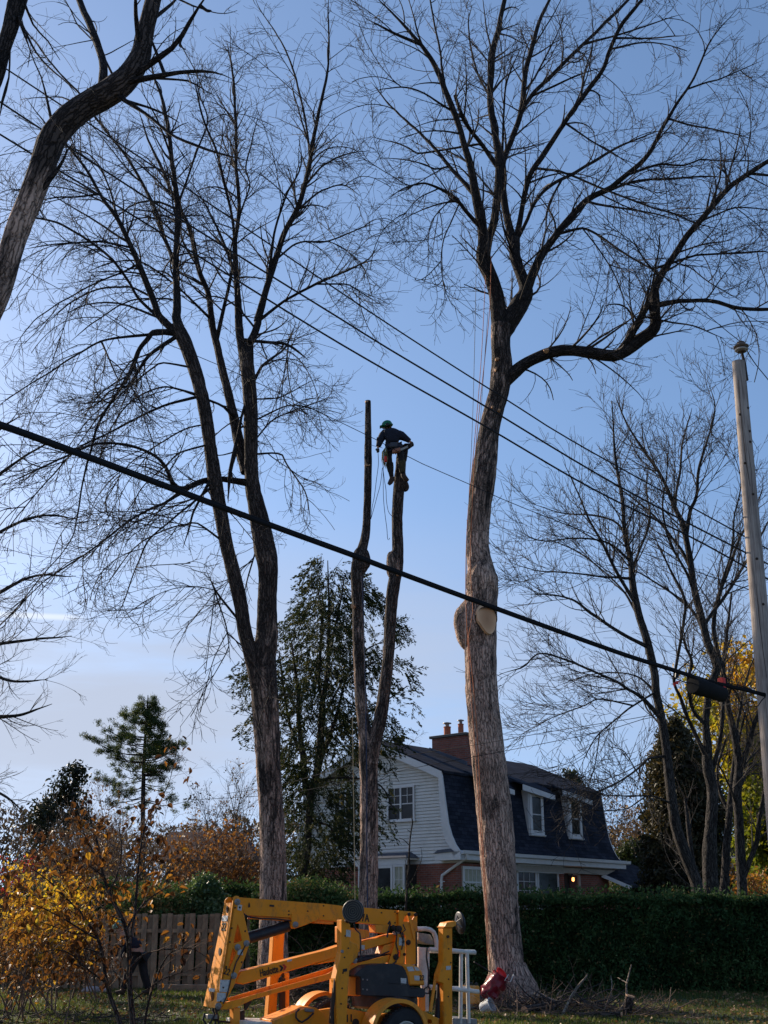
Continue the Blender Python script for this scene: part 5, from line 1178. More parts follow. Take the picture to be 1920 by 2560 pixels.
# ------------------------------------------------------------------ evergreens and leafy crowns
M_CEDAR = leafmat('cedar_sprays', [(0.0, (0.012, 0.022, 0.011)), (0.5, (0.032, 0.046, 0.020)), (0.85, (0.075, 0.082, 0.034)), (1.0, (0.17, 0.13, 0.05))], 0.32, 0.7, 0.15)
M_PINE = leafmat('pine_needles', [(0.0, (0.03, 0.055, 0.022)), (0.6, (0.08, 0.115, 0.04)), (1.0, (0.16, 0.18, 0.065))], 0.35, 0.6, 0.2)
def interp(tab, y):
    ys = [t[0] for t in tab]; return np.interp(y, ys, [t[1] for t in tab]), np.interp(y, ys, [t[2] for t in tab])
def clumps(tab, Y, thick, n, rng, hole=0.0, hs=0.8, seed=0, p_edge=1.0):
    """clump centres inside an outline table (photo y, x left, x right) turned into a round crown about its own axis"""
    y0, y1 = tab[0][0], tab[-1][0]; out_ = []
    k = 0
    while len(out_) < n and k < 60:
        k += 1
        m = n * 2; py = rng.uniform(y0, y1, m); L, R_ = interp(tab, py)
        u = rng.uniform(-1, 1, m); v = rng.uniform(-1, 1, m); ok = u * u + v * v < 1
        ok &= rng.uniform(0, 1, m) < (R_ - L) / max(t[2] - t[1] for t in tab)
        px = (L + R_) / 2 + u * (R_ - L) / 2
        for a, b, c, hw in zip(px[ok], py[ok], v[ok], ((R_ - L) / 2)[ok]):
            q = at(a, b, Y); out_.append((q.x, Y + c * min(thick, hw * pxm(b, Y)), q.z))
    P = np.array(out_)
    if hole > -1: 
        P = P[hashnoise(P, hs, seed) > hole]
    return P[:n]
def sprays(name, C, per, rad, size, mat, parent, rng, aspect=0.45, droop=(0, 0, -0.5), tint_c=None, spread=0.6, squash=0.7):
    n = len(C); idx = np.repeat(np.arange(n), per)
    J = rng.normal(size=(n * per, 3)) * rad * [1, 1, squash]
    ct = rng.uniform(0.15, 0.75, n) if tint_c is None else tint_c
    t = np.clip(ct[idx] + rng.normal(0, 0.15, n * per), 0, 1)
    hang = rng.normal(size=(n, 3))[idx] * 0.6 + np.array(droop)
    o = leaf_cards(name, C[idx] + J, size, mat, parent, aspect, rng, dirs=hang, spread=spread, tint=t); tag(o, kind='stuff'); return o

# the open ragged cedar behind the topped tree
def cD(*p): return [(560 + x / 2.835, 1380 + y / 2.835, w_ / 2.835) for x, y, w_ in p]
ctab = [(1384, 800, 830), (1405, 775, 870), (1450, 735, 915), (1500, 715, 955), (1550, 700, 1000), (1610, 640, 1035), (1680, 590, 1050), (1760, 570, 1050), (1830, 600, 1035), (1900, 640, 985), (1980, 690, 975), (2060, 695, 985), (2110, 700, 930), (2200, 700, 880)]
rg = np.random.default_rng(51); YG = 34.5
ced = thing('cedar_tree', 'ragged open cedar with several dark stems between the two ash trunks', 'tree', at(800, 2300, YG)[:2] + (0,) if False else (at(790, 2290, YG).x, YG, 0))
stems = [cD((560, 2300, 60), (590, 2100, 56), (600, 1900, 54), (610, 1750, 52), (570, 1600, 48), (560, 1450, 44), (530, 1200, 34), (525, 1000, 28), (500, 800, 20), (480, 650, 12)),
         cD((600, 1800, 56), (650, 1600, 52), (680, 1430, 62), (690, 1200, 48), (700, 1050, 40), (735, 850, 32), (740, 650, 26), (745, 450, 20), (740, 250, 14), (735, 60, 6)),
         cD((700, 1060, 30), (672, 900, 24), (690, 600, 20), (690, 400, 14), (660, 250, 8)),
         cD((690, 1440, 40), (740, 1330, 34), (800, 1150, 26), (850, 950, 18), (900, 800, 12)),
         cD((740, 760, 20), (790, 520, 16), (830, 330, 12), (850, 180, 6)),
         cD((555, 1430, 34), (490, 1300, 24), (450, 1150, 20), (420, 950, 16), (390, 700, 10)),
         cD((690, 1200, 20), (850, 900, 16), (1000, 700, 12), (1120, 640, 7)),
         cD((700, 1300, 22), (900, 1200, 18), (1080, 1100, 13), (1300, 950, 7)),
         cD((560, 1500, 18), (400, 1500, 12), (250, 1200, 8), (60, 1080, 4)),
         cD((690, 1000, 16), (880, 880, 12), (1100, 760, 9), (1280, 640, 5)),
         cD((600, 1900, 22), (760, 1950, 16), (800, 2060, 14), (900, 2040, 9)),
         cD((560, 1650, 20), (800, 1600, 16), (1100, 1650, 12), (1230, 1900, 5))]
sl = []
for k, s_ in enumerate(stems):
    t = trace(s_, YG + rg.uniform(-0.4, 0.4), YG + rg.uniform(-1.6, 1.6)); sl.append(t)
    bark_tube('trunk' if k == 0 else 'stem', t, M_GREYBARK, ced, 12, 0.06, 0.0, 300 + k, step=0.15)
crown('twigs', sl, ced, M_TWIG, 52, [dict(per_m=4.0, length=(0.5, 1.8), ang=(35, 75), ratio=0.45, K=6, wig=0.12, up=0.03, rmin=0.006, maxr=0.014), dict(per_m=2.5, length=(0.2, 0.6), ang=(30, 60), ratio=0.6, K=4, wig=0.15, up=-0.04, rmin=0.004)])
def fronds(name, C, axis_xy, per, L, size, mat, parent, rng, droop=0.5, aspect=0.34, tint_c=None):
    """drooping fan-shaped sprays: cards laid along and beside a hanging axis, one fan per centre"""
    n = len(C); o_ = C - np.array([axis_xy[0], axis_xy[1], 0]); o_[:, 2] = 0; A = vnorm(vnorm(o_) * 0.8 + rng.normal(0, 0.45, (n, 3)) + [0, 0, -droop])
    S = vnorm(np.cross(A, rng.normal(size=(n, 3)))); idx = np.repeat(np.arange(n), per); t = rng.uniform(0, 1, n * per); l = L * rng.uniform(0.6, 1.3, n)[idx]
    sd = rng.uniform(-1, 1, n * per); P = C[idx] + A[idx] * (t * l)[:, None] + S[idx] * (sd * (0.35 - 0.25 * t) * l * 0.9)[:, None] + rng.normal(0, 0.012, (n * per, 3)) + np.array([0, 0, -1.0]) * (0.25 * t * t * l)[:, None]
    D = vnorm(A[idx] + S[idx] * (sd * 0.9)[:, None] + [0, 0, -0.25]); ct = rng.uniform(0.1, 0.8, n) if tint_c is None else tint_c
    o = leaf_cards(name, P, size, mat, parent, aspect, rng, dirs=D, spread=0.18, tint=np.clip(ct[idx] + rng.normal(0, 0.13, n * per), 0, 1)); tag(o, kind='stuff'); return o
C = clumps(ctab, YG, 2.6, 7000, rg, hole=0.0, hs=1.15, seed=4)
zt = C[:, 2]
keep = rg.uniform(0, 1, len(C)) < np.where(zt > 8, 1.0, np.where(zt > 5.2, 0.88, 0.62)); C = C[keep]
fronds('foliage', C, (at(800, 1900, YG).x, YG), 27, 0.40, 0.095, M_CEDAR, ced, rg, 0.45)

# white pine on the left
rg = np.random.default_rng(61); YP = 46.0
pr = thing('pine_tree', 'green white pine with tiered branches standing above the shrubs on the left', 'tree', (at(356, 2290, YP).x, YP, 0))
tk = trace([(352, 2330, 15), (356, 2150, 13), (358, 1980, 11), (361, 1880, 8), (366, 1800, 5), (370, 1738, 2)], YP); bark_tube('trunk', tk, M_GREYBARK, pr, 12, 0.04, 0.0, 62)
bl = []; tips = []
for y_, wL, wR in ((1750, 12, 10), (1766, 24, 20), (1784, 40, 30), (1803, 85, 38), (1822, 62, 46), (1842, 112, 58), (1862, 128, 78), (1884, 148, 92), (1905, 112, 108), (1928, 92, 88), (1950, 100, 86), (1985, 130, 100)):
    for q in range(12 if y_ < 1940 else 7):
        az = 2 * math.pi * (q + rg.uniform(-.45, .45)) / 9; cx = math.cos(az)
        wpx = (wR if cx > 0 else wL) * rg.uniform(0.55, 1.08); ln = 1.12 * wpx * pxm(y_, YP)
        y_j = y_ + rg.uniform(-13, 13); b0 = at(np.interp(y_j, [1738, 1880, 2150], [370, 361, 356]), y_j + 14, YP); e = b0 + Vector((cx * ln, math.sin(az) * ln * 0.8, ln * (0.30 if y_ < 1930 else 0.02) * rg.uniform(0.7, 1.2)))
        m1 = b0.lerp(e, 0.5) + Vector((0, 0, -0.10 * ln)); r0 = 0.022 if y_ > 1800 else 0.012
        bl.append(catmull(np.array([[*b0, r0], [*m1, r0 * 0.7], [*e, 0.006]]), 8))
crown('branches', bl, pr, M_TWIG2, 63, [dict(per_m=0.01, length=(0.1, 0.2), K=4)], margin=500)
bg_ = Bag(); P = np.stack([b[:, :3] for b in bl]); R = np.stack([b[:, 3] for b in bl]); bg_.tubes(P, R, 5); tag(bg_.link('boughs', M_TWIG2, pr), kind='stuff')
Q, S = grow(P, R, rg, per_m=2.6, length=(0.25, 0.6), ang=(30, 60), tr=(0.35, 1.0), K=4, wig=0.1, up=0.15, ratio=0.5)
C = np.concatenate([Q[:, 2], Q[:, 3], P[:, -1], Q[:, 3] * 0.5 + Q[:, 2] * 0.5])
ct = np.clip(0.42 + 0.25 * hashnoise(C, 0.8, 3) + rg.normal(0, 0.12, len(C)), 0, 1)
sprays('needles', C, 22, 0.07, 0.15, M_PINE, pr, rg, 0.12, (0, 0, 0.5), tint_c=ct, spread=0.8)

# ------------------------------------------------------------------ background shrubs and trees
def twiggy(name, label, cat, base, Y, n_stems, height, fan, seed, mat, leaves=None, trunk_r=0.05, lean=0.0, levels=None, leaf_mat=None, leaf_n=1, leaf_size=0.08, tintf=None, depthf=0.6, lower=0.0):
    rng = np.random.default_rng(seed); b = at(base, 2300, Y); root = thing(name, label, cat, (b.x, Y, 0)); L_ = []
    for k in range(n_stems):
        az = rng.uniform(0, 2 * math.pi); sp_ = fan * math.sqrt(rng.uniform(0, 1)); h = height * rng.uniform(0.7, 1.0) * (1 - 0.25 * sp_ / max(fan, .01))
        e = np.array([b.x + math.cos(az) * sp_ + lean * h, Y + math.sin(az) * sp_ * depthf, h]); s_ = np.array([b.x + rng.normal(0, .15 * n_stems ** .4), Y + rng.normal(0, .15), 0])
        m_ = s_ * 0.45 + e * 0.55 + np.array([-(e[0] - s_[0]) * 0.15, 0, h * 0.05]) + rng.normal(0, 0.08, 3)
        r0 = trunk_r * rng.uniform(0.6, 1); L_.append(catmull(np.array([[*s_, r0], [*m_, r0 * 0.6], [*e, 0.008]]), 12))
    P = np.stack([l[:, :3] for l in L_]); R = np.stack([l[:, 3] for l in L_]); bb = Bag(); bb.tubes(P, R, 6); 
    bb.link('stems', mat, root)
    lv = levels or [dict(per_m=3.8, length=(height * 0.15, height * 0.38), ang=(20, 50), ratio=0.5, K=7, wig=0.10, up=0.05, rmin=0.007, maxr=0.02, tr=(0.15, 1.0)),
                    dict(per_m=4.2, length=(0.3, 0.9), ang=(25, 55), ratio=0.6, K=5, wig=0.14, up=0.05, rmin=0.005, maxr=0.01),
                    dict(per_m=3.4, length=(0.15, 0.4), ang=(30, 60), ratio=0.7, K=4, wig=0.16, up=0.05, rmin=0.004)]
    o, gens = crown('twigs', L_, root, mat, seed + 1, lv)
    if leaf_mat is not None:
        Q = np.concatenate([gens[-1][0][:, -1], gens[-1][0][:, -2], gens[-2][0][:, -1], gens[-2][0][:, -3]])
        Q = Q[Q[:, 2] > lower]; Q = Q[rng.permutation(len(Q))[:int(len(Q) * leaf_n)]] if leaf_n < 1 else Q
        idx = np.repeat(np.arange(len(Q)), 2); C = Q[idx] + rng.normal(0, leaf_size * 0.9, (len(idx), 3))
        t = tintf(C, rng) if tintf else rng.uniform(0, 1, len(C))
        tag(leaf_cards('foliage', C, leaf_size, leaf_mat, root, 0.6, rng, dirs=np.array([[0, 0, -0.6]]), spread=0.8, tint=np.clip(t, 0, 1)), kind='stuff')
    return root
M_ORANGE = leafmat('orange_brown_leaves', [(0.0, (0.07, 0.032, 0.016)), (0.5, (0.18, 0.075, 0.026)), (1.0, (0.42, 0.20, 0.04))], 0.4)
M_YELLOW = leafmat('yellow_maple_leaves', [(0.0, (0.07, 0.13, 0.015)), (0.35, (0.22, 0.24, 0.02)), (0.7, (0.60, 0.42, 0.035)), (1.0, (0.60, 0.22, 0.03))], 0.5)
M_BROWNL = leafmat('dry_brown_leaves', [(0.0, (0.06, 0.035, 0.022)), (0.6, (0.17, 0.095, 0.045)), (1.0, (0.30, 0.20, 0.08))], 0.4)
M_DARKGREEN = leafmat('dark_shrub_leaves', [(0.0, (0.012, 0.022, 0.010)), (0.6, (0.035, 0.055, 0.02)), (1.0, (0.09, 0.12, 0.05))], 0.25)
M_BRIGHTG = leafmat('glossy_green_leaves', [(0.0, (0.03, 0.06, 0.02)), (0.6, (0.07, 0.13, 0.045)), (1.0, (0.20, 0.27, 0.13))], 0.35, 0.35, 0.5)
twiggy('shrub', 'orange-leaved shrub just left of the twin-stem ash trunk', 'shrub', 555, 37, 9, 4.9, 1.5, 71, M_TWIG_BROWN, leaf_mat=M_ORANGE, leaf_n=0.8, leaf_size=0.11, lower=1.0)
twiggy('shrub', 'bare shrub with a few orange leaves behind the fence, left of the orange one', 'shrub', 455, 39, 9, 4.2, 1.7, 72, M_TWIG_BROWN, leaf_mat=M_BROWNL, leaf_n=0.3, leaf_size=0.09)
twiggy('tree', 'thin bare tree with hanging seed clusters between pine and twin-stem ash', 'tree', 560, 44, 4, 8.4, 1.7, 73, M_TWIG2, leaf_mat=M_BROWNL, leaf_n=0.14, leaf_size=0.10, lower=5)
twiggy('shrub', 'tall bare twiggy shrub left of the pine', 'shrub', 175, 40, 12, 5.9, 2.5, 74, M_TWIG_BROWN)
twiggy('shrub', 'bare brown thicket behind the fence between pine and board fence', 'shrub', 300, 36, 14, 4.3, 2.2, 175, M_TWIG_BROWN, leaf_mat=M_BROWNL, leaf_n=0.25, leaf_size=0.08)
twiggy('shrub', 'rusty half-bare thicket in front of the distant red-brown roof', 'shrub', 500, 36, 15, 4.7, 2.0, 177, M_TWIG_BROWN, leaf_mat=M_ORANGE, leaf_n=0.35, leaf_size=0.085)
twiggy('shrub', 'tall bare thicket between the dark conifer and the pine', 'shrub', 255, 42, 15, 6.0, 2.0, 178, M_TWIG_BROWN, leaf_mat=M_BROWNL, leaf_n=0.2, leaf_size=0.09)
twiggy('shrub', 'bare thicket behind the hedge at the far left, under the dark conifer', 'shrub', 120, 35, 14, 3.9, 2.3, 176, M_TWIG_BROWN, leaf_mat=M_BROWNL, leaf_n=0.25, leaf_size=0.08)
twiggy('shrub', 'bare grey shrub standing right in front of the pine', 'shrub', 345, 41, 11, 5.3, 1.9, 75, M_TWIG_BROWN)
twiggy('tree', 'bare rounded tree left of the pine, behind the dark conifer', 'tree', 150, 55, 6, 8.4, 3.2, 179, M_TWIG_BROWN, leaf_mat=M_BROWNL, leaf_n=0.15, leaf_size=0.11)
twiggy('tree', 'bare rounded tree between the pine and the twin-stem ash', 'tree', 470, 55, 6, 7.6, 3.0, 180, M_TWIG_BROWN, leaf_mat=M_BROWNL, leaf_n=0.2, leaf_size=0.11)
twiggy('shrub', 'bare low shrub at the far left edge behind the yellow bush', 'shrub', 40, 38, 10, 4.2, 1.7, 76, M_TWIG_BROWN, leaf_mat=M_BROWNL, leaf_n=0.2)
twiggy('tree', 'distant brown tree right of the house roof', 'tree', 1530, 66, 5, 9.6, 3.0, 78, M_TWIG_BROWN, leaf_mat=M_BROWNL, leaf_n=0.35, leaf_size=0.15, lower=2)
twiggy('tree', 'distant brown tree behind the dormers', 'tree', 1415, 70, 5, 9.3, 2.6, 79, M_TWIG_BROWN, leaf_mat=M_BROWNL, leaf_n=0.2, leaf_size=0.15, lower=4)
twiggy('tree', 'distant half-bare tree close left of the dark arborvitae', 'tree', 1620, 62, 5, 8.9, 2.6, 80, M_TWIG_BROWN, leaf_mat=M_BROWNL, leaf_n=0.35, leaf_size=0.14, lower=2)
twiggy('tree', 'bare tree rising behind the chimney', 'tree', 1035, 58, 5, 13.0, 3.6, 81, M_TWIG2)
twiggy('tree', 'bare tree behind the cedar, left side', 'tree', 640, 56, 5, 10.0, 3.0, 82, M_TWIG2)
# yellow and orange maple at the right edge
def ytint(C, rng):
    return 0.45 + (C[:, 2] - 8.0) * 0.05 + 0.18 * hashnoise(C, 0.55, 3) + rng.normal(0, 0.10, len(C))
twiggy('maple_tree', 'yellow and orange leafed maple behind the bare trunks at the right edge', 'tree', 2000, 52, 10, 14.6, 4.0, 83, M_GREYBARK, leaf_mat=M_YELLOW, leaf_n=1, leaf_size=0.24, lower=2.0, trunk_r=0.14, tintf=ytint,
       levels=[dict(per_m=3.2, length=(1.6, 4.0), ang=(30, 65), ratio=0.5, K=7, wig=0.10, up=0.05, rmin=0.012, maxr=0.03, tr=(0.12, 1.0)), dict(per_m=3.6, length=(0.5, 1.4), ang=(25, 60), ratio=0.6, K=5, wig=0.14, up=0.02, rmin=0.007), dict(per_m=2.6, length=(0.2, 0.6), ang=(30, 60), ratio=0.7, K=4, wig=0.16, rmin=0.005)])
twiggy('shrub', 'orange shrub glowing low at the right edge', 'shrub', 1890, 47, 9, 3.9, 1.8, 84, M_TWIG_BROWN, leaf_mat=M_ORANGE, leaf_n=1, leaf_size=0.14, tintf=lambda C, r_: 0.85 + r_.normal(0, .15, len(C)))

def evergreen(name, label, tab, Y, thick, n, per, size, seed, mat, cat='tree', rad=0.14, aspect=0.45, hole=-0.25, tint=0.4, stem=True):
    rng = np.random.default_rng(seed); xc = (tab[-1][1] + tab[-1][2]) / 2; root = thing(name, label, cat, (at(xc, 2290, Y).x, Y, 0))
    if stem:
        top = at((tab[0][1] + tab[0][2]) / 2, tab[0][0] + 6, Y); bx = at(xc, 2290, Y).x
        bark_tube('trunk', np.array([[bx, Y, 0, 0.11], [(bx + top.x) / 2, Y, top.z / 2, 0.07], [top.x, Y, top.z, 0.015]]), M_GREYBARK, root, 8, 0.05, 0, seed, step=0.4)
    C = clumps(tab, Y, thick, n, rng, hole=hole, hs=0.9, seed=seed)
    ct = np.clip(tint + 0.25 * hashnoise(C, 0.9, seed) + rng.normal(0, 0.12, len(C)), 0, 1)
    sprays('foliage', C, per, rad, size, mat, root, rng, aspect, (0, 0, -0.1), tint_c=ct); return root
evergreen('arborvitae', 'tall dark brown-green arborvitae behind the slim leaning maple', [(1795, 1678, 1690), (1830, 1660, 1712), (1900, 1625, 1760), (1980, 1614, 1800), (2080, 1612, 1812), (2180, 1612, 1815), (2290, 1612, 1815)], 44, 1.6, 2600, 24, 0.17, 91, leafmat('dark_arborvitae_foliage', [(0.0, (0.012, 0.016, 0.009)), (0.5, (0.050, 0.048, 0.022)), (0.85, (0.12, 0.085, 0.038)), (1.0, (0.16, 0.13, 0.06))], 0.25), hole=-0.35)
evergreen('conifer', 'small dark conifer top poking above the house roof', [(1918, 1424, 1430), (1940, 1405, 1448), (1965, 1396, 1456), (2000, 1392, 1462), (2100, 1380, 1475), (2290, 1370, 1480)], 72, 1.4, 700, 18, 0.26, 92, M_DARKGREEN, hole=-0.35, rad=0.2)
evergreen('shrub', 'rounded green shrub beside the low wing roof', [(2105, 1560, 1600), (2120, 1548, 1618), (2150, 1540, 1630), (2200, 1535, 1640), (2290, 1535, 1640)], 54, 1.4, 700, 22, 0.15, 93, leafmat('green_shrub_foliage', [(0.0, (0.02, 0.035, 0.012)), (0.6, (0.05, 0.075, 0.022)), (1.0, (0.10, 0.12, 0.04))], 0.3), cat='shrub', hole=-0.6, stem=False)
evergreen('conifer', 'dark broad conifer among the bare shrubs left of the pine', [(1912, 182, 196), (1935, 150, 205), (1980, 115, 220), (2040, 90, 225), (2110, 70, 230), (2200, 60, 230), (2290, 60, 230)], 47, 2.0, 1300, 18, 0.18, 94, leafmat('dark_conifer_foliage', [(0.0, (0.012, 0.018, 0.012)), (0.6, (0.028, 0.038, 0.022)), (1.0, (0.07, 0.06, 0.04))], 0.2), hole=-0.15, rad=0.18)
evergreen('shrub', 'glossy bright green shrub above the fence left of the lift', [(2190, 500, 520), (2205, 484, 540), (2230, 474, 556), (2262, 470, 560), (2300, 470, 560)], 32.4, 0.8, 420, 16, 0.09, 95, M_BRIGHTG, cat='shrub', hole=-0.7, rad=0.10, aspect=0.6, tint=0.6, stem=False)
evergreen('yew_shrub', 'green shrub leaning over the fence behind the orange-leaved tree', [(2222, 350, 460), (2240, 300, 475), (2262, 280, 480), (2300, 280, 480)], 32.2, 0.9, 700, 18, 0.09, 96, M_HEDGE, cat='shrub', hole=-0.7, rad=0.12, tint=0.75, stem=False)
evergreen('yew_shrub', 'green shrub between the twin-stem ash and the topped tree, behind the lift boom', [(2205, 745, 800), (2225, 700, 870), (2250, 690, 885), (2290, 690, 885)], 28.6, 0.5, 500, 18, 0.09, 97, M_HEDGE, cat='shrub', hole=-0.7, rad=0.12, tint=0.7, stem=False)
# a band of far woods behind everything
rng = np.random.default_rng(98); n = 70000
xs = rng.uniform(-60, 60, n); top = 6.2 + 1.6 * hashnoise(np.stack([xs, xs * 0, xs * 0], 1), 0.16, 4) + 0.8 * hashnoise(np.stack([xs, xs * 0, xs * 0], 1), 0.7, 5)
zs = rng.uniform(0, 1, n) ** 0.7 * (top + 1.0); ys = 78 + rng.uniform(-4, 4, n)
M_FAR = leafmat('far_woods', [(0.0, (0.030, 0.030, 0.028)), (0.5, (0.085, 0.065, 0.05)), (0.85, (0.16, 0.11, 0.07)), (1.0, (0.26, 0.16, 0.05))], 0.3)
o = leaf_cards('far_woods', np.stack([xs, ys, zs], 1), 0.42, M_FAR, None, 0.35, rng, dirs=np.array([[0, 0, 0.8]]), spread=0.8, tint=np.clip(0.4 + 0.3 * hashnoise(np.stack([xs, ys, zs], 1), 0.2, 3) + rng.normal(0, .15, n), 0, 1))
tag(o, 'far-off line of brown autumn woods along the horizon', 'woods', kind='stuff')

# bare tree reaching in from the left edge
tree('maple_tree', 'bare fine-twigged maple reaching in from the left edge, mid height', 37.0, [([(-330, 2330, 60), (-300, 2000, 56), (-250, 1700, 48), (-200, 1450, 38), (-150, 1250, 26), (-120, 1100, 14)], 0.0)],
     [([(-300, 1990, 26), (-200, 1860, 18), (-80, 1800, 12), (40, 1790, 8), (130, 1760, 4)], (0, -1)), ([(-280, 1880, 24), (-160, 1700, 16), (-40, 1620, 11), (60, 1600, 7), (180, 1590, 4)], (0, 1)),
      ([(-255, 1720, 22), (-130, 1560, 15), (0, 1480, 10), (90, 1440, 6), (190, 1440, 4)], (0, -1.5)), ([(-230, 1600, 20), (-120, 1420, 14), (0, 1330, 9), (100, 1290, 6), (200, 1300, 4)], (0, 1.5)),
      ([(-205, 1480, 18), (-110, 1300, 13), (-20, 1200, 9), (60, 1140, 6), (140, 1100, 4)], (0, -1)), ([(-160, 1280, 16), (-80, 1160, 10), (-10, 1080, 7), (50, 1040, 4)], (0, 1)),
      ([(-310, 2060, 22), (-200, 1960, 14), (-90, 1950, 9), (10, 1990, 6), (60, 2030, 4)], (0, 0.5)), ([(-240, 1650, 16), (-100, 1650, 10), (20, 1700, 7), (120, 1700, 4)], (0, -2))],
     [dict(per_m=2.6, length=(0.9, 2.3), tr=(0.3, 0.99), ang=(20, 50), ratio=0.5, K=8, wig=0.08, up=[-0.02, 0.0, 0.05], rmin=0.008, maxr=0.02, sides=3, tipf=0.35, taper_len=0.4),
      dict(per_m=3.0, length=(0.4, 1.1), tr=(0.12, 1.0), ang=(25, 50), ratio=0.6, K=6, wig=0.12, up=0.05, rmin=0.0056, maxr=0.010, sides=3),
      dict(per_m=3.4, length=(0.15, 0.5), tr=(0.2, 1.0), ang=(28, 55), ratio=0.75, K=4, wig=0.16, up=0.08, rmin=0.0045, maxr=0.006, sides=3)],
     111, mat_t=M_GREYBARK, mat_l=M_GREYBARK, mat_w=M_TWIG2, sides=20, furrow=0.0)
# ------------------------------------------------------------------ utility pole, wires, splice case
YPO = 18.0
pt, pb_ = at(1846, 905, YPO), at(1914, 1707, YPO)
dirp = (pb_ - pt); base = pt + dirp * ((0 - pt.z) / dirp.z)
pole = thing('utility_pole', 'weathered round wooden utility pole with a ceramic insulator on top, right edge', 'utility pole', (base.x, YPO, 0))
mb = MB(); n_ = 30; pts = []; rad = []
for k in range(n_ + 1):
    t = k / n_; p = base.lerp(pt, t); pts.append(p); rad.append(0.178 * (1 - t) + 0.104 * t)
mb.tube(pts, rad, 20); sh = mb.link('shaft', M_POLE, pole, smooth=True)
# drying cracks and bolt holes
def pole_pt(px, py, off=0.012):
    t = (py - 905) / (1707 - 905); c = pt.lerp(pb_, t); r_ = 0.104 + (0.178 - 0.104) * ((pt.z - c.z) / (pt.z - 0))
    x = at(px, py, YPO).x - c.x; x = max(-r_ * .95, min(r_ * .95, x)); return Vector((c.x + x, YPO - math.sqrt(max(r_ * r_ - x * x, 0)) - off + 0.012, c.z))
for path, w_ in (([(1843, 960), (1846, 1010), (1850, 1060), (1856, 1120), (1864, 1190), (1872, 1240)], 0.010), ([(1868, 1150), (1875, 1200), (1880, 1290)], 0.006), ([(1886, 1480), (1893, 1560), (1902, 1640), (1910, 1700)], 0.009), ([(1862, 960), (1866, 1000), (1868, 1040)], 0.005)):
    mb = MB(); mb.tube([pole_pt(*q) for q in path], [w_ * .3] + [w_ * 0.6] * (len(path) - 2) + [w_ * .3], 6); mb.link('drying_crack', M_DARKHOLE, sh)
for q in ((1867, 1035), (1871, 1097), (1872, 1125), (1860, 1180), (1848, 1052), (1879, 1260), (1888, 1420), (1903, 1529)):
    mb = MB(); mb.lathe(pole_pt(*q), (0, -1, 0), [(0.022, -0.02), (0.022, 0.006), (0.012, 0.012)], 8); mb.link('bolt_hole', M_DARKHOLE, sh)
ins = MB(); b0 = at(1856, 905, YPO) + Vector((0, -0.02, 0)); ins.tube([b0 + Vector((0.03, 0, -0.35)), b0 + Vector((0.02, 0, 0.0)), b0 + Vector((0, 0, 0.20))], [0.035, 0.03, 0.022], 8); ins.link('insulator_pin', M_DARKHOLE, pole)
ic = b0 + Vector((0, 0, 0.18)); mb = MB(); mb.lathe(ic, UP, [(0.03, 0), (0.075, 0.0), (0.085, 0.03), (0.06, 0.05), (0.08, 0.06), (0.125, 0.085), (0.13, 0.10), (0.06, 0.13), (0.055, 0.16), (0.07, 0.17), (0.03, 0.20)], 22)
mI = simple('brown_glazed_ceramic', (0.16, 0.12, 0.10), 0.25, 0.2); mb.link('insulator', mI, pole, smooth=True)
mb = MB(); mb.lathe(ic + Vector((0, 0, 0.02)), UP, [(0.10, 0), (0.112, 0.01), (0.10, 0.03)], 22); mb.link('insulator_skirt', simple('pale_ceramic', (0.5, 0.46, 0.42), 0.3), pole, smooth=True)

def wire(name, label, pts, ys, r, mat, sag=0.0, n=40, sides=6):
    """pts photo polyline, ys depth at first and last point; a real hanging line in space"""
    P = []; d = 0; L = [0]
    for i in range(1, len(pts)): d += math.hypot(pts[i][0] - pts[i - 1][0], pts[i][1] - pts[i - 1][1]); L.append(d)
    for p, l in zip(pts, L):
        y = ys[0] + (ys[1] - ys[0]) * l / d; v = at(p[0], p[1], y); P.append((v.x, v.y, v.z, r))
    C = catmull(np.array(P), n); b = Bag(); b.tubes(C[None, :, :3], C[None, :, 3], sides); o = b.link(name, mat); tag(o, label, 'cable' if 'cable' in name else 'wire' if 'rope' not in name else 'rope'); return o
wire('power_line', 'uppermost of the three parallel wires crossing from upper left to the right', [(-200, 32), (0, 162), (480, 480), (960, 803), (1272, 1003), (1458, 1118), (1909, 1367), (2100, 1470)], (14.5, 19.5), 0.012, M_WIRE)
wire('power_line', 'middle of the three parallel wires crossing from upper left to the right', [(-200, 120), (0, 255), (430, 535), (856, 800), (960, 865), (1215, 1017), (1539, 1211), (1900, 1400), (2100, 1500)], (14.5, 19.4), 0.0145, M_WIRE)
wire('power_line', 'lowest of the three parallel wires crossing from upper left to the right', [(-200, 210), (0, 336), (380, 568), (752, 800), (960, 923), (1203, 1060), (1481, 1222), (1730, 1344), (1909, 1442), (2100, 1540)], (14.5, 19.3), 0.0145, M_WIRE)
wire('power_line', 'thin single wire passing just behind the climber', [(-200, 520), (0, 642), (295, 800), (370, 840), (579, 927), (926, 1092), (1029, 1147), (1168, 1208), (1307, 1269), (1600, 1380), (1900, 1483), (2100, 1550)], (28.0, 22.0), 0.0085, M_WIRE)
wire('power_line', 'thin wire running from the pole-top insulator up to the left', [(820, -130), (960, 5), (1100, 138), (1237, 266), (1423, 451), (1637, 671), (1790, 805), (1856, 858)], (21.0, 18.0), 0.0075, M_WIRE)
wire('power_line', 'short wire leaving the pole-top insulator to the right', [(1858, 860), (1885, 905), (1925, 955), (2000, 1050)], (18.0, 19.5), 0.009, M_WIRE)
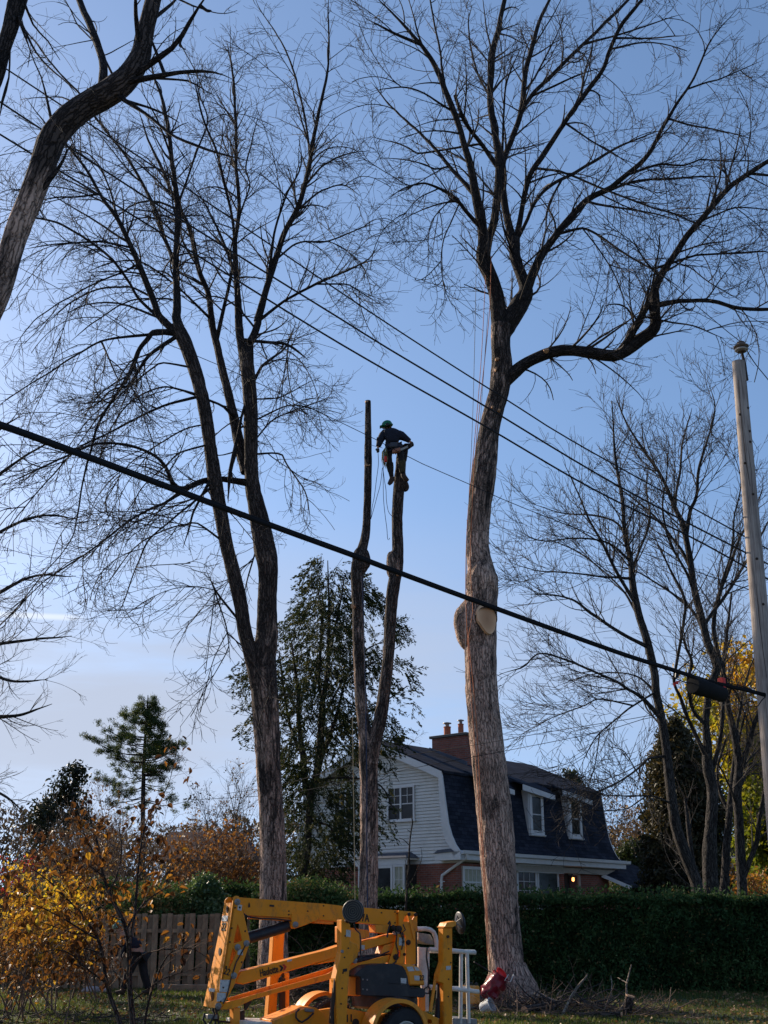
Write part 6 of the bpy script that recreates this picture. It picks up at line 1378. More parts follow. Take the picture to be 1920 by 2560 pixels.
wire('power_line', 'upper of the two service wires sagging across the house roof', [(560, 1985), (703, 1962), (890, 1910), (1060, 1882), (1183, 1863), (1400, 1825), (1640, 1786), (1800, 1745), (1912, 1712)], (30.0, 18.2), 0.006, M_WIRE)
wire('power_line', 'lower of the two service wires sagging across the house roof', [(480, 2000), (703, 1985), (890, 1950), (1060, 1915), (1259, 1878), (1500, 1830), (1620, 1795), (1800, 1765), (1912, 1735)], (30.0, 18.2), 0.006, M_WIRE)
wire('power_line', 'short steep wire between the thick cable and the branches on the right', [(1625, 1640), (1590, 1700), (1540, 1790), (1500, 1850)], (20, 26), 0.004, M_WIRE)
# the thick bundle: two cables lashed together, close on the left, ending at the pole
cab = [(-260, 985), (0, 1064), (214, 1142), (428, 1222), (637, 1300), (903, 1397), (960, 1419), (1220, 1515), (1539, 1630), (1683, 1676), (1770, 1704), (1850, 1722), (1912, 1738)]
wire('thick_cable', 'thick black cable bundle crossing the whole view from left to the wooden pole', cab, (8.0, 17.8), 0.0265, M_CABLE, n=80, sides=10)
wire('support_cable', 'thin strand lashed along the top of the thick black cable', [(x, y - (9 - 5 * (x + 260) / 2170)) for x, y in cab], (8.0, 17.78), 0.011, M_CABLE, n=80)
# splice case
sc_ = thing('splice_case', 'black cylindrical splice case with red end strap hanging under the thick cable', 'splice case', at(1769, 1722, 17.2))
a_, b_ = at(1731, 1712, 17.0), at(1808, 1736, 17.45); ax_ = (b_ - a_).normalized(); Lc = (b_ - a_).length
mb = MB(); mb.lathe(a_, ax_, [(0.05, 0.0), (0.118, 0.005), (0.128, 0.03), (0.128, Lc * 0.34), (0.122, Lc * 0.35)], 22); mb.link('end_cap', M_MATT, sc_, smooth=True)
mb = MB(); mb.lathe(a_ + ax_ * Lc * 0.35, ax_, [(0.120, 0.0), (0.120, Lc * 0.60), (0.10, Lc * 0.65)], 22); mb.link('body', M_MATT, sc_, smooth=True)
mb = MB(); mb.box(at(1805, 1712, 17.38), (0.035, 0.05, 0.10), ax_, ax_.cross(UP).normalized()); mb.link('red_strap', M_REDTAG, sc_, bevel=0.008)
for q in (1750, 1790):
    mb = MB(); mb.tube([at(q, 1697, 17.1), at(q + 1, 1708, 17.1)], 0.02, 8); mb.link('hanger', M_CABLE, sc_)
mb = MB(); q0 = at(1683, 1708, 17.0); mb.prism([[q0, q0 + Vector((0.06, 0, 0.035)), q0 + Vector((0.11, 0, 0.03)), q0 + Vector((0.07, 0, 0.0)), q0 + Vector((0.10, 0.0, -0.015)), q0 + Vector((0.04, 0, -0.015)), q0 + Vector((0.01, 0, -0.05))]], (0, 0.01, 0)); o = mb.link('red_tag', M_REDTAG); tag(o, 'small red ribbon tied to the cable left of the splice case', 'tag')
mb = MB(); mb.tube([at(1694, 1676, 17.0), at(1692, 1694, 17.0)], 0.03, 10); o = mb.link('cable_clamp', M_BLACK); tag(o, 'small black clamp hanging on the cable by the red ribbon', 'clamp')
wire('drop_cable', 'slack drop cable looping below the bundle left of the splice case', [(1660, 1672), (1680, 1690), (1710, 1705), (1735, 1708)], (17.0, 17.0), 0.008, M_CABLE)
wire('drop_cable', 'slack looping cable between the splice case and the pole', [(1812, 1712), (1840, 1730), (1855, 1760), (1880, 1752), (1890, 1768), (1905, 1750), (1914, 1742)], (17.4, 17.7), 0.008, M_CABLE)
wire('drop_cable', 'thin cable running from the splice case strap over to the pole', [(1808, 1706), (1850, 1714), (1890, 1728), (1914, 1734)], (17.4, 17.75), 0.007, M_CABLE)

# ropes on the trees
def rope(label, pts, Y, r, mat, Y2=None, dx=0):
    pts = [(x + dx * min(1, max(0, (y - 1450) / 300)), y) for x, y in pts]
    return wire('rope', label, pts, (Y, Y2 or Y), r, mat, n=60, sides=6)
rope('orange rope running down the front of the big ash trunk', [(1228, 640), (1226, 720), (1222, 800), (1192, 1089), (1180, 1270), (1176, 1420), (1179, 1530), (1166, 1590), (1172, 1700), (1180, 1820), (1187, 1950), (1196, 2120), (1205, 2260), (1212, 2400)], YD - 0.46, 0.0085, M_ROPE_O, YD - 0.85, dx=12)
rope('second orange rope close to the left edge of the big ash trunk', [(1214, 690), (1203, 900), (1184, 1130), (1168, 1310), (1163, 1480), (1164, 1600), (1166, 1700), (1175, 1850), (1185, 2000), (1194, 2130), (1203, 2260), (1208, 2390)], YD - 0.40, 0.0075, M_ROPE_O, YD - 0.80, dx=11)
rope('grey rope hanging straight from the left fork of the big ash', [(1191, 640), (1188, 800), (1183, 1000), (1178, 1130), (1172, 1250), (1166, 1440), (1163, 1640)], YD - 0.55, 0.0065, M_ROPE_G)
rope('second grey rope hanging beside the big ash trunk, right of the first', [(1220, 780), (1210, 920), (1199, 1080), (1192, 1180)], YD - 0.5, 0.006, M_ROPE_G)
rope('tan rope hanging down the left side of the topped ash', [(881, 1790), (882, 1860), (884, 2000), (886, 2120), (888, 2290)], YC - 0.40, 0.009, M_ROPE_T)
rope('dark blue rope running down the middle of the topped ash trunk', [(905, 1440), (909, 1560), (913, 1700), (915, 1830), (917, 1950), (917, 2100), (919, 2280)], YC - 0.36, 0.011, M_ROPE_B)
rope('thin line from the climber hand down to the left stem', [(945, 1128), (946, 1160), (941, 1200), (936, 1240), (930, 1270), (927, 1298)], YC - 0.35, 0.0065, M_ROPE_B, YC - 0.1)
rope('thin line from the hip of the climber down to the left stem', [(956, 1170), (951, 1210), (943, 1240), (935, 1270), (927, 1298)], YC - 0.45, 0.0065, M_ROPE_B, YC - 0.1)
rope('line hanging from the climber with a hook at its end', [(958, 1168), (958, 1210), (959, 1250), (963, 1290), (967, 1320), (969, 1346), (972, 1350), (974, 1345)], YC - 0.45, 0.0065, M_ROPE_B)
rope('slack line from the climber down to the right stem', [(957, 1168), (961, 1200), (965, 1225), (966, 1250), (970, 1275), (975, 1285), (981, 1291)], YC - 0.45, 0.0065, M_ROPE_B, YC - 0.15)
rope('taut lanyard between the two stems at the waist of the climber', [(926, 1111), (936, 1115), (948, 1117), (956, 1120)], YC - 0.1, 0.006, M_ROPE_B, YC - 0.4)
# ------------------------------------------------------------------ people
def skin(name, joints, bones, mat, parent, sub=2, root=0):
    """joints: list of ((x,y,z), r or (rx,ry)); bones: index pairs -> smooth tapered surface"""
    me = bpy.data.meshes.new(name); me.from_pydata([j[0] for j in joints], bones, [])
    o = bpy.data.objects.new(name, me); COL.objects.link(o)
    md = o.modifiers.new('skin', 'SKIN'); md.use_smooth_shade = True
    sv = me.skin_vertices[0].data
    for k, j in enumerate(joints):
        r_ = j[1] if isinstance(j[1], tuple) else (j[1], j[1]); sv[k].radius = r_; sv[k].use_root = (k == root)
    sb = o.modifiers.new('sub', 'SUBSURF'); sb.levels = sub; sb.render_levels = sub
    dg = bpy.context.evaluated_depsgraph_get(); ev = o.evaluated_get(dg); m2 = bpy.data.meshes.new_from_object(ev)
    o.modifiers.clear(); o.data = m2; m2.materials.clear(); m2.materials.append(mat)
    for f in m2.polygons: f.use_smooth = True
    o.parent = parent; o.matrix_parent_inverse = Matrix.Translation(Vector(parent.location)).inverted()
    o.name = name
    return o
M_SKIN = simple('skin', (0.42, 0.22, 0.15), 0.6, 0.05)
M_NAVY = simple('navy_jacket', (0.016, 0.018, 0.030), 0.85, 0.25, 12, bmp=0.2, bscale=20)
M_TROUS = simple('dark_trousers', (0.022, 0.020, 0.022), 0.9, 0.3, 10, bmp=0.2, bscale=20)
M_CHAPS = simple('olive_brown_chaps', (0.055, 0.045, 0.025), 0.9, 0.3, 14)
M_BOOT = simple('brown_boots', (0.06, 0.035, 0.025), 0.7, 0.25)
M_HELM = simple('green_helmet', (0.01, 0.16, 0.075), 0.3, 0.15)
M_HARN = simple('blue_black_harness', (0.02, 0.025, 0.045), 0.7, 0.3)
def fist(cx, d, side, r=0.011):
    """finger chains curled round something: list of point lists"""
    out_ = []
    for k in range(4):
        o = side * ((k - 1.5) * 0.021); L = (0.032, 0.036, 0.034, 0.026)[k]
        p0 = cx + o * 0.8 + d * 0.005; p1 = p0 + d * L; p2 = p1 + d * L * .5 + Vector((0, 0.02, -0.018)); p3 = p2 + Vector((0, 0.02, -0.015)); out_.append([p0, p1, p2, p3])
    return out_
YJ = YC - 0.34
def J(px, py, dy=0.0): return tuple(at(px, py, YJ + dy))
cl = thing('person', 'climber in dark jacket and green helmet standing in spurs high on the right cut stem', 'person', at(990, 1205, YJ))
hl, hr = Vector(J(944.5, 1121, -0.05)), Vector(J(1028, 1107, 0.02))
head = Vector(J(967.5, 1067, 0.02))
# one continuous body
jt = [(J(984, 1112), (0.13, 0.10)), (J(981, 1098), (0.12, 0.09)), (J(978, 1085), (0.14, 0.10)), (J(974, 1075), 0.055), (J(969, 1066), (0.075, 0.09)), (J(966, 1060), 0.07),
      (J(961, 1084), 0.045), (J(950.5, 1101, -0.02), 0.036), (J(945, 1117, -0.04), 0.030), (tuple(hl), 0.03),
      (J(997, 1088), 0.045), (J(1011, 1094, 0.05), 0.036), (J(1024, 1103, 0.04), 0.032), (tuple(hr), 0.03),
      (J(974, 1118), 0.08), (J(971, 1140, -0.05), 0.065), (J(974, 1160, -0.08), 0.055), (J(977, 1180), 0.045), (J(980, 1200, 0.06), 0.035), (J(974, 1210, 0.0), 0.035),
      (J(995, 1118), 0.08), (J(1001, 1132, -0.10), 0.065), (J(1003, 1146, -0.16), 0.055), (J(1005, 1168, -0.12), 0.045), (J(1008, 1190, -0.05), 0.036), (J(1018, 1200, -0.06), 0.03)]
bn = [(0, 1), (1, 2), (2, 3), (3, 4), (4, 5), (2, 6), (6, 7), (7, 8), (8, 9), (2, 10), (10, 11), (11, 12), (12, 13), (0, 14), (14, 15), (15, 16), (16, 17), (17, 18), (18, 19), (0, 20), (20, 21), (21, 22), (22, 23), (23, 24), (24, 25)]
body = skin('body', jt, bn, M_SKIN, cl)
mb = MB()
for h_, d_, sd in ((hl, Vector((0.1, 0, -1)).normalized(), Vector((1, 0, 0.1))), (hr, Vector((1, 0, -0.35)).normalized(), Vector((0.2, 0, 1)).normalized())):
    for ch in fist(h_, d_, sd): mb.tube(ch, [0.011, 0.0105, 0.010, 0.008], 6)
    mb.tube([h_ - sd * 0.03, h_ - sd * 0.05 + d_ * 0.03, h_ - sd * 0.035 + d_ * 0.055], [0.014, 0.012, 0.009], 6)
mb.link('fingers', simple('dark_gloves', (0.05, 0.04, 0.035), 0.8), cl, smooth=True)
jk = skin('jacket', [(J(983, 1113), (0.21, 0.17)), (J(981, 1099), (0.21, 0.17)), (J(979, 1087), (0.25, 0.18)), (J(976, 1078), (0.17, 0.13)), (J(973, 1072), 0.09),
      (J(960, 1084), 0.115), (J(950.5, 1101, -0.02), 0.095), (J(945.5, 1115, -0.04), 0.065), (J(998, 1087), 0.12), (J(1011, 1093.5, 0.05), 0.098), (J(1024, 1102.5, 0.04), 0.06)],
     [(0, 1), (1, 2), (2, 3), (3, 4), (2, 5), (5, 6), (6, 7), (2, 8), (8, 9), (9, 10)], M_NAVY, cl)
for sl_ in (((964, 1079.5, 0.0), (958, 1088, -0.02), (950.5, 1101, -0.03), (945.8, 1116, -0.05)), ((995, 1083, 0.0), (1003, 1088, 0.02), (1011, 1093.5, 0.05), (1024, 1102.5, 0.04))):
    mb = MB(); mb.tube([J(*q) for q in sl_], [0.085, 0.10, 0.085, 0.058], 14); mb.link('sleeve', M_NAVY, jk, smooth=True)
skin('trousers', [(J(984, 1112), (0.165, 0.13)), (J(974, 1119), 0.10), (J(971, 1140, -0.05), 0.088), (J(974, 1160, -0.08), 0.078), (J(977, 1180, -0.02), 0.066), (J(980, 1197, 0.04), 0.052),
      (J(995, 1119), 0.10), (J(1001, 1132, -0.10), 0.09), (J(1003, 1146, -0.16), 0.080), (J(1005, 1168, -0.12), 0.068), (J(1008, 1188, -0.05), 0.052)],
     [(0, 1), (1, 2), (2, 3), (3, 4), (4, 5), (0, 6), (6, 7), (7, 8), (8, 9), (9, 10)], M_TROUS, cl)
for a, b, c in (((974, 1158), (977, 1180), -0.04), ((1003.5, 1150), (1006, 1180), -0.13)):
    mb = MB(); mb.tube([J(*a, c), J((a[0] + b[0]) / 2, (a[1] + b[1]) / 2, c), J(*b, c + .03)], [0.088, 0.082, 0.066], 12); mb.link('knee_guard', M_CHAPS, cl, smooth=True)
for a, b, c in (((980, 1198), (972, 1211), 0.0), ((1008.5, 1189), (1020, 1202), -0.05)):
    mb = MB(); mb.tube([J(a[0], a[1] - 5, c), J(*a, c), J((a[0] + b[0]) / 2, (a[1] + b[1]) / 2 + 1.5, c), J(*b, c)], [0.058, 0.062, 0.058, 0.04], 10); mb.link('boot', M_BOOT, cl, smooth=True)
# helmet with brim and ear muffs
hc = Vector(J(967.5, 1062.5)); ax_h = Vector((-0.30, 0, 1)).normalized()
mb = MB(); mb.lathe(hc - ax_h * 0.03, ax_h, [(0.132, -0.01), (0.142, 0.0), (0.132, 0.012), (0.126, 0.05), (0.108, 0.095), (0.07, 0.125), (0.02, 0.138)], 20); hm = mb.link('helmet', M_HELM, cl, smooth=True)
mb = MB(); mb.box(hc + Vector((-0.13, -0.02, -0.05)), (0.045, 0.08, 0.008), Vector((1, 0, 0.35)).normalized(), (0, 1, 0)); mb.link('visor', M_HELM, hm, bevel=0.003)
mb = MB(); mb.lathe(hc + Vector((0.01, -0.13, -0.05)), (0, -1, 0), [(0.035, 0), (0.042, 0.01), (0.04, 0.035), (0.02, 0.045)], 12); mb.link('ear_muff', M_BLACK, hm, smooth=True)
mb = MB(); mb.lathe(head + Vector((-0.085, -0.03, -0.035)), (-1, 0, -0.1), [(0.02, -0.02), (0.016, 0.0), (0.006, 0.022)], 8); mb.link('nose', M_SKIN, cl, smooth=True)
for s_ in (-1, 1):
    mb = MB(); mb.lathe(head + Vector((-0.088, s_ * 0.032, -0.01)), (-1, 0, 0), [(0.012, -0.006), (0.010, 0.003), (0.002, 0.006)], 8); mb.link('eye', M_INK, cl)
# saddle belt, pads, loops, coil of rope, small saw
mb = MB(); mb.tube([J(966, 1113, -0.05), J(975, 1116, -0.19), (J(985, 1116, -0.22)), J(996, 1115, -0.19), J(1003, 1113, -0.05)], 0.045, 8); hn = mb.link('harness_belt', M_HARN, cl, smooth=True)
for s_ in (966, 1000):
    mb = MB(); mb.tube([J(s_, 1116, -0.12), J(s_ + (3 if s_ < 980 else -2), 1128, -0.17), J(s_ + (9 if s_ < 980 else -6), 1127, -0.17), J(984, 1118, -0.2)], 0.02, 6); mb.link('leg_strap', M_HARN, hn)
mb = MB(); mb.box(J(984, 1112, -0.26), (0.09, 0.03, 0.06)); mb.link('back_pad', simple('dark_grey_pad', (0.06, 0.065, 0.08), 0.8), hn, bevel=0.02)
mb = MB(); rr = random.Random(4)
for k in range(11):
    x0 = rr.uniform(955, 962); x1 = x0 + rr.uniform(3, 9); yb = rr.uniform(1152, 1174); dy = rr.uniform(-0.22, -0.10)
    mb.tube([J(964, 1118, dy), J(x0, 1130, dy), J(x0 - 1, (1130 + yb) / 2, dy), J((x0 + x1) / 2, yb, dy), J(x1, (1130 + yb) / 2, dy - .02), J(966, 1120, dy)], 0.008, 5)
mb.link('rope_coil', simple('yellow_green_rope', (0.16, 0.15, 0.06), 0.8, 0.6, 9), cl, smooth=True)
mb = MB(); mb.tube([J(962, 1150, -0.2), J(961, 1160, -0.2), J(964, 1166, -0.2), J(966, 1158, -0.2)], 0.009, 5); mb.link('karabiner', M_STEEL, cl)
mb = MB(); mb.box(J(964, 1148, -0.24), (0.03, 0.03, 0.07)); mb.link('red_pouch', M_REDTAG, cl, bevel=0.01)
sw = thing('chainsaw', 'small top-handle chainsaw hanging at the right hip of the climber', 'chainsaw', J(1008, 1122, -0.25))
mb = MB(); mb.box(J(991, 1127, -0.28), (0.10, 0.05, 0.05), Vector((1, 0, 0.3)).normalized(), (0, 1, 0)); mb.link('engine', simple('orange_white_plastic', (0.30, 0.12, 0.07), 0.5, 0.3), sw, bevel=0.02)
q0, q1 = Vector(J(996, 1127, -0.28)), Vector(J(1020, 1116, -0.22)); dd_ = (q1 - q0).normalized()
mb = MB(); mb.box((q0 + q1) / 2, ((q1 - q0).length / 2, 0.006, 0.03), dd_, (0, 1, 0)); mb.link('guide_bar', simple('worn_bar_steel', (0.30, 0.27, 0.23), 0.5, metal=0.4), sw, bevel=0.004)
mb = MB(); mb.tube([J(986, 1125, -0.28), J(987, 1120, -0.28), J(994, 1119, -0.28), J(996, 1124, -0.28)], 0.012, 6); mb.link('handle', M_BLACK, sw)

# worker by the fence, half hidden behind the leaves
YW = 27.6
def W(px, py, dy=0.0): return tuple(at(px, py, YW + dy))
p2 = thing('person', 'worker in dark clothes and teal cap bending forward by the fence behind the orange-leaved tree', 'person', at(335, 2490, YW))
skin('body', [(W(350, 2376), (0.15, 0.12)), (W(338, 2362), 0.13), (W(318, 2348), (0.16, 0.13)), (W(306, 2337), 0.06), (W(299, 2325), 0.085), (W(295, 2318), 0.07),
     (W(308, 2350, -0.12), 0.06), (W(292, 2372, -0.16), 0.045), (W(288, 2396, -0.14), 0.034), (W(287, 2404, -0.14), 0.03), (W(322, 2352, 0.14), 0.06), (W(312, 2378, 0.16), 0.045), (W(302, 2400, 0.12), 0.034),
     (W(342, 2388, -0.09), 0.09), (W(322, 2428, -0.10), 0.07), (W(306, 2476, -0.08), 0.045), (W(294, 2484, -0.10), 0.035), (W(355, 2388, 0.09), 0.09), (W(358, 2430, 0.08), 0.07), (W(372, 2474, 0.10), 0.045), (W(362, 2483, 0.10), 0.035)],
     [(0, 1), (1, 2), (2, 3), (3, 4), (4, 5), (2, 6), (6, 7), (7, 8), (8, 9), (2, 10), (10, 11), (11, 12), (0, 13), (13, 14), (14, 15), (15, 16), (0, 17), (17, 18), (18, 19), (19, 20)], M_SKIN, p2)
skin('jacket', [(W(348, 2374), (0.19, 0.15)), (W(336, 2361), 0.17), (W(319, 2349), (0.20, 0.16)), (W(309, 2341), 0.09), (W(307, 2351, -0.12), 0.085), (W(291, 2373, -0.16), 0.065), (W(288, 2392, -0.14), 0.05), (W(322, 2353, 0.14), 0.085), (W(312, 2378, 0.16), 0.065), (W(303, 2396, 0.12), 0.05)],
     [(0, 1), (1, 2), (2, 3), (2, 4), (4, 5), (5, 6), (2, 7), (7, 8), (8, 9)], M_NAVY, p2)
skin('trousers', [(W(350, 2378), (0.18, 0.15)), (W(342, 2390, -0.09), 0.12), (W(322, 2430, -0.10), 0.095), (W(306, 2476, -0.08), 0.075), (W(356, 2390, 0.09), 0.12), (W(359, 2432, 0.08), 0.095), (W(372, 2475, 0.10), 0.075)],
     [(0, 1), (1, 2), (2, 3), (0, 4), (4, 5), (5, 6)], M_TROUS, p2)
mb = MB(); hc = Vector(W(295, 2315)); mb.lathe(hc, (-0.45, 0, 1), [(0.12, -0.03), (0.118, 0.02), (0.095, 0.07), (0.05, 0.10), (0.01, 0.11)], 16); mb.link('cap', simple('teal_cap', (0.03, 0.20, 0.17), 0.5), p2, smooth=True)
for a in ((304, 2480, -0.09), (370, 2480, 0.10)):
    mb = MB(); q = Vector(W(*a)); mb.tube([q + Vector((0.05, 0, 0.06)), q + Vector((0.02, 0, 0.0)), q + Vector((-0.13, -0.03, -0.02))], [0.06, 0.06, 0.045], 8); mb.link('boot', M_BOOT, p2, smooth=True)
mb = MB()
for h_ in (Vector(W(287, 2404, -0.14)), Vector(W(302, 2402, 0.12))):
    for ch in fist(h_, Vector((-0.2, 0, -1)).normalized(), Vector((0, 1, 0))): mb.tube(ch, [0.011, 0.0105, 0.010, 0.008], 5)
mb.link('fingers', M_SKIN, p2, smooth=True)
# ------------------------------------------------------------------ yellow articulated boom lift (towed, outriggers folded up)
PSI = math.radians(27); LA = Vector((math.cos(PSI), math.sin(PSI), 0)); LB = Vector((-math.sin(PSI), math.cos(PSI), 0))
LO = Vector((at(560, 2290, 16.2).x, 16.2, 0))
lift = thing('boom_lift', 'yellow towable boom lift parked folded with black engine hood and white basket', 'boom lift', LO)
def LPp(px, py, b=0.0):
    O = LO + LB * b; s_, z_ = hit(px, py, (O.x, O.y), (LA.x, LA.y)); p = O + LA * s_; p.z = z_; return p
def qA(p): return (500 + p[0] / 5.184, 2220 + p[1] / 5.184)
def qB(p): return (780 + p[0] / 5.184, 2220 + p[1] / 5.184)
def qC(p): return (1000 + p[0] / 4.608, 2220 + p[1] / 4.608)
def A_(b, *pts): return [LPp(*qA(p), b) for p in pts]
def B_(b, *pts): return [LPp(*qB(p), b) for p in pts]
def C_(b, *pts): return [LPp(*qC(p), b) for p in pts]
def part(name, loops, th, mat, parent=None, bevel=0.006, smooth=False):
    mb = MB(); mb.prism(loops if isinstance(loops[0], list) else [loops], LB * th); return mb.link(name, mat, parent or lift, bevel=bevel, smooth=smooth)
def ptube(name, pts, r, mat, parent=None, n=12): 
    mb = MB(); mb.tube(pts, r, n); return mb.link(name, mat, parent or lift, smooth=True)
def disc(name, c, r, mat, axis=None, th=0.012, parent=None, n=20, prof=None):
    mb = MB(); mb.lathe(c, axis or (-LB), prof or [(r, 0), (r, th), (r * .8, th * 1.3)], n); return mb.link(name, mat, parent or lift, smooth=True)
def sticker(pts, b, mat=None, th=0.003, parent=None, f=None):
    return part('sticker', (f or A_)(b, *pts), -th, mat or M_STICK, parent, bevel=0)
def lettering(txt, P, X, Z, size, mat, parent, name='lettering', shear=0.0, bold=0.0, wid=1.0, fit=None):
    cu = bpy.data.curves.new(name, 'FONT'); cu.body = txt; cu.size = 1.0; cu.extrude = 0.004 / size; cu.offset = bold; cu.resolution_u = 3
    o = bpy.data.objects.new(name, cu); COL.objects.link(o)
    dg = bpy.context.evaluated_depsgraph_get(); m2 = bpy.data.meshes.new_from_object(o.evaluated_get(dg)); bpy.data.objects.remove(o)
    N_ = X.cross(Z).normalized()
    if fit: wid = fit / (size * max(v.co.x for v in m2.vertices))
    for v in m2.vertices: v.co = P + X * (v.co.x * size * wid) + Z * (v.co.y * size) + N_ * (v.co.z * size)
    m2.materials.clear(); return link(name, m2, parent, mat)
# upright riser at the left end, with two triangular openings
outer = A_(0, (470, 112), (505, 118), (560, 300), (600, 470), (652, 690), (585, 900), (505, 1090), (455, 1240), (350, 1445), (320, 1500), (240, 1580), (215, 1560), (330, 850), (395, 420), (432, 150))
tri1 = A_(0, (490, 468), (528, 600), (547, 682), (437, 722), (460, 590)); tri2 = A_(0, (425, 782), (472, 842), (425, 950), (373, 1062), (395, 900))
mb = MB(); mb.prism([outer, tri1, tri2], LB * 0.035); rise = mb.link('riser_plate', M_YEL, lift, bevel=0.004)
mb = MB(); mb.prism([[p + LB * 0.30 for p in outer], [p + LB * 0.30 for p in tri1], [p + LB * 0.30 for p in tri2]], LB * 0.03); mb.link('riser_plate', M_YEL, lift)
# end face of the riser (faces left, towards the camera side)
e0, e1, e2 = A_(0.0, (432, 190), (330, 850), (215, 1560)); w3 = (0.24, 0.31, 0.38)
mb = MB()
for (p, wa), (q, wb) in (((e0, w3[0]), (e1, w3[1])), ((e1, w3[1]), (e2, w3[2]))):
    i = len(mb.v); off = LA * 0.03
    mb.v += [tuple(v) for v in (p, p + LB * wa * 1.35, q + LB * wb * 1.35, q, p + off, p + LB * wa * 1.35 + off, q + LB * wb * 1.35 + off, q + off)]
    mb.f += [[i, i + 1, i + 2, i + 3], [i + 7, i + 6, i + 5, i + 4], [i, i + 4, i + 5, i + 1], [i + 1, i + 5, i + 6, i + 2], [i + 2, i + 6, i + 7, i + 3], [i + 3, i + 7, i + 4, i]]
mb.link('riser_end_face', M_YEL, lift)
ef = lambda t, s_: (e0.lerp(e2, t) + LB * (w3[0] + (w3[2] - w3[0]) * t) * 1.35 * s_ - LA * 0.004)
for t, s_, r_, m_ in ((0.065, 0.52, 0.045, M_DARKHOLE), (0.475, 0.50, 0.05, M_DARKHOLE), (0.90, 0.42, 0.055, simple('brown_hole', (0.16, 0.05, 0.012), 0.9, 0.3))):
    disc('lightening_hole', ef(t, s_), r_, m_, axis=-LA, th=0.004, parent=rise)  # flat discs on the plate, coloured dark in place of open holes
def efbox(t, s0, s1, dt, mat, name='sticker'):
    a, b = ef(t, s0), ef(t, s1); c, d = ef(t + dt, s1), ef(t + dt, s0); mb = MB(); mb.prism([[a, b, c, d]], -LA * 0.003); mb.link(name, mat, rise)
efbox(0.125, 0.30, 0.90, 0.055, M_STICK); efbox(0.825, 0.35, 0.80, 0.03, M_STICK)
lettering('22', ef(0.27, 0.78), -LB, (e0 - e2).normalized(), 0.145, M_INK, rise, bold=0.01, wid=1.15)
lettering('22', LPp(*qA((300, 1110)), -0.004), (LA * 0.93 - UP * 0.28).normalized(), (UP * 0.93 + LA * 0.28).normalized(), 0.115, M_INK, rise, bold=0.012, wid=0.75)
sticker([(262, 1190), (392, 1190), (375, 1350), (250, 1345)], -0.001, parent=rise); sticker([(225, 1355), (335, 1360), (328, 1475), (215, 1470)], -0.001, parent=rise)
sticker([(490, 790), (560, 800), (552, 872), (485, 865)], -0.001, parent=rise); sticker([(490, 210), (545, 222), (535, 295), (485, 285)], -0.001, parent=rise)
disc('sticker_symbol', LPp(*qA((515, 252)), -0.004), 0.014, M_INK, th=0.002, parent=rise, n=8)
for q in ((480, 180), (600, 718), (485, 768), (435, 1135), (235, 1530)):
    disc('pin', LPp(*qA(q), 0.0), 0.038, M_STEEL, th=0.02, parent=rise, prof=[(0.04, 0), (0.04, 0.015), (0.018, 0.02), (0.016, 0.035)]) 
ptube('top_pin', [LPp(*qA((470, 150)), 0.0), LPp(*qA((470, 150)), 0.38)], 0.05, M_YEL2)
ptube('bottom_pin', [LPp(*qA((225, 1565)), 0.0), LPp(*qA((225, 1565)), 0.5)], 0.035, M_DARKHOLE)
# upper boom
ub = part('upper_boom', A_(0.05, (500, 120), (1659, 208)) + B_(0.05, (395, 232), (650, 252), (1130, 292), (1130, 490), (800, 470), (610, 452), (280, 428)) + A_(0.05, (1185, 384), (700, 358), (578, 350)), 0.24, M_YEL, bevel=0.014)
part('boom_underside_channel', A_(0.09, (670, 362), (1190, 388), (1190, 432), (660, 402)), 0.15, M_YEL2, ub)
part('boom_underside_channel', A_(0.09, (1500, 405), (1659, 412)) + B_(0.09, (280, 430), (280, 470), (0, 452)) + A_(0.09, (1480, 450)), 0.15, M_YEL2, ub)
part('cylinder_lug', A_(0.03, (1188, 330), (1560, 372), (1520, 420), (1325, 495), (1222, 530), (1186, 505)), 0.30, M_YEL, ub)
disc('pin', LPp(*qA((1235, 475)), 0.03), 0.035, M_STEEL, parent=ub, prof=[(0.04, 0), (0.04, 0.015), (0.018, 0.02), (0.016, 0.03)])
part('slot', A_(0.046, (635, 185), (645, 200), (648, 250), (622, 252), (628, 205)), -0.003, M_DARKHOLE, ub, bevel=0)
lettering('17A', LPp(*qB((598, 430)), 0.046), (LA - UP * 0.05).normalized(), UP, 0.145, M_INK, ub, bold=0.01, wid=0.70)
# lower boom with the maker's name
lb_ = part('lower_boom', A_(0.06, (520, 1088), (1659, 800)) + B_(0.06, (380, 740), (500, 735), (1085, 585), (1100, 690), (650, 812), (330, 945), (0, 1002)) + A_(0.06, (1659, 932), (560, 1252), (455, 1228)), 0.22, M_YEL, bevel=0.01)
dirb = (LPp(*qA((1659, 860)), 0.06) - LPp(*qA((520, 1150)), 0.06)).normalized(); upb = LB.cross(dirb).normalized() * -1; upb = upb if upb.z > 0 else -upb
lettering('Haulotte', LPp(*qA((782, 1150)), 0.055), dirb, upb, 0.128, M_INK, lb_, bold=0.012, fit=(LPp(*qA((1018, 1080)), 0.06) - LPp(*qA((782, 1150)), 0.06)).length)
for k, (m_, x) in enumerate(((M_INK, 1020), (M_REDINK, 1062))):
    y = 1005 - (x - 1020) * 0.28; sticker([(x, y), (x + 30, y - 6), (x + 62, y + 28), (x + 38, y + 72), (x + 8, y + 80), (x + 30, y + 34)], 0.059, m_, 0.003, lb_)
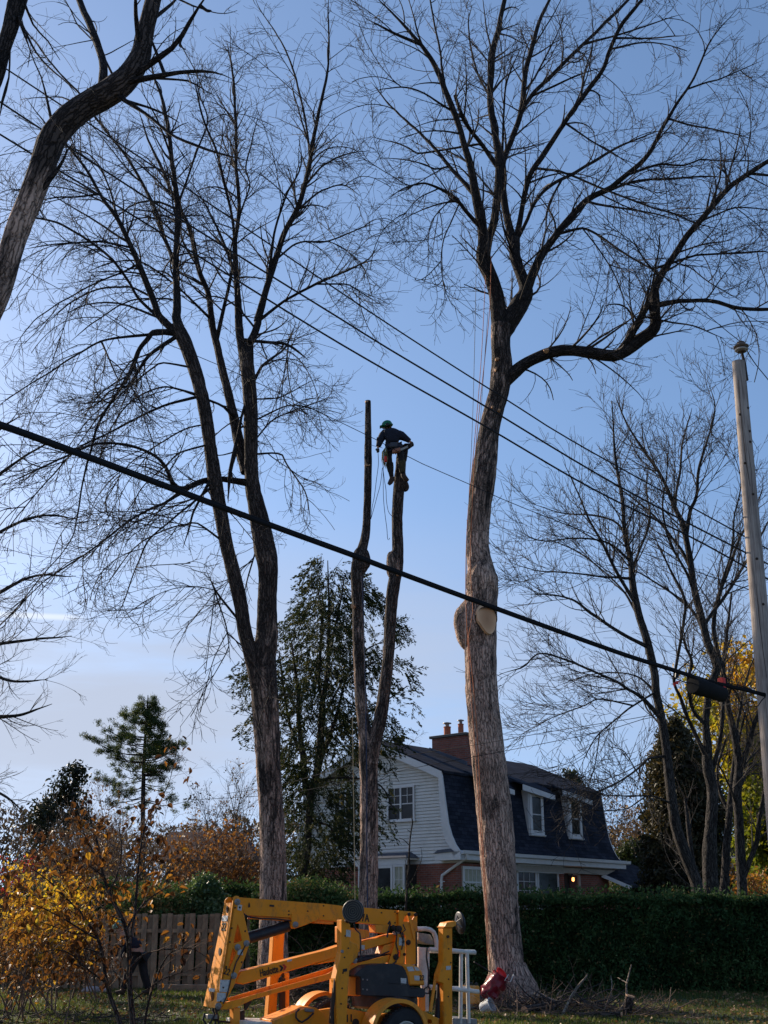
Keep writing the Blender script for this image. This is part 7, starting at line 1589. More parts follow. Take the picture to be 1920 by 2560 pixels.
# tie link below (open channel)
part('tie_link', A_(0.02, (325, 1490), (1659, 1112)) + B_(0.02, (330, 1040), (1010, 865), (1000, 955), (540, 1130), (330, 1140)) + A_(0.02, (1659, 1192), (700, 1440), (420, 1572), (255, 1578)), 0.03, M_YEL)
part('tie_link', A_(0.24, (350, 1430), (1659, 1045)) + B_(0.24, (330, 1000), (910, 850), (910, 930), (330, 1090)) + A_(0.24, (1659, 1130), (420, 1500)), 0.03, M_YEL)
part('tie_link_floor', A_(0.05, (345, 1500), (1659, 1130)) + B_(0.05, (330, 1070), (960, 905), (960, 925), (330, 1090)) + A_(0.05, (1659, 1150), (360, 1520)), 0.18, M_YEL2, bevel=0)
# rams
c0, c1x = LPp(*qA((600, 655)), 0.16), LPp(*qA((1215, 470)), 0.16)
ptube('lift_cylinder', [c0, c0.lerp(c1x, 0.88)], 0.075, M_BLACK, n=18); ptube('piston_rod', [c0.lerp(c1x, 0.85), c1x], 0.035, M_STEEL)
ptube('second_cylinder', B_(0.16, (560, 935), (830, 905), (1040, 830)), 0.055, M_BLACK, n=16)
# knuckle and bracketry at the right end
kn_ = part('knuckle_plate', [B_(0.0, (1125, 290), (1345, 312), (1366, 345), (1370, 985), (1215, 1000), (1215, 640), (1165, 560), (1125, 490)), B_(0.0, (1200, 380), (1240, 345), (1255, 440), (1185, 435)), B_(0.0, (1265, 360), (1330, 365), (1300, 415))], 0.03, M_YEL)
part('knuckle_plate', B_(0.28, (1125, 290), (1345, 312), (1366, 345), (1370, 985), (1215, 1000), (1215, 640), (1165, 560), (1125, 490)), 0.03, M_YEL)
part('knuckle_strut', B_(-0.02, (1240, 330), (1268, 325), (1345, 655), (1318, 670)), 0.02, M_YEL2)
part('fork_plate', [B_(-0.03, (1105, 590), (1160, 600), (1215, 650), (1208, 985), (990, 985), (1020, 900), (1060, 780)), B_(-0.03, (1125, 805), (1150, 820), (1148, 890), (1120, 905), (1105, 860))], 0.03, M_YEL)
part('fork_plate', B_(0.27, (1105, 590), (1160, 600), (1215, 650), (1208, 985), (990, 985), (1020, 900), (1060, 780)), 0.03, M_YEL)
for q, r_ in (((1085, 895), 0.05), ((1245, 705), 0.045), ((1125, 530), 0.055), ((1050, 510), 0.04), ((1195, 860), 0.025), ((1255, 340), 0.03), ((1340, 345), 0.03)):
    disc('pin', LPp(*qB(q), -0.034), r_ * 0.8, M_DARKHOLE, parent=kn_, prof=[(r_ * .8, 0), (r_ * .8, 0.015), (r_ * .4, 0.02), (r_ * .35, 0.03)])
sticker([(1130, 640), (1195, 650), (1195, 748), (1125, 742)], -0.032, f=B_); sticker([(1175, 580), (1192, 590), (1188, 720), (1170, 715)], -0.038, M_INK, f=B_)
part('boom_bracket', B_(0.04, (822, 480), (1010, 480), (990, 590), (835, 580)), 0.22, M_YEL2)
part('boom_clamp', B_(0.0, (1085, 560), (1140, 565), (1135, 615), (1080, 610)), 0.1, M_STEEL)
part('jib_panel', B_(0.10, (1212, 640), (1340, 655), (1345, 1005), (1215, 1000)), 0.12, M_WHITEP); part('black_guide', B_(-0.01, (1346, 560), (1362, 560), (1366, 1010), (1350, 1010)), 0.04, M_BLACK)
ptube('hose', B_(-0.04, (985, 470), (1010, 430), (1015, 460), (985, 560), (975, 640)), 0.012, M_BLACK, n=6)
part('link_bracket', B_(0.05, (935, 745), (1090, 700), (1030, 850), (895, 855)), 0.2, M_YEL2); part('boom_rest', B_(0.15, (335, 500), (375, 495), (740, 550), (745, 640), (500, 690), (335, 710)), 0.1, M_YEL2)
part('boom_rest_slot', B_(0.146, (500, 640), (560, 635), (555, 675), (500, 680)), -0.003, M_DARKHOLE, bevel=0)
part('clevis', B_(-0.02, (495, 560), (640, 590), (640, 700), (585, 900), (588, 960), (500, 970), (480, 800)), 0.04, M_YEL)
disc('pin', LPp(*qB((548, 935)), -0.02), 0.035, M_STEEL, prof=[(0.04, 0), (0.04, 0.015), (0.018, 0.02), (0.016, 0.03)])
# engine hood
hd = part('engine_hood', B_(-0.25, (545, 1135), (620, 1060), (720, 1005), (880, 985), (1080, 985), (1170, 1010), (1230, 1070), (1262, 1160), (1275, 1290), (1455, 1300), (1478, 1390), (1450, 1422), (1200, 1415), (700, 1400), (628, 1390), (628, 1160)), 0.95, M_BLACK, bevel=0.05, smooth=True)
part('hood_cover', B_(-0.27, (1175, 995), (1290, 990), (1385, 1022), (1432, 1085), (1470, 1262), (1262, 1262), (1248, 1150), (1220, 1070)), 0.92, M_YEL2, hd, bevel=0.03, smooth=True)
part('hood_ridge', B_(-0.262, (1000, 1222), (1240, 1240), (1240, 1252), (1000, 1236)), 0.012, M_BLACK, hd, bevel=0.003)
sticker([(1148, 1165), (1222, 1170), (1220, 1252), (1150, 1248)], -0.253, parent=hd, f=B_); sticker([(1322, 1135), (1392, 1138), (1392, 1200), (1330, 1198)], -0.273, parent=hd, f=B_)
sticker([(1225, 1022), (1300, 1018), (1330, 1075), (1250, 1080)], -0.273, parent=hd, f=B_); sticker([(1320, 1020), (1370, 1028), (1400, 1070), (1345, 1072)], -0.273, parent=hd, f=B_)
lettering('22', LPp(*qB((1392, 1196)), -0.276), LA, UP, 0.095, M_INK, hd, bold=0.01, wid=0.8)
for q in ((658, 1185), (715, 1190), (658, 1312), (712, 1318)): disc('rivet', LPp(*qB(q), -0.25), 0.012, M_STEEL, parent=hd, th=0.006, n=8)
part('side_panel', B_(-0.1, (468, 1148), (630, 1152), (630, 1402), (465, 1395)), 0.6, M_YEL2)
tc_ = LPp(*qB((940, 1425)), 0.2); tc_.z -= 0.0
mb = MB(); mb.lathe(LPp(*qB((940, 1545)), 0.2), UP, [(0.42, 0), (0.45, 0.03), (0.45, 0.22), (0.36, 0.26)], 30); mb.link('turntable', M_BLACK, lift, smooth=True)
part('turntable_post', B_(0.2, (1250, 1430), (1375, 1430), (1375, 1560), (1250, 1560)), 0.2, M_YEL2)
# chassis
ch_ = part('chassis_beam', [B_(-0.3, (-120, 1640), (0, 1600), (250, 1560), (470, 1562), (640, 1610), (860, 1680), (1250, 1530), (1420, 1580), (1640, 1690), (1660, 1980), (-120, 1980)), B_(-0.3, (1390, 1650), (1440, 1660), (1450, 1720), (1400, 1740), (1375, 1690)), B_(-0.3, (1500, 1700), (1550, 1705), (1555, 1755), (1500, 1755))], 0.10, M_YEL, bevel=0.004)
part('chassis_beam', B_(0.75, (-120, 1640), (0, 1600), (470, 1562), (860, 1640), (1420, 1580), (1640, 1690), (1660, 1980), (-120, 1980)), 0.10, M_YEL)
part('chassis_deck', B_(-0.2, (-100, 1700), (1600, 1700), (1600, 1760), (-100, 1760)), 0.95, M_YEL2, bevel=0)
part('chassis_gusset', A_(-0.32, (1010, 1700), (1290, 1592), (1380, 1550), (1500, 1550), (1600, 1620), (1659, 1720), (1659, 1960), (960, 1960), (960, 1720)), 0.5, M_YEL)
for q in ((458, 1690), (508, 1685)): part('slot', B_(-0.303, (q[0] - 8, q[1] - 50), (q[0] + 8, q[1] - 50), (q[0] + 8, q[1] + 50), (q[0] - 8, q[1] + 50)), -0.003, M_DARKHOLE, ch_, bevel=0)
for q in ((565, 1745), (740, 1750)): disc('lightening_hole', LPp(*qB(q), -0.302), 0.05, M_DARKHOLE, th=0.003, parent=ch_)
part('junction_box', A_(-0.36, (1365, 1555), (1480, 1570), (1485, 1610), (1370, 1605)), 0.04, M_STEEL)
ptube('brake_hose', A_(-0.36, (1290, 1570), (1245, 1610), (1245, 1680), (1280, 1720), (1320, 1740), (1400, 1690), (1470, 1620)), 0.012, M_BLACK, n=6)
def wheel(cx, cy, b, th, parent):
    c = LPp(cx, cy, b); mb = MB(); R_ = 0.33
    mb.lathe(c, -LB, [(0.17, -0.02), (0.25, -0.02), (0.31, 0.0), (0.33, 0.03), (0.33, 0.17), (0.31, 0.2), (0.25, 0.21), (0.18, 0.19), (0.17, 0.1)], 40); w_ = mb.link('tyre', M_RUBBER, parent, smooth=True)
    for k in range(40):
        a = 2 * math.pi * k / 40; d_ = LA * math.cos(a) + UP * math.sin(a)
        t_ = MB(); t_.box(c + d_ * 0.334 - LB * 0.10, (0.006, 0.07, 0.016), d_, LB, d_.cross(LB)); 
        if k == 0: tm = None
        mb2 = t_; mb2.link('tread_block', M_RUBBER, w_)
    mb = MB(); mb.lathe(c, -LB, [(0.17, 0.05), (0.17, 0.17), (0.155, 0.175), (0.14, 0.14), (0.07, 0.12), (0.06, 0.17), (0.03, 0.19)], 24); mb.link('rim', M_WHITEP, parent, smooth=True)
def fender(cx, cy, b, th, parent, r0=0.37, r1=0.42):
    c = LPp(cx, cy, b); lp = [c + (LA * math.cos(a) + UP * math.sin(a)) * r1 for a in np.linspace(math.pi * 1.0, 0.02, 22)] + [c + (LA * math.cos(a) + UP * math.sin(a)) * r0 for a in np.linspace(0.02, math.pi * 1.0, 22)]
    mb = MB(); mb.prism([lp], LB * th); return mb.link('fender', M_YEL2, parent, smooth=True)
wheel(1001, 2585, -0.42, 0.2, lift); fender(1001, 2585, -0.66, 0.32, lift)
wheel(820, 2560, 0.95, 0.2, lift); fender(815, 2560, 0.95, 0.30, lift)
# outriggers folded upright, each with its foot pad
def pad(c, nrm, name='foot_pad', r=0.145, parent=None, rings=True):
    nrm = Vector(nrm).normalized(); mb = MB(); mb.lathe(c, nrm, [(r * 0.9, -0.03), (r, -0.02), (r, 0.0), (r * 0.96, 0.006)] , 30); p_ = mb.link(name, M_BLACK, parent or lift, smooth=True)
    if rings:
        for k in range(5):
            ra = r * (0.9 - 0.19 * k); mb = MB(); mb.lathe(c + nrm * 0.004, nrm, [(ra - 0.008, -0.004), (ra - 0.006, 0.010), (ra + 0.004, 0.012), (ra + 0.008, -0.004)], 28); mb.link('tread_ring', simple('dusty_rubber', (0.10, 0.092, 0.078), 0.9) if 'dusty_rubber' not in bpy.data.materials else bpy.data.materials['dusty_rubber'], p_, smooth=True)
    return p_
o1 = part('outrigger', B_(-0.75, (385, 405), (500, 470), (500, 690), (595, 735), (590, 900), (492, 1010), (468, 1400), (458, 1600), (440, 1990), (330, 1990), (318, 1230), (305, 1185), (345, 1005), (385, 830)), 0.16, M_YEL, bevel=0.012)
pad(LPp(*qB((530, 302)), -0.95), (-0.30, -1, 0.02), parent=o1)
sticker([(442, 540), (500, 548), (498, 635), (440, 628)], -0.752, parent=o1, f=B_)
ptube('outrigger_ram', B_(-0.62, (325, 1190), (285, 1500), (262, 1760)), 0.045, M_BLACK, o1, n=12); part('ram_strut', B_(-0.72, (295, 1170), (330, 1180), (270, 1760), (235, 1760)), 0.03, M_DARKHOLE, o1, bevel=0.003)
ptube('pad_spindle', [LPp(*qB((440, 450)), -0.70), LPp(*qB((530, 302)), -0.92)], 0.03, M_DARKHOLE, o1)
ptube('hose', B_(-0.80, (540, 470), (560, 530), (620, 590), (632, 690), (628, 800), (635, 870), (628, 950)), 0.009, M_REDINK if False else M_BLACK, o1, n=6)
disc('bolt', LPp(*qB((388, 822)), -0.76), 0.02, M_STEEL, parent=o1)
o2 = part('outrigger', A_(1.25, (955, 560), (1060, 555), (1105, 540), (1085, 780), (1088, 1090), (1020, 1180), (1000, 1500), (975, 1990), (850, 1990), (905, 1300), (935, 880)), 0.14, M_YEL, bevel=0.01)
part('outrigger_arm', A_(1.2, (1100, 1100), (1158, 1098), (1158, 1610), (1105, 1635)), 0.1, M_YEL2, o2); ptube('outrigger_ram', A_(1.22, (1068, 1170), (1062, 1650)), 0.045, M_DARKHOLE, o2)
disc('bolt', LPp(*qA((1078, 1132)), 1.24), 0.03, M_DARKHOLE, parent=o2)
o3 = part('outrigger', C_(-0.35, (500, 455), (606, 455), (607, 1990), (512, 1990), (500, 1105), (442, 1085), (450, 1005), (497, 860)), 0.15, M_YEL, bevel=0.012)
part('outrigger_cap', C_(-0.38, (520, 440), (542, 398), (640, 380), (652, 395), (648, 430), (606, 455), (500, 455)), 0.2, M_YEL2, o3)
pc_ = LPp(*qC((700, 400)), -0.28); pad(pc_, (LA * 0.99 + UP * 0.12 - LB * 0.10), parent=o3, rings=False, r=0.15)
for k in range(5):
    a = 2 * math.pi * k / 5; d_ = (LB * math.cos(a) + UP * math.sin(a)); mb = MB(); mb.tube([pc_ - LA * 0.09, pc_ + d_ * 0.11 - LA * 0.03], 0.010, 6); mb.link('pad_rib', M_STEEL, o3)
ptube('outrigger_ram', C_(-0.2, (465, 1100), (455, 1300), (435, 1500)), 0.05, M_BLACK, o3, n=12); part('ram_strut', C_(-0.3, (397, 1060), (425, 1062), (370, 1430), (340, 1425)), 0.03, M_YEL2, o3)
disc('bolt', LPp(*qC((550, 560)), -0.352), 0.02, M_DARKHOLE, parent=o3)
# tow end at the left
part('tow_bracket', A_(0.05, (585, 1500), (600, 1450), (690, 1390), (700, 1400), (660, 1500), (600, 1590), (585, 1570)), 0.06, M_DARKHOLE); part('tow_post', A_(0.05, (430, 1560), (520, 1555), (520, 1990), (445, 1990)), 0.14, M_YEL2)
part('tow_post', A_(0.12, (520, 1600), (580, 1580), (585, 1990), (520, 1990)), 0.1, M_DARKHOLE)
part('tow_deck', A_(-0.25, (620, 1735), (1600, 1752), (1600, 1800), (620, 1800)), 0.8, M_WHITEP)
for k, pth in enumerate((((160, 1560), (190, 1640), (150, 1720), (90, 1800)), ((200, 1570), (230, 1650), (240, 1760)), ((110, 1700), (160, 1640), (210, 1700), (190, 1790)), ((150, 1700), (260, 1730), (400, 1740)), ((60, 1620), (40, 1700), (80, 1770)))):
    ptube('cable_loop', A_(0.1 + 0.03 * k, *pth), 0.014, M_BLACK, n=6)
part('coupling', A_(0.1, (100, 1640), (230, 1640), (230, 1700), (100, 1700)), 0.12, M_STEEL)
# basket on the right: white frame panel, hoop and rails
bk_ = part('basket_panel', C_(0.35, (212, 680), (345, 690), (332, 1420), (298, 1425), (215, 900)), 0.05, M_WHITEP, bevel=0.006)
part('basket_tray', C_(0.35, (210, 515), (350, 535), (385, 600), (392, 655), (300, 640), (212, 600)), 0.3, M_STEEL, bk_)
for b in (0.30, 1.0):
    ptube('basket_hoop', C_(b, (195, 472), (300, 470), (350, 482), (388, 510), (408, 560), (418, 620), (428, 702)), 0.032, M_WHITEP, bk_)
for pth, b in ((((340, 705), (600, 722), (868, 745)), 0.30), (((335, 1138), (600, 1160), (905, 1195)), 0.30), (((340, 725), (860, 735)), 1.0), (((335, 1150), (800, 1160)), 1.0)):
    ptube('basket_rail', C_(b, *pth), 0.030, M_WHITEP, bk_)
for x0, x1, b in ((705, 697, 0.32), (772, 792, 0.30)):
    ptube('basket_post', C_(b, (x0, 745), (x1, 1560)), 0.027, M_WHITEP, bk_)
ptube('cable_loop', C_(0.25, (310, 690), (305, 800), (330, 960), (325, 1130), (280, 1160), (280, 1210), (330, 1215), (345, 1160), (320, 1130)), 0.012, M_BLACK, bk_, n=6)
part('basket_leg', C_(0.3, (215, 1200), (295, 1200), (295, 1420), (215, 1400)), 0.06, M_YEL2, bk_); part('basket_floor', C_(0.3, (610, 1500), (890, 1510), (890, 1600), (610, 1600)), 0.6, M_STEEL, bk_)

# hoses, bolts and small decals that break up the plain box sections
ptube('hydraulic_hose', A_(0.03, (560, 330), (620, 372), (760, 392), (980, 400), (1180, 425)), 0.010, M_BLACK, ub, n=6)
ptube('hydraulic_hose', A_(-0.01, (600, 718), (560, 800), (470, 960), (400, 1180), (350, 1400), (300, 1500)), 0.009, M_BLACK, rise, n=6)
ptube('hydraulic_hose', B_(-0.05, (1060, 520), (1100, 600), (1090, 720), (1120, 840), (1085, 960), (1010, 1010)), 0.010, M_BLACK, kn_, n=6)
ptube('hydraulic_hose', B_(-0.05, (1180, 470), (1210, 540), (1150, 600), (1190, 690), (1160, 800)), 0.008, M_BLACK, kn_, n=6)
ptube('hydraulic_hose', B_(0.0, (590, 930), (700, 880), (860, 880), (1000, 820)), 0.009, M_BLACK, lb_, n=6)
for q in ((455, 255), (410, 520), (385, 700), (340, 1020), (300, 1290), (268, 1470), (585, 560), (540, 960)):
    disc('bolt', LPp(*qA(q), -0.001), 0.012, M_DARKHOLE, th=0.008, parent=rise, n=6)
for q in ((505, 165), (1150, 300), (1150, 345), (1395, 300), (1600, 230), (1600, 360)):
    disc('bolt', LPp(*qA(q), 0.049), 0.011, M_DARKHOLE, th=0.006, parent=ub, n=6)
for q in ((1075, 310), (1075, 450), (1100, 330), (900, 320), (1140, 350)):
    disc('bolt', LPp(*qB(q), 0.049), 0.011, M_DARKHOLE, th=0.006, parent=ub, n=6)
for q in ((430, 620), (420, 900), (400, 1100), (390, 1300), (375, 1500), (470, 780)):
    disc('bolt', LPp(*qB(q), -0.751), 0.011, M_DARKHOLE, th=0.006, parent=o1, n=6)
for q in ((560, 700), (585, 860), (560, 1050), (555, 1250)):
    disc('bolt', LPp(*qC(q), -0.351), 0.011, M_DARKHOLE, th=0.006, parent=o3, n=6)
sticker([(1130, 930), (1190, 915), (1190, 945), (1130, 960)], 0.058, parent=lb_); sticker([(640, 740), (682, 740), (680, 800), (640, 798)], 0.055, parent=lb_, f=B_)
sticker([(900, 215), (960, 220), (960, 245), (900, 240)], 0.047, M_INK, parent=ub); sticker([(535, 1290), (575, 1280), (575, 1300), (535, 1310)], -0.32, M_INK, parent=rise)
sticker([(400, 1050), (455, 1040), (455, 1080), (400, 1090)], -0.753, M_INK, parent=o1, f=B_); sticker([(530, 900), (585, 895), (585, 940), (530, 945)], -0.353, parent=o3, f=C_)
# ------------------------------------------------------------------ board fence
def fenceboard(name, P, w, h, mat, parent, top=0.0):
    mb = MB(); mb.box(P + UP * h / 2, (w / 2, 0.012, h / 2)); return mb.link(name, mat, parent)
M_FENCE = simple('weathered_fence_wood', (0.33, 0.215, 0.135), 0.9, 0.35, 4, bmp=0.3, bscale=30, dirt=(0.09, 0.075, 0.06), dscale=3, damt=0.7)
fy = 31.0; rgf = random.Random(8)
fn = thing('board_fence', 'weathered vertical board fence behind the left end of the lift', 'fence', (at(480, 2450, fy).x, fy, 0))
x = at(60, 2400, fy).x; x_end = at(905, 2400, fy).x; k = 0; meshes = []
for v in range(4):
    mb = MB(); hh = 1.70 + v * 0.012; mb.box((0, 0, hh / 2), (0.068, 0.012, hh / 2)); m_ = mb.mesh('board', bevel=0.004); m_.materials.append(M_FENCE); meshes.append(m_)
while x < x_end:
    o = bpy.data.objects.new('board', meshes[k % 4]); COL.objects.link(o); o.parent = fn
    o.location = Vector((x, fy + (0.0 if k % 2 else 0.10) + rgf.uniform(-.006, .006), 0.02)) - fn.location; o.rotation_euler = (rgf.uniform(-.012, .012), rgf.uniform(-.012, .012), rgf.uniform(-0.03, 0.03))
    x += 0.152 + rgf.uniform(-0.008, 0.012); k += 1
for z in (0.35, 1.35):
    mb = MB(); mb.box(((at(60, 2400, fy).x + x_end) / 2, fy + 0.05, z), ((x_end - at(60, 2400, fy).x) / 2, 0.035, 0.045)); mb.link('rail', M_FENCE, fn)
# timber edging and pale stones at its foot
mb = MB(); a0, a1 = at(395, 2470, 29.6), at(560, 2472, 29.6); mb.box(((a0.x + a1.x) / 2, 29.6, 0.09), ((a1.x - a0.x) / 2, 0.09, 0.09)); o = mb.link('timber_edging', M_FENCE, bevel=0.01); tag(o, 'dark timber edging lying along the foot of the fence', 'timber')
for (px, py, s_, lab) in ((230, 2466, 0.19, 'flat pale stone left of the worker by the fence'), (262, 2470, 0.12, 'smaller pinkish stone touching the flat pale one')):
    c = at(px, py, 29.0); c.z = 0.08; me = bpy.data.meshes.new('stone'); bm = bmesh.new(); bmesh.ops.create_icosphere(bm, subdivisions=3, radius=1)
    V = np.array([v.co[:] for v in bm.verts]); nn = 1 + 0.15 * hashnoise(V, 1.8, int(px))
    for v, q in zip(bm.verts, nn): v.co = Vector((v.co.x * s_ * q * 1.15, v.co.y * s_ * q, v.co.z * s_ * 0.5 * q)) + c
    bm.to_mesh(me); bm.free(); tag(link('stone', me, None, simple('pale_stone_%d' % px, (0.38, 0.32, 0.31), 0.9, 0.2, bmp=0.3)), lab, 'stone')

# ------------------------------------------------------------------ large-leaved small tree in the left foreground
YM = 17.5
def c5(*p): return [(x / 2.37, 1700 + y / 2.37, w_ / 2.37) for x, y, w_ in p]
mag_st = [c5((790, 2250, 44), (785, 2038, 40), (768, 1800, 34), (765, 1600, 30), (750, 1480, 26), (700, 1370, 24), (650, 1270, 22), (610, 1150, 18), (585, 1000, 14), (560, 900, 10), (520, 780, 6)),
          c5((770, 1560, 20), (800, 1380, 18), (812, 1200, 15), (830, 1020, 12), (850, 900, 9), (900, 760, 6)),
          c5((760, 2250, 34), (700, 2000, 30), (645, 1850, 26), (615, 1700, 22), (590, 1550, 20), (500, 1420, 16), (400, 1300, 12), (300, 1200, 9), (180, 1110, 5)),
          c5((585, 1540, 14), (480, 1480, 11), (350, 1400, 9), (200, 1330, 6), (80, 1300, 4)),
          c5((500, 1420, 12), (400, 1220, 9), (310, 1050, 7), (230, 900, 4)),
          c5((845, 2250, 18), (860, 2000, 16), (900, 1850, 14), (960, 1680, 11), (1040, 1590, 8), (1120, 1540, 4)),
          c5((770, 1700, 14), (880, 1610, 10), (1000, 1600, 8), (1130, 1590, 6), (1220, 1640, 3)),
          c5((745, 1480, 14), (830, 1350, 11), (920, 1270, 8), (1010, 1220, 5)),
          c5((640, 1260, 12), (700, 1140, 9), (720, 980, 7), (700, 850, 4)),
          c5((860, 900, 7), (950, 720, 5), (1010, 580, 4), (1040, 440, 2)),
          c5((590, 1080, 10), (520, 960, 8), (470, 840, 5)),
          c5((640, 1800, 14), (500, 1700, 10), (380, 1600, 8), (230, 1620, 5)), c5((600, 1620, 12), (480, 1580, 9), (330, 1530, 7), (180, 1500, 4), (60, 1480, 3)),
          c5((720, 1420, 10), (640, 1380, 8), (540, 1260, 6), (470, 1170, 4)), c5((850, 1900, 9), (700, 1750, 7), (650, 1700, 4)),
          c5((820, 1160, 9), (900, 1060, 7), (980, 960, 5)), c5((610, 1160, 9), (500, 1080, 7), (380, 1030, 5), (300, 980, 3)),
          c5((785, 1900, 8), (950, 1780, 7), (1090, 1730, 5), (1200, 1700, 3)), c5((560, 1500, 9), (420, 1500, 7), (300, 1450, 5), (160, 1420, 3), (20, 1400, 3)), c5((420, 1560, 8), (300, 1640, 6), (170, 1690, 4), (60, 1720, 3))]
rg = np.random.default_rng(131)
b0 = at(330, 2560, YM)
mag = thing('small_tree', 'small tree with large orange and brown leaves in the left foreground', 'tree', (b0.x, YM, 0))
ms = []
for k, s_ in enumerate(mag_st):
    t = trace(s_, YM + (0 if k < 3 else rg.uniform(-.1, .1)), YM + rg.uniform(-1.3, 1.3))
    if s_[0][1] > 2620: 
        t = np.vstack([[t[0][0] + rg.normal(0, .03), YM, -0.05, t[0][3] * 1.15], t[3:]]) if t[0][2] > 0.05 else t
    ms.append(t); bark_tube('trunk' if k == 0 else 'stem', t, M_GREYBARK, mag, 10, 0.08, 0.0, 500 + k, step=0.06)
o, gens = crown('twigs', ms, mag, M_TWIG_BROWN, 132, [dict(per_m=5.5, length=(0.25, 0.8), ang=(30, 70), ratio=0.5, K=6, wig=0.13, up=0.05, rmin=0.003, maxr=0.007, tr=(0.25, 1.0)), dict(per_m=5.0, length=(0.10, 0.3), ang=(30, 65), ratio=0.6, K=4, wig=0.15, up=0.02, rmin=0.002, maxr=0.004)])
Q1, Q2 = gens[0][0], gens[1][0]
C = np.concatenate([Q1[:, -1], Q1[:, -2], Q2[:, -1], Q2[:, -1], Q2[:, -2]]); C = C + rg.normal(0, 0.05, C.shape)
def px_of(P):
    dz = P[:, 2] - EYE; dep = P[:, 1] * CT + dz * ST; v = -P[:, 1] * ST + dz * CT; return 960 + FPX * P[:, 0] / dep, 1280 - FPX * v / dep
# leaves sit where the crown is leafy: thick to the left and below, sparse to the right
def leafy(C):
    x0, z0 = at(330, 2560, YM).x, 0
    X = C[:, 0] - x0; Z = C[:, 2]
    d = np.where(X < -0.15, 0.95, 0.62) * np.where((Z < 0.62) | ((X > -0.6) & (Z < 0.75)), 0.05, 1.0) * np.where(Z > 3.3, 0.3, 1) * np.where((X > 0.4) & (Z < 1.9), 0.45, 1.0) * np.where((np.abs(X) < 0.45) & (Z < 1.35), 0.25, 1)
    return d
keep = rg.uniform(0, 1, len(C)) < leafy(C); C = C[keep]; C = C[rg.permutation(len(C))][:1600]
X = C[:, 0] - at(330, 2560, YM).x
yel = np.clip(0.30 + 0.20 * np.exp(-((C[:, 2] - 1.75) / 0.45) ** 2) * (X < -0.1) - 0.10 * (C[:, 2] > 2.3) + 0.10 * (X > 0.3) - 0.12 * (C[:, 2] < 1.3) + rg.normal(0, 0.15, len(C)) + 0.22 * hashnoise(C, 1.6, 3), 0, 1)
M_MAG = leafmat('large_autumn_leaves', [(0.0, (0.045, 0.022, 0.013)), (0.3, (0.12, 0.052, 0.020)), (0.55, (0.28, 0.125, 0.028)), (0.8, (0.55, 0.32, 0.035)), (1.0, (0.50, 0.42, 0.06))], 0.42, 0.55, 0.3)
def leafmesh(v):
    r_ = random.Random(v); mb = MB(); L_ = 1.0; w_ = 0.62 + 0.1 * r_.random(); pts = [(0, 0), (0.12, 0.30), (0.38, 0.50), (0.62, 0.42), (0.86, 0.18), (1.0, 0.0)]
    cup = 0.14 + 0.12 * r_.random(); cz = 0.16 * (r_.random() - .5); i = 0
    mid = [(x, 0, -cz * x * x) for x, y in pts]; up_ = [(x, y * w_, cup * y + -cz * x * x + 0.04 * math.sin(7 * x + v)) for x, y in pts[1:-1]]; dn = [(x, -y * w_, cup * y + -cz * x * x - 0.04 * math.sin(6 * x + v)) for x, y in pts[1:-1]]
    V = mid + up_ + dn; n1 = len(mid); n2 = n1 + len(up_); F_ = []
    for side, off in ((up_, n1), (dn, n2)):
        F_.append((0, 1, off)); F_.append((4, 5, off + 3))
        for k_ in range(3): F_.append((1 + k_, 2 + k_, off + 1 + k_, off + k_))
    me = bpy.data.meshes.new('leaf'); me.from_pydata([Vector(q) for q in V], [], F_)
    for f in me.polygons: f.use_smooth = True
    return me
depth = C[:, 1]; order = np.argsort(depth); big = order[:300]; rest = order[300:]
tints = [0.10, 0.25, 0.40, 0.55, 0.72, 0.92]; lm = []
for ti, tv in enumerate(tints):
    for v in range(3):
        me = leafmesh(ti * 3 + v); me.materials.append(M_MAG); a = me.attributes.new('tint', 'FLOAT', 'POINT'); a.data.foreach_set('value', np.full(len(me.vertices), tv + 0.03 * v, dtype=np.float32)); lm.append(me)
for k in big:
    ti = int(np.argmin([abs(t - yel[k]) for t in tints])); o = bpy.data.objects.new('leaf', lm[ti * 3 + int(rg.integers(0, 3))]); COL.objects.link(o); o.parent = mag
    s_ = rg.uniform(0.085, 0.135); o.scale = (s_,) * 3; o.location = Vector(C[k]) - mag.location
    d_ = Vector((rg.normal(0, .5), rg.normal(0, .5), rg.uniform(-1.1, -0.1))).normalized(); o.rotation_euler = (d_.to_track_quat('X', 'Z').to_matrix() @ Matrix.Rotation(rg.uniform(-1.2, 1.2), 3, 'X')).to_euler()
# remaining leaves: same leaf shape, joined
base_me = [np.array([v.co[:] for v in leafmesh(v).vertices]) for v in range(3)]; fm = leafmesh(0)
tri = [];
for f in fm.polygons:
    vs = list(f.vertices); tri.append(vs[:3]); 
    if len(vs) == 4: tri.append([vs[0], vs[2], vs[3]])
tri = np.array(tri); VV = []; FF = []; TT = []
for j, k in enumerate(rest):
    b = base_me[j % 3]; s_ = rg.uniform(0.075, 0.13); d_ = Vector((rg.normal(0, .5), rg.normal(0, .5), rg.uniform(-1.1, -0.05))).normalized()
    M_ = np.array(d_.to_track_quat('X', 'Z').to_matrix() @ Matrix.Rotation(rg.uniform(-1.2, 1.2), 3, 'X')); VV.append(b @ M_.T * s_ + C[k]); FF.append(tri + len(b) * j); TT.append(np.full(len(b), yel[k]))
me = np_mesh('foliage', np.concatenate(VV), Ft=np.concatenate(FF), smooth=True); a = me.attributes.new('tint', 'FLOAT', 'POINT'); a.data.foreach_set('value', np.concatenate(TT).astype(np.float32)); tag(link('foliage', me, mag, M_MAG), kind='stuff')
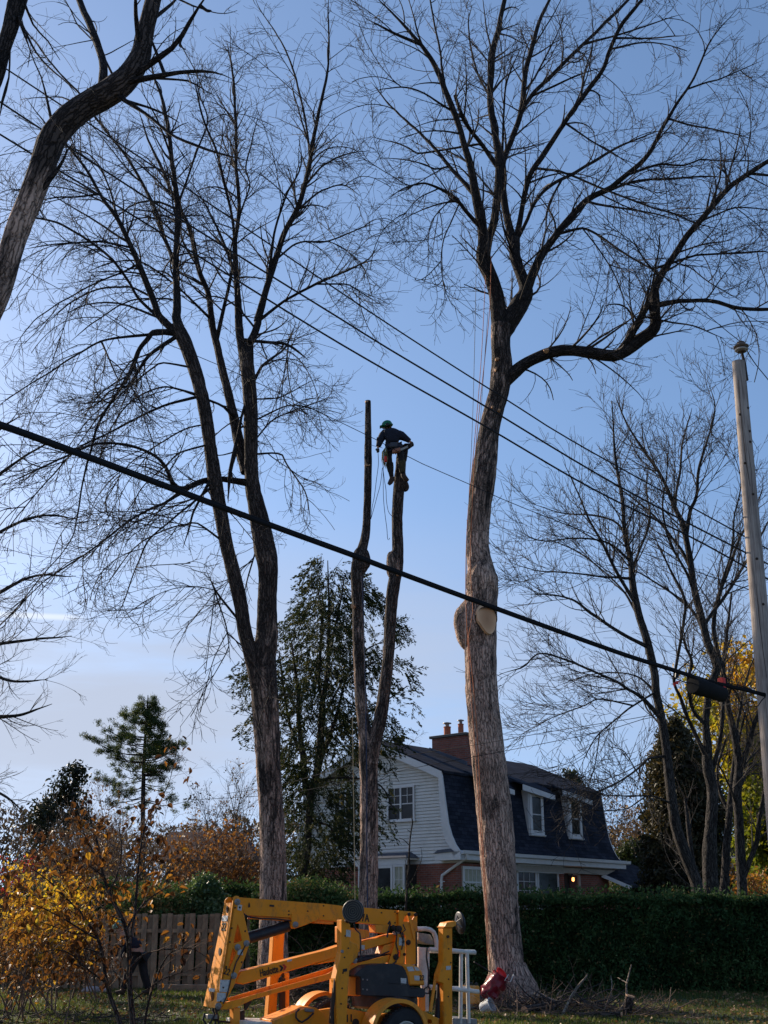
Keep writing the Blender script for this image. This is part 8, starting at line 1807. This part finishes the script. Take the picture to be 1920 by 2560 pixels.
# yellow bush and red-tinged bush behind it
def ybush(C, rng): return 0.62 + 0.16 * hashnoise(C, 1.2, 5) + rng.normal(0, 0.12, len(C)) - 0.30 * (C[:, 2] < 1.2)
twiggy('shrub', 'yellow-leaved bush behind the orange-leaved tree at the left edge', 'shrub', 85, 23.5, 15, 2.6, 1.0, 141, M_TWIG_BROWN, leaf_mat=leafmat('yellow_bush_leaves', [(0.0, (0.10, 0.05, 0.015)), (0.4, (0.30, 0.17, 0.02)), (0.7, (0.62, 0.40, 0.03)), (1.0, (0.55, 0.50, 0.06))], 0.55), leaf_n=1, leaf_size=0.085, tintf=ybush, trunk_r=0.025)
twiggy('shrub', 'dense brown-leaved bush low at the left edge', 'shrub', 25, 21.5, 12, 2.0, 1.3, 142, M_TWIG_BROWN, leaf_mat=M_ORANGE, leaf_n=1, leaf_size=0.075, trunk_r=0.02)
twiggy('shrub', 'red-leaved bush peeking over the yellow bush at the left edge', 'shrub', 15, 30.0, 8, 3.05, 0.8, 143, M_TWIG_BROWN, leaf_mat=leafmat('red_leaves', [(0, (0.10, 0.01, 0.015)), (1, (0.42, 0.04, 0.05))], 0.5), leaf_n=1, leaf_size=0.07, trunk_r=0.02, lower=2.2)
twiggy('shrub', 'brown and yellow bush in front of the fence, left of the worker', 'shrub', 195, 26.5, 11, 2.6, 0.9, 144, M_TWIG_BROWN, leaf_mat=M_ORANGE, leaf_n=1, leaf_size=0.085, trunk_r=0.022, tintf=lambda C, r_: 0.35 + 0.5 * (C[:, 2] > 1.5) + r_.normal(0, .15, len(C)))

# ------------------------------------------------------------------ red bag, saw cut logs, branches, tools
bagT = thing('rope_bag', 'dark red cylindrical rope bag leaning against the foot of the big ash', 'bag', at(1225, 2500, YD - 0.95))
q0, q1 = at(1216, 2500, YD - 0.95), at(1253, 2436, YD - 1.0); ax_ = (q1 - q0).normalized(); L_ = (q1 - q0).length
M_BAG = simple('maroon_vinyl', (0.20, 0.012, 0.022), 0.32, 0.2, 6, bmp=0.5, bscale=14)
mb = MB(); n_ = 24; u = ax_.cross(Vector((0, 1, 0))).normalized(); w_ = ax_.cross(u); prof = [(0.07, 0), (0.14, 0.03), (0.17, 0.08), (0.195, 0.15), (0.165, 0.21), (0.175, 0.28), (0.19, 0.34), (0.175, 0.42), (0.155, 0.48), (0.17, 0.54), (0.14, 0.60), (0.15, 0.66), (0.13, L_)]
i0 = 0
for r_, h_ in prof:
    for j in range(n_):
        a = 2 * math.pi * j / n_; rr_ = r_ * (1 + 0.10 * math.sin(3 * a + h_ * 11) + 0.08 * math.sin(5 * a - h_ * 23) + 0.05 * math.sin(9 * a + h_ * 37)); mb.v.append(tuple(q0 + ax_ * min(h_, L_) + (u * math.cos(a) + w_ * math.sin(a)) * rr_))
for k in range(len(prof) - 1):
    for j in range(n_): mb.f.append([k * n_ + j, k * n_ + (j + 1) % n_, (k + 1) * n_ + (j + 1) % n_, (k + 1) * n_ + j])
mb.f.append(list(range(n_))); mb.link('bag_body', M_BAG, bagT, smooth=True)
mb = MB(); mb.lathe(q1 + ax_ * 0.0, (ax_ + Vector((0.5, -0.6, 0))).normalized(), [(0.02, -0.02), (0.125, 0.0), (0.14, 0.02), (0.125, 0.035), (0.115, 0.03), (0.10, 0.0)], 24); mb.link('bag_mouth', simple('bright_red_lining', (0.70, 0.015, 0.012), 0.5, 0.15), bagT, smooth=True)
mb = MB(); mb.tube([q0 + ax_ * 0.55 + Vector((0.13, -0.10, 0)), q0 + ax_ * 0.45 + Vector((0.10, -0.19, -0.02)), q0 + ax_ * 0.40 + Vector((0.24, -0.14, -0.0)), q0 + ax_ * 0.5 + Vector((0.26, -0.06, 0.04))], 0.009, 6); mb.link('bag_strap', M_WHITEP, bagT)
mb = MB(); mb.tube([q1 + Vector((-0.12, 0, 0.02)), q1 + Vector((-0.22, 0.1, 0.05)), at(1208, 2418, YD - 0.75), at(1185, 2405, YD - 0.9)], 0.010, 6); mb.link('tie_cord', M_BLACK, bagT)
def gth(name, label, cat, px, py, Y): q = at(px, py, Y); return thing(name, label, cat, (q.x, q.y, 0))
# orange jerry crate and dark helmet on it
cr = gth('fuel_can', 'orange fuel can standing between the lift basket and the big ash', 'fuel can', 1176, 2530, 23.4)
qc = Vector((at(1176, 2530, 23.4).x, 23.4, 0.30)); mb = MB(); mb.box(qc, (0.175, 0.10, 0.16)); mb.link('can_body', simple('orange_plastic', (0.62, 0.25, 0.03), 0.5, 0.2, 6, dirt=(0.6, 0.5, 0.4), dscale=9, damt=0.5), cr, bevel=0.03, seg=2)
mb = MB(); mb.tube([qc + Vector((-0.10, 0, 0.15)), qc + Vector((-0.08, 0, 0.20)), qc + Vector((0.04, 0, 0.20)), qc + Vector((0.06, 0, 0.15))], 0.015, 8); mb.link('handle', M_BLACK, cr); mb = MB(); mb.lathe(qc + Vector((0.12, 0, 0.15)), UP, [(0.03, 0), (0.03, 0.05), (0.01, 0.06)], 12); mb.link('filler_cap', M_BLACK, cr)
hh_ = gth('ground_helmet', 'black and silver chainsaw helmet lying above the orange fuel can', 'helmet', 1184, 2495, 23.8)
qh = at(1186, 2497, 23.8); mb = MB(); mb.lathe(qh, (0.1, -0.3, 1), [(0.15, -0.02), (0.14, 0.0), (0.13, 0.06), (0.09, 0.12), (0.02, 0.14)], 18); mb.link('shell', M_BLACK, hh_, smooth=True); mb = MB(); mb.box(qh + Vector((-0.03, -0.15, -0.03)), (0.13, 0.03, 0.02), (1, 0, .2), (0, 1, 0)); mb.link('visor', M_STEEL, hh_, bevel=0.008)
mb = MB(); mb.lathe(qh + Vector((-0.15, -0.02, -0.05)), (-1, -.3, 0), [(0.04, 0), (0.05, 0.02), (0.03, 0.05)], 12); mb.link('ear_muff', M_BLACK, hh_, smooth=True)
mb = MB(); qs = at(1184, 2520, 23.9); mb.box((qs.x, 23.95, qs.z * 0.5 - 0.02), (0.22, 0.16, max(0.05, qs.z * 0.5))); o = mb.link('tool_box', M_BLACK, bevel=0.02); tag(o, 'dark low toolbox under the black helmet, behind the orange fuel can', 'toolbox')
wb = gth('white_tub', 'pale plastic tub lying by the orange fuel can at the ash roots', 'tub', 1215, 2545, 22.8)
qw = Vector((at(1218, 2545, 22.8).x, 22.8, 0.12)); mb = MB(); mb.lathe(qw, (0.7, -0.4, 0.35), [(0.10, -0.10), (0.12, -0.08), (0.13, 0.10), (0.14, 0.11), (0.12, 0.12), (0.11, -0.02)], 18); mb.link('tub_body', simple('grey_white_plastic', (0.45, 0.45, 0.46), 0.5, 0.2, 6), wb, smooth=True)
mb = MB(); mb.tube([qw + Vector((-0.10, -0.1, 0.08)), qw + Vector((-0.02, -0.2, 0.16)), qw + Vector((0.08, -0.12, 0.14))], 0.007, 6); mb.link('handle', M_STEEL, wb)
# branches standing out of the cut pile
def stick(label, pts, Y, w0, Y2=None, mat=None, twigs=None, name='cut_branch', cut=False):
    w0 *= 1.35; P = [(p[0], p[1], w0 * (1 - 0.55 * i / (len(pts) - 1))) for i, p in enumerate(pts)]; t = trace(P, Y, Y2, n=18)
    t[0][2] = min(t[0][2], 0.04) if t[0][2] < 0.25 else t[0][2]
    b = at(pts[0][0], pts[0][1], Y); root = thing(name, label, 'branch', (b.x, Y, max(0, min(b.z, 0.1)))); bark_tube('stem', t, mat or M_STICKB, root, 8, 0.08, 0, int(pts[0][0]), lambda z: 0.35, step=0.05)
    for tw in (twigs or []): bark_tube('side_twig', trace([(a, b_, c) for a, b_, c in tw], Y, (Y2 or Y) - 0.2, n=8), mat or M_STICKB, root, 6, 0.05, 0, 3, step=0.05)
    return root
def cT(*p): return [(1180 + x / 3.77, 2380 + y / 3.77) for x, y in p]
stick('long straight cut branch leaning right with a pale broken tip', cT((800, 720), (850, 600), (920, 450), (1010, 310), (1070, 245), (1088, 210)), 22.2, 6.5, 22.9)
stick('short crooked branch stub standing right of the big ash', cT((822, 515), (818, 470), (803, 420), (815, 385), (845, 360)), 26.2, 5)
stick('thin curved branch standing in front of the hedge, left of the longest one', cT((1225, 615), (1270, 530), (1300, 430), (1318, 320), (1308, 225)), 23.5, 4, 23.9)
stick('tallest curved branch standing in front of the hedge with a side twig', cT((1290, 720), (1350, 610), (1430, 500), (1455, 420), (1455, 310), (1470, 250), (1490, 170), (1502, 120)), 22.4, 5.5, 23.0, twigs=[[(1180 + 1468 / 3.77, 2380 + 292 / 3.77, 3), (1180 + 1420 / 3.77, 2380 + 270 / 3.77, 2.5), (1180 + 1375 / 3.77, 2380 + 240 / 3.77, 2)]])
stick('thick dead branch lying on the root of the big ash', cT((330, 640), (400, 600), (440, 570), (480, 555), (560, 535)), 23.4, 7)
stick('thin branch lying across the sunny grass right of the ash', cT((1100, 690), (1200, 640), (1320, 630), (1400, 640)), 22.6, 5, 22.9)
stick('thin forked branch lying at the lower right corner of the pile', cT((1500, 690), (1560, 640), (1620, 600), (1700, 590)), 22.4, 4, 22.9)
stick('low twiggy branch leaning left near the bottom, right of the ash roots', cT((850, 720), (860, 660), (850, 615)), 22.0, 4)
sp = thing('split_wood', 'freshly split pale wood stick resting on the ash root', 'wood', at(1330, 2520, 23.6)); q0, q1 = at(1308, 2528, 23.5), at(1350, 2515, 23.6); dd_ = (q1 - q0).normalized()
mb = MB(); mb.box((q0 + q1) / 2, ((q1 - q0).length / 2, 0.03, 0.022), dd_, (0, 1, 0)); mb.link('sapwood', M_CUT, sp, bevel=0.008)
def log(label, c, d, L, r, seed):
    c = Vector(c); d = Vector(d).normalized(); root = thing('log', label, 'log', (c.x, c.y, 0)); a, b = c - d * L / 2, c + d * L / 2
    bark_tube('log_bark', np.array([[*a, r], [*c, r * 0.97], [*b, r * 0.92]]), M_ASH, root, 18, 0.05, 0.006, seed, lambda z: 0.4, cap=False, step=0.05)
    for e, s_ in ((a, -1), (b, 1)):
        mb = MB(); mb.lathe(Vector((0, 0, 0)), d * s_, [(r * 0.96, -0.02), (r * 0.94, 0.004)], 18); me = mb.mesh('cut_face'); o = bpy.data.objects.new('cut_face', me); COL.objects.link(o); me.materials.append(M_CUT); o.parent = root; o.location = e - root.location
    return root
q = at(1572, 2538, 22.6); log('short upright log with a pale cut top standing in the sunny grass', (q.x, 22.6, 0.16), (0.25, -0.1, 1), 0.36, 0.085, 71)
q = at(1345, 2548, 22.6); log('short dark log lying close against the right roots of the big ash', (q.x, 22.9, 0.09), (1, 0.9, 0.1), 0.6, 0.09, 72)
q = at(1500, 2550, 22.0); log('thin log lying nearest the upright log', (q.x, 22.1, 0.05), (1, -0.3, 0.03), 0.8, 0.045, 74)
# brush pile behind the lift and twigs in the litter
rg = np.random.default_rng(151)
def brush(name, label, cx, Y, wx, wy, hz, n, seed, mat, lm_=0.7, rr_=(0.004, 0.014)):
    rng = np.random.default_rng(seed); c = at(cx, 2400, Y).x; S = np.stack([rng.uniform(-1, 1, n) * wx + c, Y + rng.uniform(-1, 1, n) * wy, np.abs(rng.normal(0, 0.5, n)) * hz], 1); S[:, 2] *= np.clip(1 - ((S[:, 0] - c) / wx) ** 2, 0.1, 1)
    D = vnorm(np.stack([rng.normal(0, 1, n), rng.normal(0, .6, n), rng.normal(0.05, .3, n)], 1)); K = 7; Q = np.empty((n, K, 3)); Q[:, 0] = S; ln = rng.uniform(0.3, 1.0, n) * lm_ * 1.6
    for k in range(1, K): D = vnorm(D + rng.normal(size=(n, 3)) * 0.13 + [0, 0, -0.02]); Q[:, k] = Q[:, k - 1] + D * (ln / (K - 1))[:, None]; Q[:, k, 2] = np.maximum(Q[:, k, 2], 0.015)
    r_ = rng.uniform(*rr_, n)[:, None] * np.linspace(1, 0.4, K)[None]; b = Bag(); b.tubes(Q, r_, 4); q2, s2 = grow(Q, r_, rng, per_m=2.5, length=(0.1, 0.4), K=4, rmin=0.003, wig=0.15); b.tubes(q2, s2, 3)
    o = b.link(name, mat); tag(o, label, 'brush', kind='stuff'); return o
brush('brush_pile', 'tangled pile of cut branches behind the lift booms', 800, 26.6, 1.5, 0.5, 0.85, 420, 152, M_TWIG_BROWN, 0.8)
brush('brush_litter', 'twigs and thin branches scattered on the grass right of the big ash', 1420, 23.2, 2.0, 1.3, 0.14, 420, 153, M_TWIG_BROWN, 0.5)
brush('brush_heap', 'low heap of dark cut branches right of the ash roots', 1395, 23.6, 0.95, 0.7, 0.26, 190, 156, M_TWIG2, 0.5, (0.006, 0.022))
brush('brush_litter', 'twigs scattered on the shaded grass at the lower left', 120, 22.0, 2.4, 1.2, 0.06, 160, 154, M_TWIG2, 0.4)
brush('brush_litter', 'cut twigs lying between the lift and the topped ash', 700, 24.0, 1.6, 1.0, 0.10, 130, 155, M_TWIG_BROWN, 0.5)
# bare saplings in front of the house and hedge
stick('slender bare sapling in front of the white gable', [(1012, 2330), (1016, 2240), (1021, 2180), (1024, 2110), (1029, 2070), (1032, 2050), (1029, 2040)], 28.7, 4.5, 28.8, M_GREYBARK, twigs=[[(1022, 2112, 2.5), (1010, 2100, 2), (998, 2095, 1.2)], [(1036, 2190, 2.5), (1050, 2160, 2), (1055, 2140, 1.5), (1052, 2118, 1)], [(1027, 2080, 2), (1018, 2074, 1.4)], [(1018, 2220, 2.5), (1036, 2190, 2.2)]], name='sapling')
stick('leafless arching whip rising behind the lift knuckle', [(1000, 2400), (1012, 2280), (1016, 2240), (1018, 2200), (1013, 2150)], 27.8, 2.5, 27.9, M_GREYBARK, name='sapling')
stick('thin dry plant stalk standing in the lawn at lower left', [(162, 2560), (172, 2520), (176, 2490), (180, 2462)], 20.5, 3, 20.7, M_TWIG_BROWN, name='stalk')
